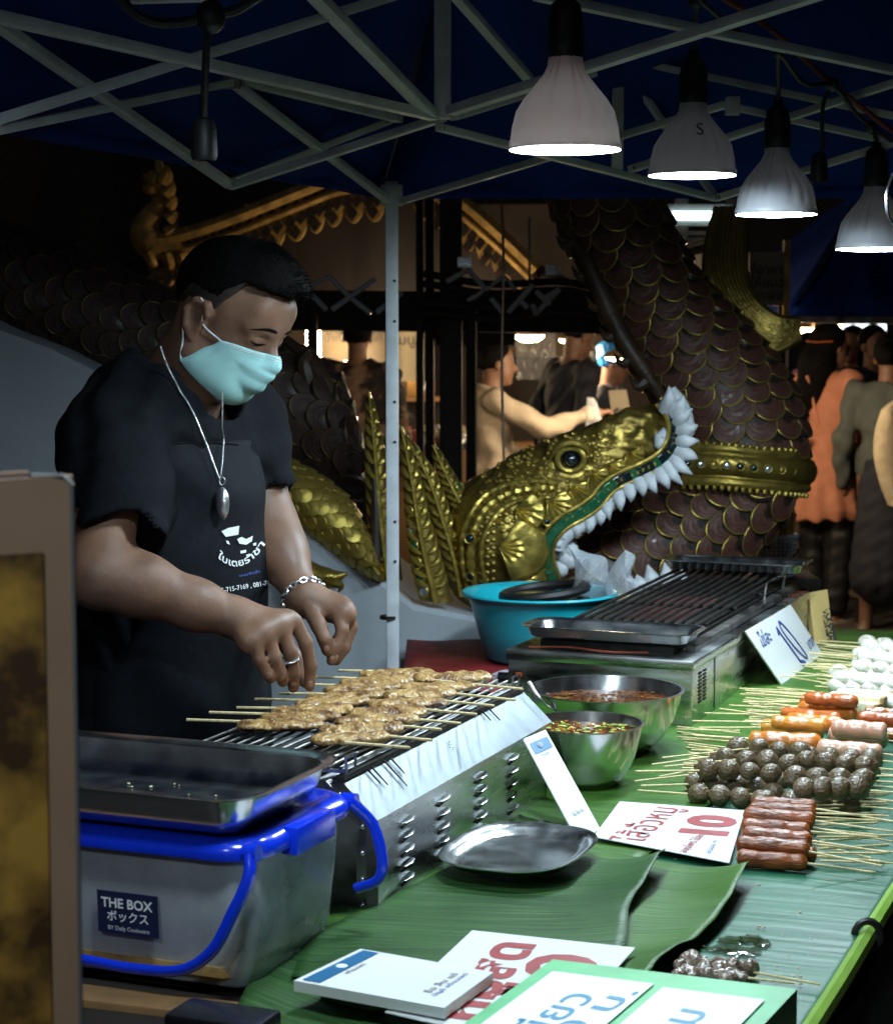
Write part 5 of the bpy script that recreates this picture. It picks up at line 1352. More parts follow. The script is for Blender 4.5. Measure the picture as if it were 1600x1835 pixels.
for s_ in (a0 + .30, a0 + .55, a0 + .8): MB().tube([tb(s_, b0 - .045, .958), tb(s_, b1 + .045, .958)], .003, 6).build('cross_rod', M['char'], g2)
MB().bar(tb(a0 + .1, b0 - .03, .940), tb(a1, b0 - .03, .945), .022, .014).build('rail', M['steel_d'], g2)
MB().tube([tb(a1 - .30, b0 - .04, .95), tb(a1 - .30, b0 - .035, .985), tb(a1 - .10, b0 - .035, .985), tb(a1 - .10, b0 - .04, .95)], .003, 6).build('handle', M['steel'], g2)
MB().tube(spline([tb(a0 + .012, b1 + .04, .938), tb(a0 + .02, b1 + .12, .941), tb(a0 + .012, b1 + .2, .938), tb(a0 + .02, b1 + .28, .94)], 16), .002, 6).build('heater_wire', mat('heater_wire', (.30, .06, .03), .5), g2)
for s_, v_ in ((a0 + .03, b0 - .03), (a1 - .03, b0 - .03), (a0 + .03, b1 + .03), (a1 - .03, b1 + .03)): MB().tube([tb(s_, v_, .797), tb(s_, v_, .809)], .014, 12).build('foot', M['black'], g2)
def pan(name, c, hx_, hy_, z, m, label, rz=-TA, h=.022, rc=.03):
    mb = MB(); t = .0015
    mb.rrect([(.014, 0), (.006, .004), (.001, h - .004), (-.008, h), (-.012, h + .0005), (-.012, h + .002), (-.007, h + .0018), (.004, h - .003), (.009, .006), (.017, .002)], (c.x, c.y, z), hx_, hy_, rc, rz)
    return tag(mb.build(name, M[m], ang=50), label, 'tray')
pan('steel_pan', tb(a0 + .075, b0 - .18, 0), .165, .062, .956, 'steel_b', 'shallow steel pan resting on the near end of the back grill')
pan('steel_pan', tb(a1 - .06, b0 - .16, 0), .165, .062, .985, 'steel_b', 'shallow steel pan resting on the far end of the back grill')

# ================================================================== BOWLS
def bowl(c, r, h, fill, label, m):
    b = empty('steel_bowl', (c.x, c.y, TZ + .004), label, 'bowl', 'steel sauce bowls')
    pr = [(r * .40, 0), (r * .58, h * .04), (r * .76, h * .25), (r * .90, h * .55), (r * .975, h * .85), (r, h * .985), (r * 1.035, h), (r * 1.035, h * 1.012), (r * .99, h * 1.01), (r * .955, h * .85), (r * .88, h * .57), (r * .74, h * .27), (r * .56, h * .06), (0, h * .05)]
    MB().lathe(pr, (c.x, c.y, TZ + .004), 64).build('bowl', M['steel_b'], b)
    rf = r * (.40 + .60 * min(1, (fill / h) ** .55)) * .97
    mb = MB(); rows = 10; n = 40; vs = [(c.x, c.y, TZ + fill)]; fs = []
    for i in range(1, rows + 1):
        for k in range(n):
            w = 2 * pi * k / n; q_ = rf * i / rows; vs.append((c.x + q_ * cos(w), c.y + q_ * sin(w), TZ + fill + .0012 * sin(k * 1.7 + i * 2.1) * (i < rows)))
    for k in range(n): fs.append((0, 1 + k, 1 + (k + 1) % n))
    for i in range(rows - 1):
        for k in range(n): a = 1 + i * n + k; b_ = 1 + i * n + (k + 1) % n; fs.append((a, a + n, b_ + n, b_))
    liq = mb.add(vs, fs).build('sauce', M[m], b)
    return b, rf, liq
bA, rf, liq = bowl(T(1048, 1412, TZ), .094, .106, .094, 'smaller steel bowl of sauce with chopped green herbs', 'sauce')
hc = T(1048, 1412, TZ); hb = MB(); hb2 = MB()
for k in range(120):
    w = random.uniform(0, 2 * pi); q_ = rf * .93 * random.random() ** .5; p = Vector((hc.x + q_ * cos(w), hc.y + q_ * sin(w), TZ + .095 + random.uniform(0, .004)))
    (hb if k % 3 else hb2).ball(p, (random.uniform(.004, .009), random.uniform(.002, .004), .0015), 1, rot=Matrix.Rotation(random.uniform(0, 6), 3, 'Z') @ Matrix.Rotation(random.uniform(-.4, .4), 3, 'X'))
tag(hb.build('herb_flakes', M['herb'], bA), kind='stuff'); tag(hb2.build('chilli_flakes', M['saus_d'], bA), kind='stuff')
bB, rf, liq = bowl(T(1085, 1348, TZ), .136, .112, .092, 'larger steel bowl of dark brown dipping sauce', 'sauce')
hc = T(1085, 1348, TZ); hb = MB()
for k in range(150):
    w = random.uniform(0, 2 * pi); q_ = rf * .95 * random.random() ** .5; hb.ball(Vector((hc.x + q_ * cos(w), hc.y + q_ * sin(w), TZ + .0935 + random.uniform(0, .003))), (random.uniform(.003, .007),) * 2 + (.0014,), 1)
tag(hb.build('chilli_flakes', M['sauce'], bB), kind='stuff')
# ladle resting in the large bowl
ld = empty('ladle', tb(1.25, -.70, TZ + .09), 'dark spoon handle resting on the rim of the larger bowl', 'ladle')
MB().tube(spline([P(948, 1222, 3.42), P(965, 1248, 3.40), P(990, 1268, 3.38), P(1020, 1280, 3.40)], 12), [.006, .005, .005, .0045, .004, .004, .004, .004, .004, .005, .006, .007], 8, flat=.5).build('handle', M['steel_d'], ld)

# ================================================================== OVAL TRAY AND SPOON
oc = tb(.435, -.492, TZ + .027)
mb = MB().lathe([(.090, 0), (.101, .002), (.108, .010), (.1165, .0145), (.121, .0148), (.121, .0162), (.115, .0160), (.106, .0115), (.099, .0042), (.088, .0022), (0, .0022)], oc, 64, sx=.80, sy=1.10, exp=2.9, rz=-TA)
tag(mb.build('oval_tray', M['steel_b'], ang=50), 'empty shiny oval steel tray lying on the leaf in front of the grill', 'tray')
sp = empty('spoon', T(965, 1475, TZ + .01), 'small shiny spoon half under the grill edge', 'spoon')
MB().ball(T(972, 1476, TZ + .014), (.016, .011, .005), 2, rot=rotT).build('spoon_bowl', M['steel_b'], sp)
MB().tube([T(962, 1472, TZ + .014), T(930, 1462, TZ + .012)], .003, 6).build('handle', M['steel_b'], sp)

# ================================================================== CARDS AND PRICE SIGNS
def slab_quad(name, c4, t, mats, parent=None):
    """thin card from four corners (top face), thickness t downward"""
    a, b, c, d = [Vector(x) for x in c4]; n = (b - a).cross(d - a).normalized()
    mb = MB(); vs = [a, b, c, d, a - n * t, b - n * t, c - n * t, d - n * t]
    mb.add(vs, [(0, 1, 2, 3), (7, 6, 5, 4), (0, 4, 5, 1), (1, 5, 6, 2), (2, 6, 7, 3), (3, 7, 4, 0)])
    return mb.build(name, mats, parent, smooth=False), n
def bil(c4, u, v):
    a, b, c, d = [Vector(x) for x in c4]; return a.lerp(b, u).lerp(d.lerp(c, u), v)
def strokes(c4, lines, r, m, parent, n, name='lettering'):
    """marker strokes on a card, coordinates 0..1 from corner a"""
    mb = MB()
    for pts in lines:
        w = [bil(c4, *p) + n * .0010 for p in (spline([(x, y, 0) for x, y in pts], max(6, 4 * len(pts))) if len(pts) > 2 else [(x, y, 0) for x, y in pts]) for p in [(p[0], p[1])]]
        mb.tube(w, r, 6, flat=.25, up=tuple(n))
    return mb.build(name, m, parent)
def text_quad(body, c4, u, v, h, m, parent, rot=0.0, bold=0.0, sx=1.0, name='lettering'):
    """text on a card; (u,v) centre, h letter size in metres"""
    a, b, c, d = [Vector(x) for x in c4]; x = (b - a).normalized(); n = (b - a).cross(d - a).normalized(); y = n.cross(x)
    X = (x * cos(rot) + y * sin(rot)); Y = (-x * sin(rot) + y * cos(rot))
    me = text_mesh(body, h, 0, bold)
    o = bil(c4, u, v)
    for q_ in me.vertices: q_.co = o + X * (q_.co.x * sx) + Y * q_.co.y + n * .0010
    me.materials.clear(); return link(name, me, m, parent, True, False)
# red-lettered card: a = far-left reading start.  Text reads from near-left up to far
z = TZ + .017
c4 = [T(1063, 1499, z), T(1306, 1546, z), T(1334, 1452, z), T(1110, 1436, z)]
card, n_ = slab_quad('price_card', c4, .0012, M['lam']); tag(card, 'white price card with red handwriting reading 10, beside the dark red sausages', 'price card', 'price cards')
d4 = [c4[0], c4[3], c4[2], c4[1]]
# lettering runs from the near-left corner toward the far edge
def text_dir(body, p0, p1, h, m, parent, n, bold=0.0, sx=1.0, name='lettering'):
    """text centred between p0 and p1, baseline direction p0->p1"""
    p0, p1 = Vector(p0), Vector(p1); X = (p1 - p0).normalized(); n = Vector(n); X = (X - n * X.dot(n)).normalized(); Y = n.cross(X)
    me = text_mesh(body, h, 0, bold); xs = [v.co.x for v in me.vertices]; w = max(xs) - min(xs); k = (p1 - p0).length / w if sx == 'fit' else sx; mx = (max(xs) + min(xs)) / 2
    c = (p0 + p1) / 2
    for v in me.vertices: v.co = c + X * ((v.co.x - mx) * k) + Y * v.co.y + n * .0006
    me.materials.clear(); return link(name, me, m, parent, True, False)
text_dir('ไส้อั่วหมู', T(1128, 1508, z), T(1196, 1448, z), .062, M['ink_r'], card, n_, .0004, 'fit')
text_dir('10', T(1262, 1496, z), T(1287, 1462, z), .094, M['ink_r'], card, n_, .005, 'fit')
text_dir('สมุนไพร ไม้ละ', T(1222, 1528, z), T(1256, 1496, z), .017, M['ink_r'], card, n_, .0003, 'fit')
text_dir('อร่อย ๆ', T(1268, 1530, z), T(1282, 1507, z), .012, M['ink_b'], card, n_, 0, 'fit')
# standing payment card leaning on the grill (its code square is left blank)
c4 = [T(1040, 1514, TZ + .006), T(1078, 1490, TZ + .006), None, P(938, 1324, 2.985)]; c4[2] = c4[1] + (c4[3] - c4[0]) * .99
qc, n_ = slab_quad('payment_card', c4, .002, M['lam']); tag(qc, 'narrow white payment card with blue header leaning against the front grill', 'card')
if n_.y > 0: n_ = -n_
def patch(c4, u0, u1, v0_, v1_, m, parent, n, name, lift=.0009):
    a = [bil(c4, u, v) + n * lift for u, v in ((u0, v0_), (u1, v0_), (u1, v1_), (u0, v1_))]
    return MB().add(a, [(0, 1, 2, 3)]).build(name, m, parent, smooth=False)
patch(c4, .10, .90, .83, .94, M['band'], qc, n_, 'header')
text_dir('THAI QR', bil(c4, .36, .885), bil(c4, .72, .885), .014, M['print'], qc, n_, 0, 'fit') if False else None
MB().ball(bil(c4, .42, .885) + n_ * .0012, (.006, .001, .006), 2).build('emblem', M['print'], qc)
text_dir('ชื่อ ลิ้ม แซ่', bil(c4, .22, .235), bil(c4, .80, .235), .011, M['ink_k'], qc, n_, 0, .9)
text_dir('พร้อมเพย์', bil(c4, .3, .80), bil(c4, .7, .80), .008, M['ink_k'], qc, n_, 0, .9)
# standing price sign leaning on the back grill
c4 = [tb(2.012, -.462, TZ + .006), tb(2.445, -.458, TZ + .006), None, tb(1.900, -.517, .935)]; c4[2] = c4[1] + (c4[3] - c4[0])
sg, n_ = slab_quad('price_sign', c4, .003, M['lam']); tag(sg, 'white price sign with large blue 10 leaning against the back grill', 'price sign', 'price cards')
if n_.dot(TV) < 0: n_ = -n_
patch(c4, .0, 1, .0, .01, M['ink_k'], sg, n_, 'edge')
strokes(c4, [[(.46, .68), (.50, .78)], [(.50, .80), (.53, .10)]], .0045, M['ink_b'], sg, n_)
strokes(c4, [[(.60, .86), (.565, .72), (.585, .40), (.64, .16), (.685, .12), (.695, .22), (.675, .55), (.635, .80), (.60, .86)]], .0035, M['ink_b'], sg, n_)
MB().ball(bil(c4, .535, .09) + n_ * .001, (.009, .002, .009), 2, rot=rotT).build('full_stop', M['ink_b'], sg)
text_dir('ไข่ละ', bil(c4, .10, .74), bil(c4, .33, .74), .042, M['ink_b'], sg, n_, .0008, 'fit')
text_dir('บาท', bil(c4, .84, .27), bil(c4, .99, .30), .036, M['ink_b'], sg, n_, .0008, 'fit')
# wooden offcut standing behind the sign
wd = [P(1448, 1062, 4.72), P(1482, 1056, 4.74), P(1502, 1150, 4.66), P(1470, 1160, 4.64)]
M['pale_wood'] = mat('pale_pine', (.42, .30, .11), .6, 0, var=.2, vscale=9, stretch=(1, 1, .15), bump=.1, bscale=30)
ps, n_ = slab_quad('wooden_post_card', [wd[3] + Vector((0, 0, -.10)), wd[2] + Vector((0, 0, -.10)), wd[1], wd[0]], .02, M['pale_wood']); tag(ps, 'pale wooden block standing behind the blue-lettered price sign', 'wood block')
gr_ = MB()
for k in range(90):
    p = bil([wd[3], wd[2], wd[1], wd[0]], random.uniform(.45, .9), random.uniform(.02, .65)); gr_.box(p + Vector((0, -.0015, 0)), (.0018, .0004, .0018))
tag(gr_.build('tiny_print', M['ink_k'], ps, smooth=False), kind='stuff')
# front: payment card lying on a block
z = TZ + .042
c4 = [T(527, 1757, z), T(796, 1806, z), T(884, 1742, z), T(646, 1700, z)]
qb, n_ = slab_quad('payment_block', c4, .012, M['lam']); tag(qb, 'thick white payment card with blue header lying flat at the front', 'card')
patch(c4, .04, .16, .04, .96, M['band'], qb, n_, 'header')
text_dir('พร้อมเพย์', bil(c4, .20, .35), bil(c4, .20, .65), .010, M['ink_k'], qb, n_, 0, 'fit')
text_dir('ชื่อ ลิ้ม แซ่', bil(c4, .80, .25), bil(c4, .80, .80), .012, M['ink_k'], qb, n_, 0, 'fit')
text_dir('บัญชี พร้อมเพย์', bil(c4, .86, .2), bil(c4, .86, .85), .009, M['ink_b'], qb, n_, 0, 'fit')
MB().ball(bil(c4, .10, .5) + n_ * .001, (.007, .007, .001), 2).build('emblem', M['print'], qb)
# red-lettered large card under it
z = TZ + .027
c4 = [T(690, 1813, z), T(975, 1880, z), T(1138, 1698, z), T(846, 1667, z)]
cb, n_ = slab_quad('price_card', c4, .0012, M['lam']); tag(cb, 'white card with dark red handwriting, partly under the green box at the front', 'price card', 'price cards')
text_dir('หมูสด', T(812, 1826, z), T(925, 1690, z), .075, M['ink_r'], cb, n_, .003, 'fit')
text_dir('10', T(968, 1790, z), T(1030, 1712, z), .11, M['ink_r'], cb, n_, .003, 'fit')
# green paper-covered box with white labels
gb = empty('green_box', tb(-.22, -.14, TZ + .004), 'green paper-covered box with white handwritten price labels at the front', 'box')
zt = TZ + .060
q4 = [T(830, 1835, zt) + (T(830, 1835, zt) - T(990, 1719, zt)) * .55, T(1428, 1772, zt) + (T(830, 1835, zt) - T(990, 1719, zt)) * 1.55, T(1428, 1772, zt), T(990, 1719, zt)]
lid_, n_ = slab_quad('box_body', q4, .052, M['green_paper'], gb)
LU = (q4[2] - q4[3]); LD = (q4[0] - q4[3])
for (ua, ub, va, vb) in ((.07, .485, .13, .98), (.53, .93, .15, .98)):
    w4 = [q4[3] + LU * ua + LD * vb, q4[3] + LU * ub + LD * vb, q4[3] + LU * ub + LD * va, q4[3] + LU * ua + LD * va]
    w4 = [p + Vector((0, 0, .0025)) for p in w4]
    lb, n2_ = slab_quad('paper_label', w4, .001, M['paper'], gb)
    X0 = bil(w4, 0, .5)
    def wr(body, u0, v0_, u1, v1_, h, m='ink_t'):
        text_dir(body, bil(w4, u0, v0_), bil(w4, u1, v1_), h, M[m], lb, n2_, .0004, 'fit')
    if ua < .3:
        wr('เหนียว', .42, .10, .52, .80, .05); wr('10 บ.', .72, .28, .86, .90, .040)
    else:
        wr('แหนม', .42, .10, .50, .80, .05)

# ================================================================== STORAGE BOX WITH BLUE LID
def box_plastic():
    m = bpy.data.materials.new('clear_plastic'); m.use_nodes = True; nt = m.node_tree; b = nt.nodes['Principled BSDF']
    b.inputs['Base Color'].default_value = (.60, .62, .66, 1); b.inputs['Roughness'].default_value = .25; b.inputs['Coat Weight'].default_value = .3
    t = nt.nodes.new('ShaderNodeBsdfTransparent'); t.inputs[0].default_value = (.85, .9, .95, 1); mx = nt.nodes.new('ShaderNodeMixShader'); mx.inputs[0].default_value = .62
    tc = nt.nodes.new('ShaderNodeTexCoord'); nz = nt.nodes.new('ShaderNodeTexNoise'); nz.inputs['Scale'].default_value = 11; nz.inputs['Detail'].default_value = 6; nt.links.new(tc.outputs['Object'], nz.inputs[0])
    mr = nt.nodes.new('ShaderNodeMapRange'); mr.inputs['From Min'].default_value = .3; mr.inputs['From Max'].default_value = .7; mr.inputs['To Min'].default_value = .28; mr.inputs['To Max'].default_value = .58; nt.links.new(nz.outputs['Fac'], mr.inputs[0]); nt.links.new(mr.outputs[0], mx.inputs[0])
    nt.links.new(t.outputs[0], mx.inputs[1]); nt.links.new(b.outputs[0], mx.inputs[2]); nt.links.new(mx.outputs[0], nt.nodes['Material Output'].inputs[0]); return m
M['clear'] = box_plastic()
bc = tb(-.040, -.80, 0); bxh, byh = .205, .130
sb_ = empty('storage_box', (bc.x, bc.y, TZ + .005), 'translucent plastic storage box with blue lid and blue carrying handle', 'storage box')
o = MB().rrect([(.030, 0), (.020, .004), (.012, .03), (.004, .10), (.0, .155), (-.004, .158), (-.004, .164)], (bc.x, bc.y, TZ + .005), bxh, byh, .035, -TA, n=8, capt=False).build('tub', M['clear'], sb_); solid(o, .0022, -1)
MB().rrect([(-.006, 0), (-.014, .004), (-.016, .012), (-.013, .020), (-.004, .026), (.012, .0275), (.018, .024), (.030, .024), (.036, .028), (.05, .030)], (bc.x, bc.y, TZ + .160), bxh, byh, .042, -TA, n=8).build('lid', M['blue'], sb_)
def bp(x, y, z):     # box-local point
    return Vector((bc.x + x * cos(-TA) - y * sin(-TA), bc.y + x * sin(-TA) + y * cos(-TA), z))
# clip on the right short side and handle bail
MB().box(bp(bxh + .012, -.005, TZ + .170), (.012, .052, .017), rotT, bev=.005).build('clip', M['blue'], sb_)
for sx in (1,):
    h_ = [bp(bxh + .006, -byh - .012, TZ + .176), bp(bxh + .008, -byh - .020, TZ + .150), bp(bxh - .01, -byh - .024, TZ + .110), bp(bxh - .035, -byh - .026, TZ + .065), bp(bxh - .075, -byh - .026, TZ + .038), bp(bxh - .14, -byh - .025, TZ + .032), bp(0, -byh - .024, TZ + .034), bp(-bxh, -byh - .02, TZ + .04)]
    MB().tube(spline(h_, 46), .0054, 10, flat=1.3).build('handle', M['blue'], sb_)
    h2 = [bp(bxh + .010, byh - .012, TZ + .176), bp(bxh + .030, byh + .004, TZ + .150), bp(bxh + .042, byh + .004, TZ + .120), bp(bxh + .046, byh + .002, TZ + .092), bp(bxh + .036, byh + .002, TZ + .075), bp(bxh + .01, byh + .002, TZ + .064)]
    MB().tube(spline(h2, 30), .0054, 10, flat=1.3).build('handle', M['blue'], sb_)
for y in (-byh - .006, byh - .004): MB().tube([bp(bxh - .004, y, TZ + .176), bp(bxh + .014, y, TZ + .176)], .010, 12).build('hinge', M['blue'], sb_)
for k in range(3): MB().tube(spline([bp(.07 + .016 * k, -.06, TZ + .189), bp(.10 + .016 * k, .0, TZ + .1895), bp(.07 + .016 * k, .06, TZ + .189)], 10), .003, 6).build('lid_rib', M['blue'], sb_)
# label with white lettering
fy = -byh + .001
l4 = [bp(.008, fy - .0010, TZ + .062), bp(.088, fy - .0010, TZ + .062), bp(.088, fy - .0035, TZ + .112), bp(.008, fy - .0035, TZ + .112)]
l4 = [p + Vector((-sin(TA), -cos(TA), 0)) * .0015 for p in l4]
lbl, n_ = slab_quad('box_label', l4, .0008, mat('navy_label', (.008, .012, .05), .5), sb_)
if n_.y > 0: n_ = -n_
text_dir('THE BOX', bil(l4, .07, .72), bil(l4, .92, .72), .016, M['print'], lbl, n_, .0004, 'fit')
text_dir('ボックス', bil(l4, .16, .40), bil(l4, .84, .40), .014, M['print'], lbl, n_, .0002, 'fit')
text_dir('BY Daily Cookware', bil(l4, .17, .13), bil(l4, .85, .13), .007, M['print'], lbl, n_, 0, 'fit')
# things inside the box
ins = empty('box_contents', (bc.x, bc.y, TZ + .009), 'dark wrapped supplies stacked inside the translucent box', 'supplies')
dk = mat('dark_wrap', (.030, .022, .018), .5, 0, var=.5, vscale=12, bump=.3, bscale=20)
MB().rrect([(.01, 0), (0, .02), (0, .10), (.01, .112)], bp(-.03, -.01, TZ + .010), .150, .095, .03, -TA).build('bundle', dk, ins)
MB().rrect([(.01, 0), (0, .01), (0, .022), (.01, .026)], bp(.02, -.01, TZ + .0105), .165, .108, .03, -TA).build('sack', M['crust'], ins)
MB().box(bp(.165, .03, TZ + .045), (.010, .045, .025), rotT, bev=.003).build('packet', M['band'], ins)
# steel tray on the lid
tz = TZ + .1905; tcx = tb(-.065, -.80, 0)
mb = MB().rrect([(.030, 0), (.018, .003), (.008, .020), (.002, .042), (-.010, .046), (-.014, .046), (-.014, .0475), (-.009, .0475), (.005, .043), (.011, .020), (.021, .0048), (.033, .002)], (tcx.x, tcx.y, tz), .205, .128, .045, -TA, n=8)
tag(mb.build('serving_tray', M['steel_b'], ang=50), 'deep empty steel tray standing on the blue lid', 'tray')
fl = MB()
for k in range(26):
    p = tcx + Vector((random.uniform(-.1, .12), random.uniform(-.09, .09), 0)); fl.ball((p.x, p.y, tz + .0042), (random.uniform(.001, .003),) * 2 + (.0008,), 1)
tag(fl.build('food_crumbs', M['tofu']), 'tiny food crumbs scattered in the deep steel tray', 'crumbs', kind='stuff')

# ================================================================== TURQUOISE BASIN, BAG AND RED CLOTH
rt_ = empty('side_table', (.16, 4.62, 0), 'low side table covered with a red cloth behind the front grill', 'table')
rows = []
rows_ = [[Vector((-.10 + .60 * j / 20, 4.28 + .62 * i / 20, .78 + .002 * sin(i * 2 + j))) for j in range(21)] for i in range(21)]
solid(link('red_cloth', grid_mesh('red_cloth', rows_), M['red_cloth'], rt_), .003, -1)
solid(link('cloth_drop', grid_mesh('cloth_drop', [[Vector((-.10 + .60 * j / 20, 4.278 - .012 * abs(sin(j * .8)) * i / 6, .779 - .30 * i / 6)) for j in range(21)] for i in range(7)]), M['red_cloth'], rt_), .002)
for x in (-.06, .46):
    for y in (4.32, 4.86): MB().box((x, y, .38), (.02, .02, .38)).build('leg', M['wood_d'], rt_)
bs = T(965, 1170, .785); bs = Vector((.222, 4.60, .783))
basin = tag(MB().lathe([(.118, 0), (.128, .006), (.150, .075), (.166, .135), (.171, .150), (.184, .153), (.187, .158), (.184, .162), (.170, .160), (.162, .150), (.146, .076), (.122, .010), (0, .008)], bs, 64).build('plastic_basin', M['cyan'], ang=60), 'turquoise plastic basin standing on the red cloth', 'basin')
tub = empty('pot_lid', bs + Vector((.02, -.02, .12)), 'dark round lid lying in the turquoise basin', 'lid')
MB().lathe([(.105, 0), (.110, .004), (.108, .012), (.07, .022), (0, .026)], bs + Vector((.01, -.01, .135)), 40).build('lid_disc', M['black_gloss'], tub)
MB().tube([bs + Vector((.01, -.01, .150)) + Vector((.098 * cos(w), .098 * sin(w), .012 * (1 + cos(w)))) for w in [2 * pi * i / 36 for i in range(36)]], .012, 8, closed=True).build('lid_rim', M['black'], tub)
def bag_mat():
    m = bpy.data.materials.new('clear_bag'); m.use_nodes = True; nt = m.node_tree; b = nt.nodes['Principled BSDF']
    b.inputs['Base Color'].default_value = (.75, .82, .9, 1); b.inputs['Roughness'].default_value = .16; b.inputs['Specular IOR Level'].default_value = .8
    t = nt.nodes.new('ShaderNodeBsdfTransparent'); mx = nt.nodes.new('ShaderNodeMixShader'); lw = nt.nodes.new('ShaderNodeLayerWeight'); lw.inputs[0].default_value = .45
    mr = nt.nodes.new('ShaderNodeMapRange'); mr.inputs['To Min'].default_value = .12; mr.inputs['To Max'].default_value = .62
    nt.links.new(lw.outputs['Facing'], mr.inputs[0]); nt.links.new(mr.outputs[0], mx.inputs[0])
    nt.links.new(t.outputs[0], mx.inputs[1]); nt.links.new(b.outputs[0], mx.inputs[2]); nt.links.new(mx.outputs[0], nt.nodes['Material Output'].inputs[0]); return m
M['bag'] = bag_mat()
def crumple(name, outline, d, bul, label, seed, n=26):
    r = random.Random(seed); ws = [(Vector((r.gauss(0, 1), r.gauss(0, 1), 0)), r.uniform(0, 6)) for _ in range(8)]
    ctr = Vector((sum(p[0] for p in outline) / len(outline), sum(p[1] for p in outline) / len(outline), 0)); ring = [lerp_poly([(x, y, 0) for x, y in outline + outline[:1]], i / 48) for i in range(48)]
    mb = MB(); vs = []; fs = []
    for side in (-1, 1):
        for i in range(n):
            q_ = 1 - i / n
            for k in range(48):
                w = ctr.lerp(ring[k], q_); cr = sum(abs(sin((v.x * w.x + v.y * w.y) * .055 + p_)) for v, p_ in ws) / 8
                vs.append(P(w.x, w.y, d + side * bul * (1 - q_ ** 2) * (.35 + 1.1 * cr)))
    for sd in (0, 1):
        o_ = sd * n * 48
        for i in range(n - 1):
            for k in range(48): a = o_ + i * 48 + k; b_ = o_ + i * 48 + (k + 1) % 48; fs.append((a, b_, b_ + 48, a + 48) if sd else (a, a + 48, b_ + 48, b_))
    return tag(mb.add(vs, fs).build(name, M['bag'], ang=24), label, 'bag')
crumple('plastic_bag', [(1016, 975), (1050, 990), (1085, 1000), (1090, 1030), (1098, 1062), (1060, 1075), (1020, 1072), (1030, 1040), (1028, 1005)], 4.62, .06, 'crumpled clear plastic bag standing in the turquoise basin', 1)
crumple('plastic_bag', [(1120, 985), (1138, 998), (1130, 1030), (1150, 1050), (1140, 1075), (1112, 1088), (1090, 1076), (1086, 1040), (1100, 1010)], 4.55, .05, 'crumpled clear plastic bag spilling over the right rim of the basin', 2)
crumple('plastic_wrap', [(880, 1208), (905, 1200), (935, 1206), (948, 1222), (925, 1232), (890, 1228)], 4.2, .03, 'small scrap of clear plastic on the red cloth', 3)

cr_b = MB()
for k in range(130):
    p = tb(random.uniform(-.05, 1.5), random.uniform(-.34, -.03), TZ + .0062); w = random.uniform(.0006, .0022); cr_b.ball(p, (w * 1.6, w, w * .6), 1, rot=Matrix.Rotation(random.uniform(0, 6), 3, 'Z'))
tag(cr_b.build('leaf_crumbs', M['crust']), 'tiny brown food crumbs on the right-hand leaf', 'crumbs', kind='stuff')

# ================================================================== FOOD ON STICKS
import itertools
ORD = ['nearest', 'second', 'third', 'fourth', 'fifth', 'sixth', 'seventh', 'eighth', 'ninth', 'tenth', 'eleventh', 'twelfth']
thin_me = MB().tube([(-.5, 0, 0), (.5, 0, 0)], .0016, 6).mesh('stick'); thin_me.materials.append(M['bamboo'])
def add_stick(root, a, b):
    d = b - a; o = bpy.data.objects.new('stick', thin_me); COL.objects.link(o); o.parent = root; o.matrix_parent_inverse = wm(root).inverted()
    o.location = (a + b) / 2; o.rotation_euler = d.to_track_quat('X', 'Z').to_euler(); o.scale = (d.length, 1, 1); return o
def share(me, m):
    me.materials.append(m); me.polygons.foreach_set('use_smooth', [True] * len(me.polygons)); return me
ball_src = {}
for key, amp in (('mball', .05), ('wball', .05)):
    ball_src[key] = [share(MB().ball((0, 0, 0), (1, 1, 1), 3, fn=(lambda s: (lambda q: 1 + .4 * (noise_ball(s)(q) - 1) * amp / .05))(90 + k)).mesh(key), M[key]) for k in range(4)]
def sausage_me(m, seed, bend=.0, scored=False, ends=1.0):
    r = random.Random(seed); mb = MB(); n = 26; pts = []; rs_ = []
    for i in range(n):
        t = i / (n - 1); x = -.5 + t
        e = min(1, math.sqrt(max(0, 1 - max(0, (abs(x) - .40) / .10) ** 2)))
        rr = .5 * max(e, .05) * (1 + .05 * sin(t * 14 + seed) + .03 * sin(t * 31 + seed * 2))
        if scored and 3 < i < n - 3 and i % 4 == 0: rr *= .92
        pts.append(Vector((x, bend * sin(pi * t), 0))); rs_.append(rr)
    vs = []; fs = []; k_ = 14
    for p, q in zip(pts, rs_):
        for k in range(k_):
            w = 2 * pi * k / k_; vs.append((p.x, p.y + q * cos(w), q * sin(w)))
    for i in range(n - 1):
        for k in range(k_): fs.append((i * k_ + k, i * k_ + (k + 1) % k_, (i + 1) * k_ + (k + 1) % k_, (i + 1) * k_ + k))
    fs += [tuple(range(k_))[::-1], tuple((n - 1) * k_ + k for k in range(k_))]
    return share(mb.add(vs, fs).mesh('sausage'), m)
saus = {k: [sausage_me(M[k], i + 3 * j, .06 * (i % 3 - 1), k == 'saus_d' and i == 1) for i in range(3)] for j, k in enumerate(('saus_r', 'saus_o', 'saus_y', 'saus_d', 'saus_p'))}
def sausage(a, b, z, stick, key, rad, label, group, k=0):
    """body between photograph points a,b on height z; stick end given as pixel"""
    A_, B_ = T(*a, z), T(*b, z); c = (A_ + B_) / 2; d = B_ - A_
    root = empty('sausage_skewer', c, label, 'skewer', group)
    o = bpy.data.objects.new('sausage', saus[key][k % 3]); COL.objects.link(o); o.parent = root; o.rotation_euler = (random.uniform(-.5, .5), 0, math.atan2(d.y, d.x)); o.scale = (d.length, rad * 2, rad * 2)
    E_ = T(*stick, z - rad * .25); s = A_ if (E_ - A_).length < (E_ - B_).length else B_
    add_stick(root, s.lerp(c, .3), E_); return root
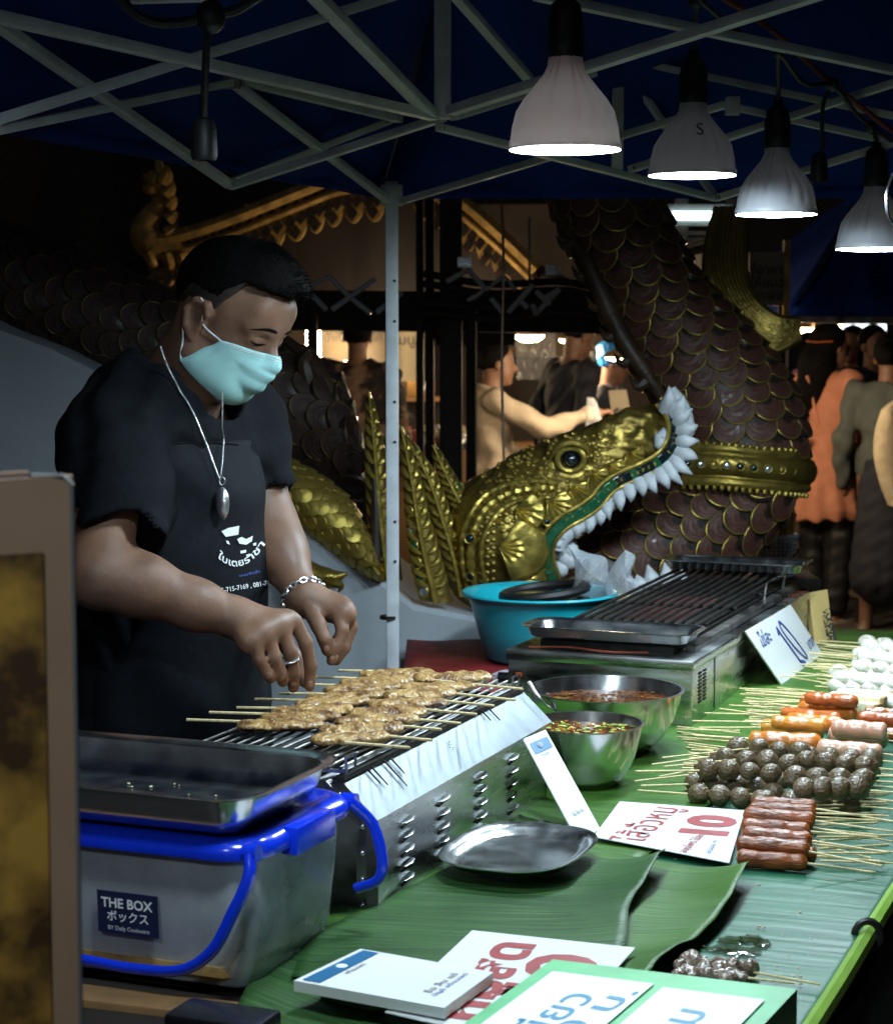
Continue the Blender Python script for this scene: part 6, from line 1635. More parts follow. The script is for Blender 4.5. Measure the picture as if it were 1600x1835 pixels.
def balls(a, b, z, stick, key, rad, n, label, group):
    A_, B_ = T(*a, z), T(*b, z); c = (A_ + B_) / 2; root = empty('meatball_skewer' if key == 'mball' else 'fishball_skewer', c, label, 'skewer', group)
    for i in range(n):
        p = A_.lerp(B_, i / (n - 1)); o = bpy.data.objects.new('meatball' if key == 'mball' else 'fishball', random.choice(ball_src[key])); COL.objects.link(o); o.parent = root
        r_ = rad * random.uniform(.92, 1.08); o.location = p - c + Vector((0, 0, random.uniform(-.002, .002))); o.scale = (r_ * (1.28 if key == 'wball' else 1.06), r_, r_ * .97); o.rotation_euler = (random.uniform(0, 6), random.uniform(-.2, .2), math.atan2((B_ - A_).y, (B_ - A_).x) + random.choice((0, pi)) + random.uniform(-.15, .15))
    E_ = T(*stick, z - .002); s = A_ if (E_ - A_).length < (E_ - B_).length else B_
    add_stick(root, s.lerp(c, .5), E_); return root
zb = TZ + .008
# dark red glazed sausages, sticks to the right
G = 'dark red glazed sausages at the front'
RD = [((1318, 1536), (1448, 1546), .013, (1562, 1563)), ((1380, 1522), (1462, 1534), .013, (1585, 1545)), ((1316, 1512), (1452, 1524), .027, (1580, 1552)), ((1328, 1494), (1456, 1506), .030, (1590, 1528)), ((1326, 1480), (1452, 1490), .033, (1572, 1500)),
      ((1334, 1496), (1458, 1510), .013, (1560, 1538)), ((1330, 1460), (1462, 1470), .030, (1598, 1490)), ((1340, 1450), (1462, 1458), .032, (1592, 1462)), ((1345, 1440), (1464, 1448), .030, (1600, 1472)), ((1340, 1470), (1458, 1482), .014, (1598, 1508))]
for k, (a, b, z, e) in enumerate(RD):
    sausage(a, b, zb + z, e, 'saus_r', .0125, f'{ORD[k]} dark red glazed sausage skewer beside the red-lettered card, counted from the front', G, k)
# brown meatballs, left pile (sticks left)
G = 'brown meatballs with sticks to the left'
LP = [((1252, 1424), .016, (1142, 1416)), ((1244, 1402), .016, (1148, 1408)), ((1262, 1380), .016, (1136, 1400)), ((1290, 1362), .016, (1180, 1392)), ((1268, 1378), .044, (1138, 1382)), ((1300, 1358), .044, (1190, 1374)), ((1318, 1344), .016, (1168, 1370)), ((1322, 1338), .046, (1186, 1358))]
for k, (a, z, e) in enumerate(LP):
    balls(a, (a[0] + 112, a[1] + 9), zb + z, e, 'mball', .0172, 4, f'{ORD[k]} brown meatball skewer in the left pile, counted from the front', G)
G = 'brown meatballs with sticks to the right'
RP = [((1368, 1436), (1520, 1442), .014, (1600, 1450)), ((1385, 1420), (1536, 1424), .016, (1600, 1436)), ((1440, 1414), (1534, 1414), .046, (1604, 1420)), ((1400, 1400), (1540, 1404), .016, (1604, 1412)), ((1424, 1392), (1545, 1398), .044, (1604, 1402)), ((1430, 1376), (1556, 1384), .016, (1604, 1390)), ((1445, 1362), (1552, 1374), .048, (1604, 1380)), ((1450, 1352), (1560, 1360), .018, (1604, 1366))]
for k, (a, b, z, e) in enumerate(RP):
    balls(a, b, zb + z, e, 'mball', .0178, 4, f'{ORD[k]} brown meatball skewer in the right pile, counted from the front', G)
# orange sausages with sticks to the left
G = 'orange sausages with sticks to the left'
OS = [((1340, 1324), (1474, 1332), .018, 'saus_o', (1244, 1318), .0165), ((1362, 1302), (1478, 1312), .018, 'saus_y', (1252, 1304), .0150), ((1380, 1293), (1482, 1301), .040, 'saus_y', (1240, 1292), .0135), ((1398, 1280), (1508, 1292), .018, 'saus_d', (1262, 1278), .0160), ((1408, 1288), (1512, 1298), .030, 'saus_o', (1290, 1270), .0140), ((1428, 1268), (1536, 1280), .020, 'saus_o', (1306, 1264), .0150), ((1432, 1256), (1536, 1267), .024, 'saus_d', (1330, 1258), .0150), ((1440, 1250), (1538, 1258), .046, 'saus_d', (1336, 1242), .0135)]
for k, (a, b, z, key, e, r_) in enumerate(OS):
    sausage(a, b, zb + z, e, key, r_, f'{ORD[k]} orange sausage skewer behind the meatballs, counted from the front', G, k)
G = 'pink sausages with sticks to the right'
for k, (a, b, z, e) in enumerate([((1462, 1340), (1582, 1350), .018, (1620, 1356)), ((1482, 1316), (1592, 1326), .018, (1630, 1334)), ((1488, 1304), (1590, 1312), .040, (1630, 1322))]):
    sausage(a, b, zb + z, e, 'saus_p', .0165, f'{ORD[k]} pale pink sausage skewer at right of the orange sausages', G, k)
G = 'small red sausages at the right edge'
for k, (a, b, z, e) in enumerate([((1528, 1308), (1622, 1316), .014, (1650, 1318)), ((1540, 1294), (1622, 1300), .016, (1650, 1300)), ((1534, 1284), (1622, 1290), .034, (1650, 1290)), ((1546, 1276), (1622, 1280), .016, (1650, 1282))]):
    sausage(a, b, zb + z, e, 'saus_d', .011, f'{ORD[k]} small glossy red sausage skewer at the right edge of the photo', G, k)
# pale egg tofu blocks with toasted ends
G = 'pale tofu skewers'
for k, (a, b, z, e) in enumerate([((1510, 1262), (1572, 1270), .014, (1390, 1252)), ((1486, 1250), (1580, 1258), .024, (1370, 1240)), ((1500, 1244), (1592, 1250), .016, (1392, 1232))]):
    A_, B_ = T(*a, zb + z), T(*b, zb + z); c = (A_ + B_) / 2; d = B_ - A_; ang = math.atan2(d.y, d.x)
    root = empty('tofu_skewer', c, f'{ORD[k]} pale rectangular tofu skewer with toasted end behind the orange sausages', 'skewer', G)
    o = MB().box((0, 0, 0), (d.length / 2, .016, .011), bev=.003).build('tofu_block', M['tofu'], root, world=False); o.rotation_euler.z = ang
    o = MB().box((d.length / 2 + .003, 0, 0), (.004, .0155, .0105), bev=.002).build('toasted_end', M['crust'], root, world=False); o.rotation_euler.z = ang
    add_stick(root, A_, T(*e, zb + .012))
# white fish balls, sticks to the left
G = 'white fish balls with sticks to the left'
WB = [((1503, 1229), .017, (1418, 1214)), ((1503, 1208), .017, (1392, 1212)), ((1510, 1216), .032, (1420, 1204)), ((1541, 1192), .017, (1432, 1190)), ((1548, 1198), .034, (1440, 1194)), ((1544, 1173), .018, (1448, 1172)), ((1552, 1180), .036, (1450, 1170)), ((1553, 1152), .018, (1466, 1148)), ((1560, 1160), .034, (1480, 1156)), ((1566, 1256), .016, (1430, 1246))]
for k, (a, z, e) in enumerate(WB):
    balls(a, (a[0] + 92, a[1] + 10), zb + z, e, 'wball', .0185, 4, f'{ORD[k]} white fish ball skewer near the far end, counted from the front', G)
# loose extra sticks whose food lies beneath the piles
G = 'bare stick ends under the piles'
nstk = 0
for (x0, x1, y0, y1, n_) in ((1150, 1310, 1300, 1420, 26), (1260, 1420, 1232, 1300, 20), (1410, 1520, 1150, 1232, 18)):
    for k in range(n_):
        t = (k + .5) / n_; x = x0 + (x1 - x0) * (1 - t) * .55 + random.uniform(-14, 14); y = y1 + (y0 - y1) * t
        x += (x1 - x0) * .45 * t if False else (x1 - x0) * .45 * t
        a = T(x, y, TZ + .006 + random.uniform(0, .012)); b = T(x + random.uniform(105, 125), y + random.uniform(2, 16), TZ + .012 + random.uniform(0, .012))
        o = bpy.data.objects.new('bamboo_stick', thin_me); COL.objects.link(o); d = b - a; o.location = (a + b) / 2; o.rotation_euler = d.to_track_quat('X', 'Z').to_euler(); o.scale = (d.length, 1, 1)
        tag(o, 'thin bare bamboo stick end poking out under the piled skewers', 'stick', G)
for k in range(26):
    y = 1372 + k * 7.1; a = T(1462 + random.uniform(-8, 10), y, TZ + .012 + random.uniform(0, .02)); b = T(1576 + random.uniform(-14, 40), y + random.uniform(-8, 14), TZ + .010 + random.uniform(0, .014)); d = b - a
    o = bpy.data.objects.new('bamboo_stick', thin_me); COL.objects.link(o); o.location = (a + b) / 2; o.rotation_euler = d.to_track_quat('X', 'Z').to_euler(); o.scale = (d.length, 1, 1)
    tag(o, 'thin bare bamboo stick end poking out under the piled skewers', 'stick', G)
# two lone sticky meat skewers at the front right
M['sticky'] = mat('sticky_minced_meat', (.085, .040, .020), .18, 0, col2=(.26, .19, .14), vscale=90, bump=.8, bscale=140, coat=.6)
for k, (a, b, e) in enumerate((((1222, 1722), (1352, 1742), (1468, 1764)), ((1216, 1736), (1330, 1752), (1424, 1762)))):
    z = TZ + .016; A_, B_ = T(*a, z), T(*b, z); c = (A_ + B_) / 2; d = B_ - A_; root = empty('meat_skewer', c, ('upper' if k == 0 else 'lower') + ' of two lone sticky minced meat skewers in front of the puddle', 'skewer', 'lone minced meat skewers')
    s_ = SDF((-.07, -.03, -.02), (.07, .03, .02), .0028); r_ = random.Random(k); L_ = d.length
    for i in range(40): s_.ell((r_.uniform(-.5, .5) * L_, r_.gauss(0, .0075), r_.gauss(0, .003)), (r_.uniform(.005, .010),) * 3, None, .003)
    o = link('minced_meat', s_.mesh('minced_meat'), M['sticky'], root, False); o.rotation_euler.z = math.atan2(d.y, d.x)
    add_stick(root, B_.lerp(c, .3), T(*e, TZ + .012))

# ================================================================== LEFT FOREGROUND MENU BOARD
mbx = empty('menu_board', Vector((-.5, 1.35, 0)), 'blurred laminated menu board with brown food photo at the left edge', 'menu board')
YB = 1.35
bt = [P(-700, 905, YB - .05), P(131, 852, YB + .02)]; bl, br = bt; brb = P(148, 1860, YB + .02); 
M['board'] = mat('tan_board', (.31, .185, .115), .5, 0, var=.1, vscale=6)
c4 = [Vector((bl.x, bl.y, .75)), Vector((brb.x, brb.y, .75)), br, bl]
o, n_ = slab_quad('panel', c4, .010, M['board'], mbx)
MB().tube([br + Vector((-.03, 0, .0)), br + Vector((-.006, -.003, .0)), br + Vector((0, -.004, -.006)), c4[1] + Vector((0, -.004, 0))], .0018, 8).build('plastic_edge', mat('clear_edge', (.12, .12, .12), .4), mbx)
MB().tube([bl + Vector((0, -.003, .002)), br + Vector((-.03, -.003, .002))], .0018, 8).build('plastic_edge', M['board'], mbx)
ph = mat('food_photo', (.05, .022, .006), .5, 0, col2=(.42, .22, .035), vscale=16, contrast=(.42, .62))
if n_.y > 0: n_ = -n_
patch(c4, .0, .93, .0, .925, ph, mbx, n_, 'food_photo', .0015)
text_dir('อบ', bil(c4, .835, .80), bil(c4, .905, .77), .05, M['saus_y'], mbx, n_, .002, 'fit', 'lettering') 
MB().bar(Vector((bl.x + .1, YB, 0)), Vector((bl.x + .1, YB + .012, 1.3)), .03, .02).build('stand', M['wood_d'], mbx)
for k, (x, y) in enumerate(((-.36, 1.62), (-.30, 1.70))): pass
bk = tag(MB().box(P(400, 1845, 2.0), (.055, .03, .02), rotT, bev=.006).build('black_pouch', M['black_gloss']), 'black glossy object at the bottom edge in front of the box', 'pouch')
tag(MB().bar(tb(-.24, -1.2, TZ - .01), tb(-.20, -.55, TZ - .01), .05, .03).build('table_batten', M['wood']), 'brown wooden batten under the front edge of the storage box', 'batten')

# ================================================================== BACKGROUND STALLS AND LAMPS
M['warm'] = lamp_mat('warm_lamp', (1, .70, .36), 60 * WARM)
M['warm_hi'] = lamp_mat('bright_warm_lamp', (1, .78, .48), 40 * WARM)
M['tube_w'] = lamp_mat('fluorescent_tube', (.80, 1, .96), 7)
M['sheet_lit'] = lamp_mat('backlit_panel', (.85, .93, 1), 2.6)
def plamp(px, py, d, w, h, label, m='warm', shade=True, watt=0):
    c = P(px, py, d); r = empty('stall_lamp', c, label, 'lamp', 'lamps of the stalls behind')
    MB().lathe([(0, -h * .5), (w * .55, -h * .42), (w * .92, -h * .12), (w, h * .15), (w * .8, h * .5), (0, h * .55)], c, 24).build('lamp_glass', M[m], r)
    if shade: MB().lathe([(w * 1.12, h * .1), (w * .9, h * .9), (w * .3, h * 1.6), (w * .2, h * 2.6), (0, h * 2.6)], c, 24).build('lamp_shade', M['wood'], r)
    MB().tube([c + Vector((0, 0, h * 2)), c + Vector((0, 0, .5))], .006, 6).build('cord', M['black'], r)
    if watt:
        ld_ = bpy.data.lights.new('lamp_light', 'POINT'); ld_.energy = watt * WARM; ld_.color = (1, .76, .50); ld_.shadow_soft_size = .04; lo_ = bpy.data.objects.new('lamp_light', ld_); COL.objects.link(lo_); lo_.parent = r; lo_.location = (0, 0, -h - .05)
    return r
plamp(596, 577, 11.2, .10, .030, 'warm lamp behind the vendor above the patterned shirt', 'warm_hi', watt=14)
plamp(668, 588, 11.6, .06, .035, 'small warm lamp just left of the white canopy pole', 'warm')
plamp(752, 578, 8.35, .05, .05, 'small warm lamp just right of the white canopy pole', 'warm', watt=8)
plamp(948, 603, 8.3, .065, .05, 'warm lamp above the reaching woman', 'warm', watt=7)
plamp(1028, 610, 11.0, .085, .045, 'warm lamp above the man in the dark jacket', 'warm', watt=12)
plamp(1122, 642, 9.0, .10, .030, 'shaded warm lamp right of the blue cap', 'warm_hi', watt=16)
plamp(1441, 591, 12.5, .06, .09, 'warm lamp left of the long-haired woman', 'warm')
plamp(1494, 584, 12.5, .055, .065, 'warm lamp right above the long-haired woman', 'warm', watt=12)
plamp(1400, 622, 9.3, .05, .11, 'narrow warm lamp between the scales and the pink hood', 'warm', watt=14)
plamp(640, 655, 12.2, .10, .06, 'tilted bright warm lamp left of the patterned shirt', 'warm_hi', False)
# blazing column of light at the left of the stall
c = P(564, 620, 12.0); r = empty('light_column', Vector((c.x, c.y, 0)), 'bright vertical light column behind the vendor', 'lamp')
MB().lathe([(.03, 0), (.045, .01), (.045, .30), (.03, .31)], P(562, 660, 12.0), 20).build('glowing_tube', M['warm'], r)
a = P(562, 660, 12.0); MB().tube([(a.x, a.y, 0), (a.x, a.y, a.z)], .02, 8).build('stand', M['wood'], r)
# fluorescent fittings high on the right
c = P(1252, 386, 9.2); fl = empty('fluorescent_fitting', c, 'horizontal fluorescent tubes in slatted fitting above the serpent', 'lamp')
MB().tube([P(1196, 386, 9.2), P(1308, 386, 9.2)], .017, 12).build('tube', M['tube_w'], fl)
for y in (372, 399):
    MB().bar(P(1192, y, 9.22), P(1312, y, 9.22), .01, .03).build('slat', M['jewel_w'], fl)
for px in (1222, 1316): a = P(px, 360, 9.3); MB().box((a.x, 9.35, a.z - .1), (.03, .03, .22)).build('bracket', M['wood_d'], fl)
for y in (418, 430): MB().bar(P(1198, y, 9.4), P(1330, y, 9.4), .02, .02).build('slat', M['wood_d'], fl)

# the stall facing the pavilion: back wall, menu banners, counter
sl_ = empty('food_stall', Vector((.2, 12.6, 0)), 'warmly lit food stall with menu banners and counter behind the statue', 'stall')
M['cream'] = mat('cream_banner', (.30, .26, .18), .6, 0, var=.15, vscale=4)
M['tan'] = mat('tan_banner', (.10, .072, .040), .6, 0, var=.4, vscale=5)
a, b = P(520, 560, 12.8), P(1140, 560, 12.8)
MB().box(((a.x + b.x) / 2, 12.95, 1.2), ((b.x - a.x) / 2 + .3, .03, 1.2)).build('back_wall', mat('stall_back', (.030, .020, .014), .7, 0, var=.4, vscale=3), sl_)
def banner(px0, py0, px1, py1, d, m, lines=(), name='banner', ink='ink_k'):
    A_, B_ = P(px0, py0, d), P(px1, py1, d); o = MB().box((A_ + B_) / 2, ((B_.x - A_.x) / 2, .008, abs(A_.z - B_.z) / 2)).build(name, M[m], sl_, smooth=False)
    for t, y, h in lines:
        c_ = P((px0 + px1) / 2, y, d - .012); text_on(t, h, c_, (1, 0, 0), (0, 0, 1), M[ink], o)
    return o
banner(575, 580, 690, 690, 12.4, 'tan', (('ข้าวซอย ขนมจีน', 592, .07), ('น้ำเงี้ยว หมูไก่', 606, .07)))
banner(690, 590, 760, 700, 12.5, 'cream', (('เมนู', 610, .09),))
banner(800, 600, 822, 690, 12.3, 'cream')
banner(1085, 560, 1115, 640, 12.3, 'cream', (('ราคา', 600, .06),), ink='ink_r')
banner(805, 620, 822, 665, 12.1, 'paper'); banner(1040, 600, 1090, 640, 12.5, 'tan')
banner(900, 575, 1060, 640, 12.6, 'tan')
# clear plastic sheet hung in the stall
o = link('plastic_sheet', grid_mesh('plastic_sheet', [[P(925 + 70 * j / 10, 590 + 90 * i / 8, 11.8 + .03 * sin(j * 2 + i)) for j in range(11)] for i in range(9)]), M['bag'], sl_)
# counters with stacked goods
ct = MB().box((P(760, 760, 11.4).x, 11.6, .45), (.75, .35, .45), bev=.01).build('counter', M['wood'], sl_)
MB().box((P(1080, 760, 11.2).x, 11.4, .42), (.5, .3, .42), bev=.01).build('counter', M['wood_d'], sl_)
goods = [('jar', .04, .14), ('cup', .05, .10), ('box', .06, .12)]
gm = [mat('amber_goods', (.45, .26, .08), .35, 0, var=.4, vscale=10), M['cream'], M['steel'], M['tan'], mat('red_goods', (.3, .05, .03), .5)]
k = 0
for px in range(716, 826, 13):
    for lev in range(3):
        p = P(px + random.uniform(-3, 3), 770, 11.35 - .05 * lev); w = random.uniform(.025, .04); h = random.uniform(.07, .14); z0 = .902
        if lev: p.x += .02
        mb = MB().lathe([(w * .9, 0), (w, .01), (w, h * .7), (w * .7, h * .85), (w * .7, h), (0, h)], (p.x, p.y - .1 * lev, z0), 14)
        k += 1; lb_ = ['amber', 'cream', 'steel', 'tan', 'red'][k % 5]
        tag(mb.build('food_jar', gm[k % 5]), f'small {lb_} jar crowded on the lit counter behind the white pole', 'jar', 'jars on the lit counter')
# shelf of goods above the counter
MB().box((P(740, 705, 11.7).x, 11.75, P(740, 715, 11.7).z), (.18, .12, .012)).build('shelf', M['wood'], sl_)
for k in range(5):
    p = P(706 + k * 16, 712, 11.7); tag(MB().box((p.x, 11.72, p.z + .05), (.03, .04, .045), bev=.006).build('food_box', gm[(k * 2 + 1) % 5]), f'{ORD[k]} small box from the left on the lit shelf behind the pole' if k else 'leftmost small box on the lit shelf behind the pole', 'box', 'boxes on the lit shelf')
# small standing sign held at the stall
ss, n_ = slab_quad('counter_sign', [P(1098, 760, 10.0), P(1132, 752, 10.0), P(1122, 698, 10.0), P(1090, 700, 10.0)], .01, M['cream']); tag(ss, 'small cream counter sign with black letters in front of the blue cap', 'sign')
text_dir('ฟรี ทาน', P(1099, 738, 9.99), P(1124, 736, 9.99), .04, M['ink_k'], ss, Vector((0, -1, 0)), .002, 'fit')

# building and dark trees closing off the view
bd = empty('dark_building', Vector((0, 17, 0)), 'unlit building closing the view behind the stalls', 'building')
MB().box((0, 17.5, 4), (14, .5, 4)).build('wall', mat('dark_facade', (.018, .016, .018), .8, 0, var=.4, vscale=1.2), bd)
MB().box((0, 16.9, 7.6), (14, .2, .15), bev=.02).build('cornice', M['wood_d'], bd)
# pale awning, sign tower and slatted wall at upper right
aw = empty('awning', Vector((P(1260, 480, 8.6).x, 8.6, 0)), 'pale canvas awning with dark valance beyond the serpent neck', 'awning')
M['canvas'] = mat('pale_canvas', (.30, .27, .25), .8, 0, var=.1, vscale=5)
solid(MB().add([P(1212, 452, 8.6), P(1292, 448, 8.5), P(1288, 530, 8.5)], [(0, 1, 2)]).build('canvas_side', M['canvas'], aw, smooth=False), .01)
MB().bar(P(1205, 448, 8.55), P(1320, 415, 8.55), .06, .02).build('valance', M['canvas'], aw)
MB().bar(P(1205, 462, 8.5), P(1300, 440, 8.5), .015, .02).build('awning_bar', M['wood_d'], aw)
a = P(1292, 500, 8.5); MB().tube([(a.x, a.y, 0), (a.x, a.y, a.z + .2)], .02, 8).build('pole', M['wood_d'], aw)
tw = empty('sign_board', Vector((P(1375, 500, 8.2).x, 8.2, 0)), 'tall cream sign board with dark lettering behind the gilded mane', 'sign')
A_, B_ = P(1342, 452, 8.2), P(1404, 548, 8.2)
MB().box((A_ + B_) / 2, ((B_.x - A_.x) / 2, .01, abs(A_.z - B_.z) / 2)).build('panel', M['cream'], tw, smooth=False)
for t, y in (('ให้อาหาร', 484), ('ให้แมว', 507), ('นครพิงค์', 530)): text_on(t, .055, P(1374, y, 8.185), (1, 0, 0), (0, 0, 1), M['wood_d'], tw)
MB().box((P(1408, 500, 8.2).x, 8.2, (A_.z + B_.z) / 2), (.012, .02, abs(A_.z - B_.z) / 2 + .05)).build('gilded_edge', M['gold_w'], tw)
for px in (1345, 1402): a = P(px, 548, 8.22); MB().box((a.x, 8.24, a.z / 2), (.015, .015, a.z / 2)).build('leg', M['wood_d'], tw)
# far navy canopy on the right
fc = empty('far_canopy', Vector((P(1560, 560, 9.2).x, 9.2, 0)), 'dark navy canopy of a farther stall at the right edge', 'canopy')
e0, e1, pk_ = P(1412, 568, 9.0), P(1760, 572, 9.0), P(1560, 330, 10.5)
solid(link('roof_panel', grid_mesh('roof_panel', roof_panel(e0, e1, pk_, 12)), M['navy'], fc), .004)
solid(link('roof_panel', grid_mesh('roof_panel', roof_panel(P(1412, 566, 9.0) + Vector((-.05, 3, .1)), e0, pk_, 12)), M['navy'], fc), .004)
MB().bar(e0 + Vector((0, 0, -.01)), e1 + Vector((0, 0, -.01)), .03, .03).build('eave_bar', M['steel_d'], fc)
MB().tube([(e0.x, 9.0, 0), (e0.x, 9.0, e0.z)], .022, 8).build('leg', M['black'], fc); MB().tube([(e1.x, 9.0, 0), (e1.x, 9.0, e1.z)], .022, 8).build('leg', M['black'], fc)
lp = MB().box(P(1538, 603, 13.5), (.185, .02, .085), bev=.005).build('backlit_panel', M['sheet_lit']); tag(lp, 'bright white backlit panel behind the dark-haired people', 'light panel')
MB().bar(P(1450, 575, 13.6), P(1640, 575, 13.6), .05, .05).build('panel_frame', M['wood_d'], lp)

# basket with a straw broom
bk_c = P(1385, 1030, 8.4); bk_c = Vector((P(1388, 970, 6.3).x, 6.3, P(1382, 1030, 6.3).z))
bs_ = empty('mesh_basket', bk_c, 'white plastic mesh basket standing right of the serpent body', 'basket')
r0, r1, hb_ = .060, .072, .128
for k in range(30):
    w = 2 * pi * k / 30; MB().tube([bk_c + Vector((r0 * cos(w), r0 * sin(w), 0)), bk_c + Vector((r1 * cos(w), r1 * sin(w), hb_))], .003, 4).build('basket_rib', M['tooth'], bs_)
for k in range(11):
    t = k / 10; q_ = r0 + (r1 - r0) * t; MB().tube([bk_c + Vector((q_ * cos(w), q_ * sin(w), hb_ * t)) for w in [2 * pi * i / 30 for i in range(30)]], .003 if k < 10 else .008, 5, closed=True).build('basket_ring', M['tooth'], bs_)
MB().tube([bk_c + Vector((r1 * cos(w), -.01 + r1 * sin(w) * .9, hb_ * (.35 + .3 * cos(w) ** 2))) for w in [pi + pi * i / 20 for i in range(21)]], .004, 6).build('handle', M['steel'], bs_)
stn = empty('basket_stand', bk_c, 'dark stool under the white mesh basket', 'stool')
MB().box((bk_c.x, bk_c.y, bk_c.z - .015), (.13, .13, .014), bev=.004).build('seat', M['wood_d'], stn)
for sx in (-1, 1):
    for sy in (-1, 1): MB().box((bk_c.x + .11 * sx, bk_c.y + .11 * sy, (bk_c.z - .03) / 2), (.012, .012, (bk_c.z - .03) / 2)).build('leg', M['wood_d'], stn)
br_ = MB()
for k in range(70):
    w = random.uniform(0, 6.28); q_ = .042 * random.random() ** .5; a_ = bk_c + Vector((q_ * cos(w), q_ * sin(w), .03)); e_ = bk_c + Vector((.02 + q_ * 1.1 * cos(w), q_ * 1.1 * sin(w), .19 + .04 * random.random())); br_.tube([a_, e_], .0035, 4)
tag(br_.build('straw_broom', mat('orange_straw', (.42, .20, .06), .6, 0, var=.3, vscale=40)), 'bundle of orange straw bristles standing in the white mesh basket', 'broom')

# ================================================================== PEOPLE BEHIND
def person(loc, yaw, hgt, label, top, bottom, hair='short', arms=None, lean=0.0, headyaw=0.0, headpitch=0.0, skirt=False, sleeve=.95, skin='skin_l', bag=None, dress=None, shoes='cream'):
    k = hgt / 1.65; root = empty('person', Vector((loc[0], loc[1], 0)), label, 'person', None, yaw)
    V = lambda x, y, z: np.array((x, y, z), float) * k
    h = .0095; lx = lean
    lo, hi = np.array((-.45, -.5, 0)) * k, np.array((.85, .5, 1.72)) * k
    arms = arms or {}
    le_, lw_ = arms.get('l', ((-.02, .235, 1.08), (.06, .245, .84))); re_, rw_ = arms.get('r', ((-.02, -.235, 1.08), (.06, -.245, .84)))
    sh = [V(lx, .165, 1.34), V(lx, -.165, 1.34)]
    B_ = SDF(lo, hi, h)
    hc = V(lx + .03 + .05 * headpitch, 0, 1.535); Rh = np.array(Matrix.Rotation(headyaw, 3, 'Z') @ Matrix.Rotation(headpitch, 3, 'Y'))
    hq = lambda x, y, z: hc + Rh @ (np.array((x, y, z)) * k)
    B_.cone(V(lx, 0, 1.37), hq(-.02, 0, -.05), .054 * k, .05 * k, .03); B_.ell(hq(-.01, 0, .025), np.array((.093, .073, .088)) * k, Rh, .02); B_.ell(hq(.028, 0, -.04), np.array((.062, .055, .078)) * k, Rh, .02)
    B_.cone(hq(.085, 0, .0), hq(.106, 0, -.032), .008 * k, .013 * k, .01); B_.cone(hq(.078, .015, -.066), hq(.078, -.015, -.066), .009 * k, .009 * k, .008); B_.ell(hq(.062, 0, -.098), np.array((.024, .026, .02)) * k, Rh, .015)
    for s in (1, -1):
        B_.ell(hq(-.005, .074 * s, -.012), np.array((.020, .010, .030)) * k, Rh, .008); B_.ell(hq(.090, .030 * s, .0), np.array((.012, .014, .009)) * k, Rh, .008, 'sub')
    B_.ell(V(lx * .6, 0, 1.20), np.array((.09, .14, .18)) * k, None, .05); B_.ell(V(0, 0, .95), np.array((.09, .14, .16)) * k, None, .05)
    for s_, e_, w_ in ((sh[0], V(*le_), V(*lw_)), (sh[1], V(*re_), V(*rw_))):
        B_.chain([s_, e_, w_], [.046 * k, .040 * k, .026 * k], .02)
        d = (w_ - e_) / np.linalg.norm(w_ - e_); up = np.array((0, 0, 1.0)); sd_ = np.cross(d, up); sd_ = sd_ / (np.linalg.norm(sd_) + 1e-6)
        pc = w_ + d * .055 * k; B_.cone(w_, pc, .026 * k, .030 * k, .015)
        for q in (-1.4, -.5, .5, 1.4): B_.chain([pc + sd_ * .015 * q * k, pc + d * .055 * k + sd_ * .017 * q * k, pc + (d * .075 - up * .035) * k + sd_ * .016 * q * k], [.011 * k, .0105 * k, .009 * k], .008)
        B_.chain([pc - sd_ * .02 * k, pc + (d * .03 - sd_ * .04 - up * .015) * k, pc + (d * .06 - sd_ * .04 - up * .035) * k], [.013 * k, .0115 * k, .010 * k], .008)
    for s in (1, -1): B_.chain([V(0, .085 * s, .88), V(.02, .09 * s, .48), V(-.01, .095 * s, .09)], [.075 * k, .052 * k, .036 * k], .03); B_.cone(V(-.03, .095 * s, .045), V(.11, .105 * s, .035), .034 * k, .026 * k, .02)
    link('body', B_.mesh('body'), M[skin], root, False)
    Tp = SDF(lo, hi, h); Tp.ell(V(lx * .6, 0, 1.20), np.array((.115, .168, .20)) * k, None, .05); Tp.ell(V(0, 0, .97), np.array((.12, .165, .17)) * k, None, .06); Tp.cone(sh[0], sh[1], .062 * k, .062 * k, .04)
    for s_, e_, w_ in ((sh[0], V(*le_), V(*lw_)), (sh[1], V(*re_), V(*rw_))):
        if sleeve > .6: Tp.chain([s_, e_, e_ + (w_ - e_) * sleeve], [.064 * k, .058 * k, .044 * k], .03)
        else: Tp.chain([s_, s_ + (e_ - s_) * sleeve * 1.6], [.064 * k, .062 * k], .03)
    if dress: Tp.cone(V(0, 0, 1.0), V(.0, 0, dress), .135 * k, .175 * k, .05)
    Tp.warp(.0065, 34, int(loc[0] * 10) + 7); Tp.cone(V(lx + .01, 0, 1.40), V(lx + .03, 0, 1.52), .058 * k, .075 * k, .005, 'sub')
    link('dress' if dress else 'top', Tp.mesh('top'), M[top] if isinstance(top, str) else top, root, False)
    Bt = SDF(lo, hi, h)
    if skirt: Bt.chain([V(0, 0, .95), V(0, 0, .35)], [.14 * k, .19 * k], .04)
    else:
        for s in (1, -1): Bt.chain([V(0, .08 * s, .90), V(.02, .09 * s, .48), V(-.01, .095 * s, .13)], [.098 * k, .078 * k, .066 * k], .03)
    Bt.warp(.003, 40, 3); link('skirt' if skirt else 'trousers', Bt.mesh('bottom'), M[bottom] if isinstance(bottom, str) else bottom, root, False)
    Hr = SDF(lo, hi, h); Hr.ell(hq(-.022, 0, .036), np.array((.098, .084, .092)) * k, Rh, .02)
    nrm = Rh @ np.array((.80, 0, -.60)); pt = hq(.035, 0, .035); Hr.half(pt, nrm, .01)
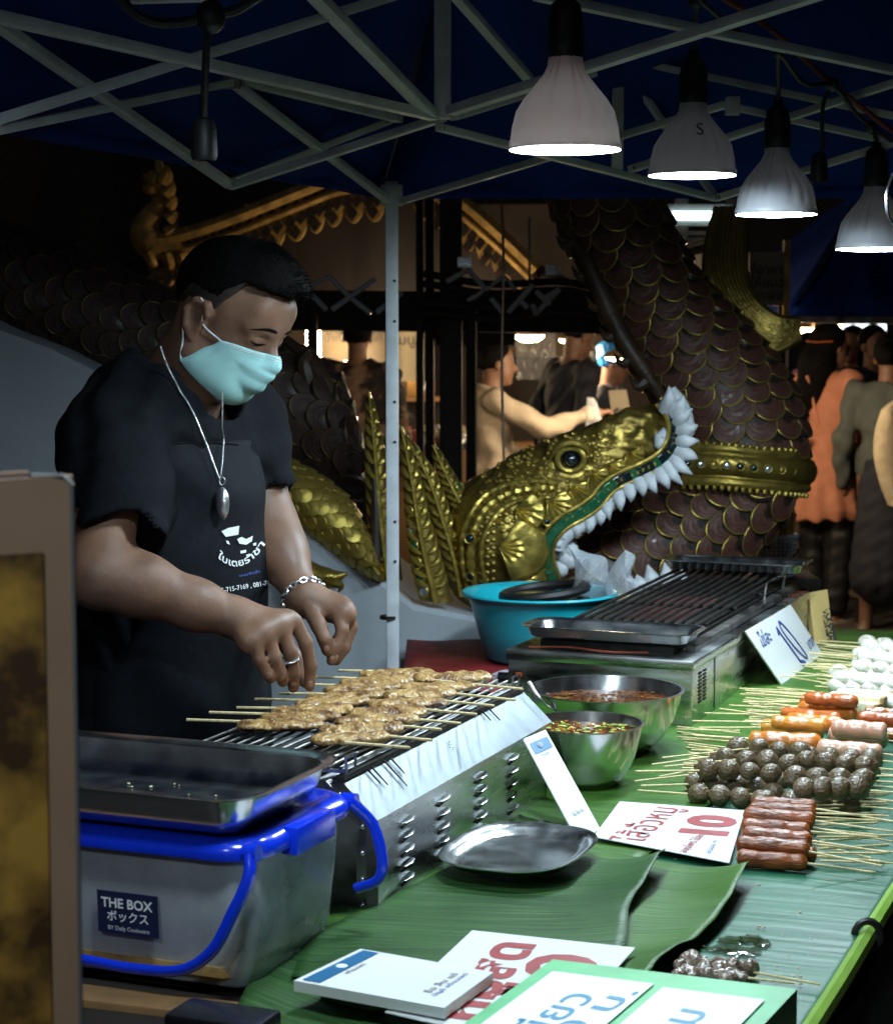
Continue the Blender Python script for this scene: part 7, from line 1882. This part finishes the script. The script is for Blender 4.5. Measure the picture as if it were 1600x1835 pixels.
    if hair == 'long': Hr.chain([hq(-.05, 0, .02), hq(-.085, 0, -.10), hq(-.10, 0, -.26), hq(-.10, .01, -.40)], [.080 * k, .092 * k, .085 * k, .05 * k], .04)
    if hair == 'bun': Hr.ell(hq(-.115, 0, .02), np.array((.055, .055, .055)) * k, Rh, .02)
    if hair == 'tail': Hr.chain([hq(-.09, 0, .03), hq(-.13, 0, -.05), hq(-.12, 0, -.20)], [.03 * k, .036 * k, .018 * k], .02)
    if hair in ('short',): Hr.half(hq(0, 0, -.035), Rh @ np.array((.2, 0, -1.0)), .01)
    Hr.warp(.0015, 140, 2); link('hair', Hr.mesh('hair'), M['hair'], root, False)
    for s in (1, -1): MB().ball(V(.04, .10 * s, .035), (.125 * k, .045 * k, .04 * k), 2).build('shoe', M[shoes], root, world=False)
    return root, hq, V
M['beige'] = mat('beige_cotton', (.40, .335, .25), .85, 0, var=.12, vscale=14, bump=.3, bscale=14)
M['orange'] = mat('orange_cotton', (.50, .20, .115), .8, 0, var=.12, vscale=14, bump=.3, bscale=16)
M['darkblue'] = mat('dark_jacket', (.014, .016, .026), .8, 0, var=.2, vscale=20)
M['patterned'] = mat('patterned_shirt', (.020, .014, .012), .8, 0, col2=(.20, .13, .09), vscale=9, contrast=(.52, .60))
M['denim'] = mat('grey_blue_vest', (.05, .06, .085), .8, 0, var=.15, vscale=20)
M['grey_top'] = mat('grey_green_top', (.075, .088, .078), .8, 0, var=.12, vscale=12)
M['brown_t'] = mat('brown_trousers', (.14, .095, .055), .8, 0, var=.2, vscale=12)
M['pinkish'] = mat('mauve_hood', (.34, .14, .34), .8)
M['cap'] = mat('blue_hair_cap', (.03, .22, .62), .35, 0, var=.3, vscale=40, bump=.5, bscale=60)
def at_px(px, d): return (P(px, 600, d).x, d)
person(at_px(640, 10.8), pi / 2, 1.66, 'man in dark patterned shirt seen from behind at the lit stall', 'patterned', 'darkblue', 'short')
root, hq, V = person(at_px(880, 9.5), R(8), 1.52, 'woman in beige sweatshirt reaching to the right with a bag', 'beige', 'darkblue', 'bun', {'r': ((.24, -.20, 1.20), (.49, -.17, 1.26)), 'l': ((.10, .20, 1.06), (.26, .12, 1.0))}, headpitch=.05)
for rr_, zz_ in ((.072, 1.385), (.080, 1.355)): MB().tube([V(.0 + rr_ * cos(w) * .9, rr_ * sin(w), zz_ + .03 * cos(w + pi)) for w in [2 * pi * i / 20 for i in range(20)]], .016, 8, closed=True).build('hood_collar', M['beige'], root, False)
for y_ in (-.17, .12):
    c_ = V(.47, y_, 1.256) if y_ < 0 else V(.245, y_ + .01, 1.005); MB().tube([c_ + np.array((0, .030 * cos(w), .030 * sin(w))) for w in [2 * pi * i / 16 for i in range(16)]], .012, 6, closed=True).build('sleeve_cuff', M['tan'], root, False)
MB().tube([V(.006 + .128 * cos(w), .168 * sin(w), .84) for w in [2 * pi * i / 28 for i in range(28)]], .016, 6, closed=True).build('hem', M['tan'], root, False)
person(at_px(1010, 10.6), R(30), 1.66, 'man in dark jacket looking down beneath the warm lamps', 'darkblue', 'darkblue', 'short', headpitch=.45, lean=.05)
root, hq, V = person(at_px(1090, 11.0), R(-12), 1.50, 'stall worker in grey vest with shiny blue hair cap', 'denim', 'darkblue', 'bun', headpitch=.3)
cp = SDF((-.3, -.3, 1.1), (.4, .3, 1.7), .008); cp.ell(hq(-.03, 0, .045), (.105, .09, .090), None, .01); cp.half(hq(.05, 0, .045), (.75, 0, -.75), .01); cp.warp(.002, 120, 4); link('hair_cap', cp.mesh('hair_cap'), M['cap'], root, False)
root, hq, V = person(at_px(1482, 10.3), R(38), 1.60, 'long-haired woman in orange apron dress and black trousers', 'orange', 'black', 'long', {'r': ((.10, -.22, 1.05), (.33, -.16, 1.06)), 'l': ((.06, .22, 1.06), (.28, .16, 1.05))}, headpitch=.1, headyaw=-.25)
# apron dress over her shirt, bow, red hair ribbon
Ad_ = SDF((-.4, -.4, .5), (.4, .4, 1.5), .0085)
Ad_.ell(V(0, 0, 1.18), (.128, .165, .20), None, .05); Ad_.cone(V(0, 0, 1.02), V(0, 0, .66), .135, .205, .06); Ad_.half(V(0, 0, .60), (0, 0, -1), .01); Ad_.half(V(0, 0, 1.33), (.1, 0, 1), .02)
ax_ = Ad_.ax; th_ = np.arctan2(ax_[1][None, :, None], ax_[0][:, None, None]); Ad_.f += (.010 * np.sin(th_ * 11 + 4 * ax_[2][None, None, :]) * np.clip(1.0 - ax_[2][None, None, :], 0, .4) * 2.2 + .004 * np.sin(ax_[2][None, None, :] * 45 + th_ * 3)).astype(np.float32)
link('apron_dress', Ad_.mesh('apron_dress'), M['orange'], root, False)
# apron bow
bw = MB()
for a_, b_ in (((-.15, .02, .99), (-.20, .09, 1.02)), ((-.15, .0, .99), (-.20, -.07, 1.02))): MB().tube(spline([V(*a_), V(*((np.array(a_) + b_) / 2 + np.array((-.02, 0, .03)))), V(*b_)], 8), [.012, .022, .03, .034, .034, .03, .02, .008], 8, flat=.45).build('bow_loop', M['orange'], root, False)
for y in (.03, -.02): MB().tube(spline([V(-.15, y * .3, .98), V(-.185, y, .88), V(-.19, y * 1.6, .76)], 8), [.012, .018, .022, .024, .026, .028, .029, .03], 6, flat=.25).build('apron_tie', M['orange'], root, False)
MB().tube([V(-.16, 0, 1.38), V(-.13, -.06, 1.12)], .010, 6, flat=.4).build('apron_strap', M['orange'], root, False)
MB().tube([V(-.04 + .001, .09, 1.58), V(-.115, .04, 1.565), V(-.125, -.04, 1.56), V(-.06, -.088, 1.565)], .010, 6, flat=.5).build('hair_ribbon', M['saus_d'], root, False)
person(at_px(1448, 11.6), R(20), 1.56, 'person in mauve hood and brown trousers hidden behind the orange dress', 'pinkish', 'brown_t', 'short')
person(at_px(1528, 12.2), R(-120), 1.60, 'dark-clothed person facing this way right of the orange dress', 'darkblue', 'darkblue', 'long', skin='skin')
person(at_px(1562, 11.4), R(-70), 1.60, 'dark-haired person in black under the bright backlit panel', 'darkblue', 'black', 'short', skin='skin')
person(at_px(1592, 10.0), R(70), 1.54, 'woman in grey-green top and long dark skirt at the right edge', 'grey_top', 'darkblue', 'bun', skirt=True)
# cream shawl hanging at the right edge
sc_ = MB(); pts_l = [(1578, 735), (1566, 775), (1565, 820), (1575, 865), (1590, 905)]; pts_r = [(1606, 715), (1616, 780), (1622, 830), (1622, 880), (1606, 908)]
s_, f_ = loft(pts_l, pts_r, 9.6, 9.6, .06); tag(loft_mesh(s_).build('cream_shawl', mat('cream_knit', (.42, .36, .24), .9, 0, var=.15, vscale=12, bump=.6, bscale=60)), 'cream knitted shawl bag hanging at the right edge', 'shawl')
# plastic bag in the reaching hand
crumple('plastic_bag', [(1052, 712), (1066, 716), (1076, 745), (1082, 770), (1062, 775), (1050, 768), (1050, 740)], 9.35, .04, 'clear plastic bag dangling from the reaching hand', 9)
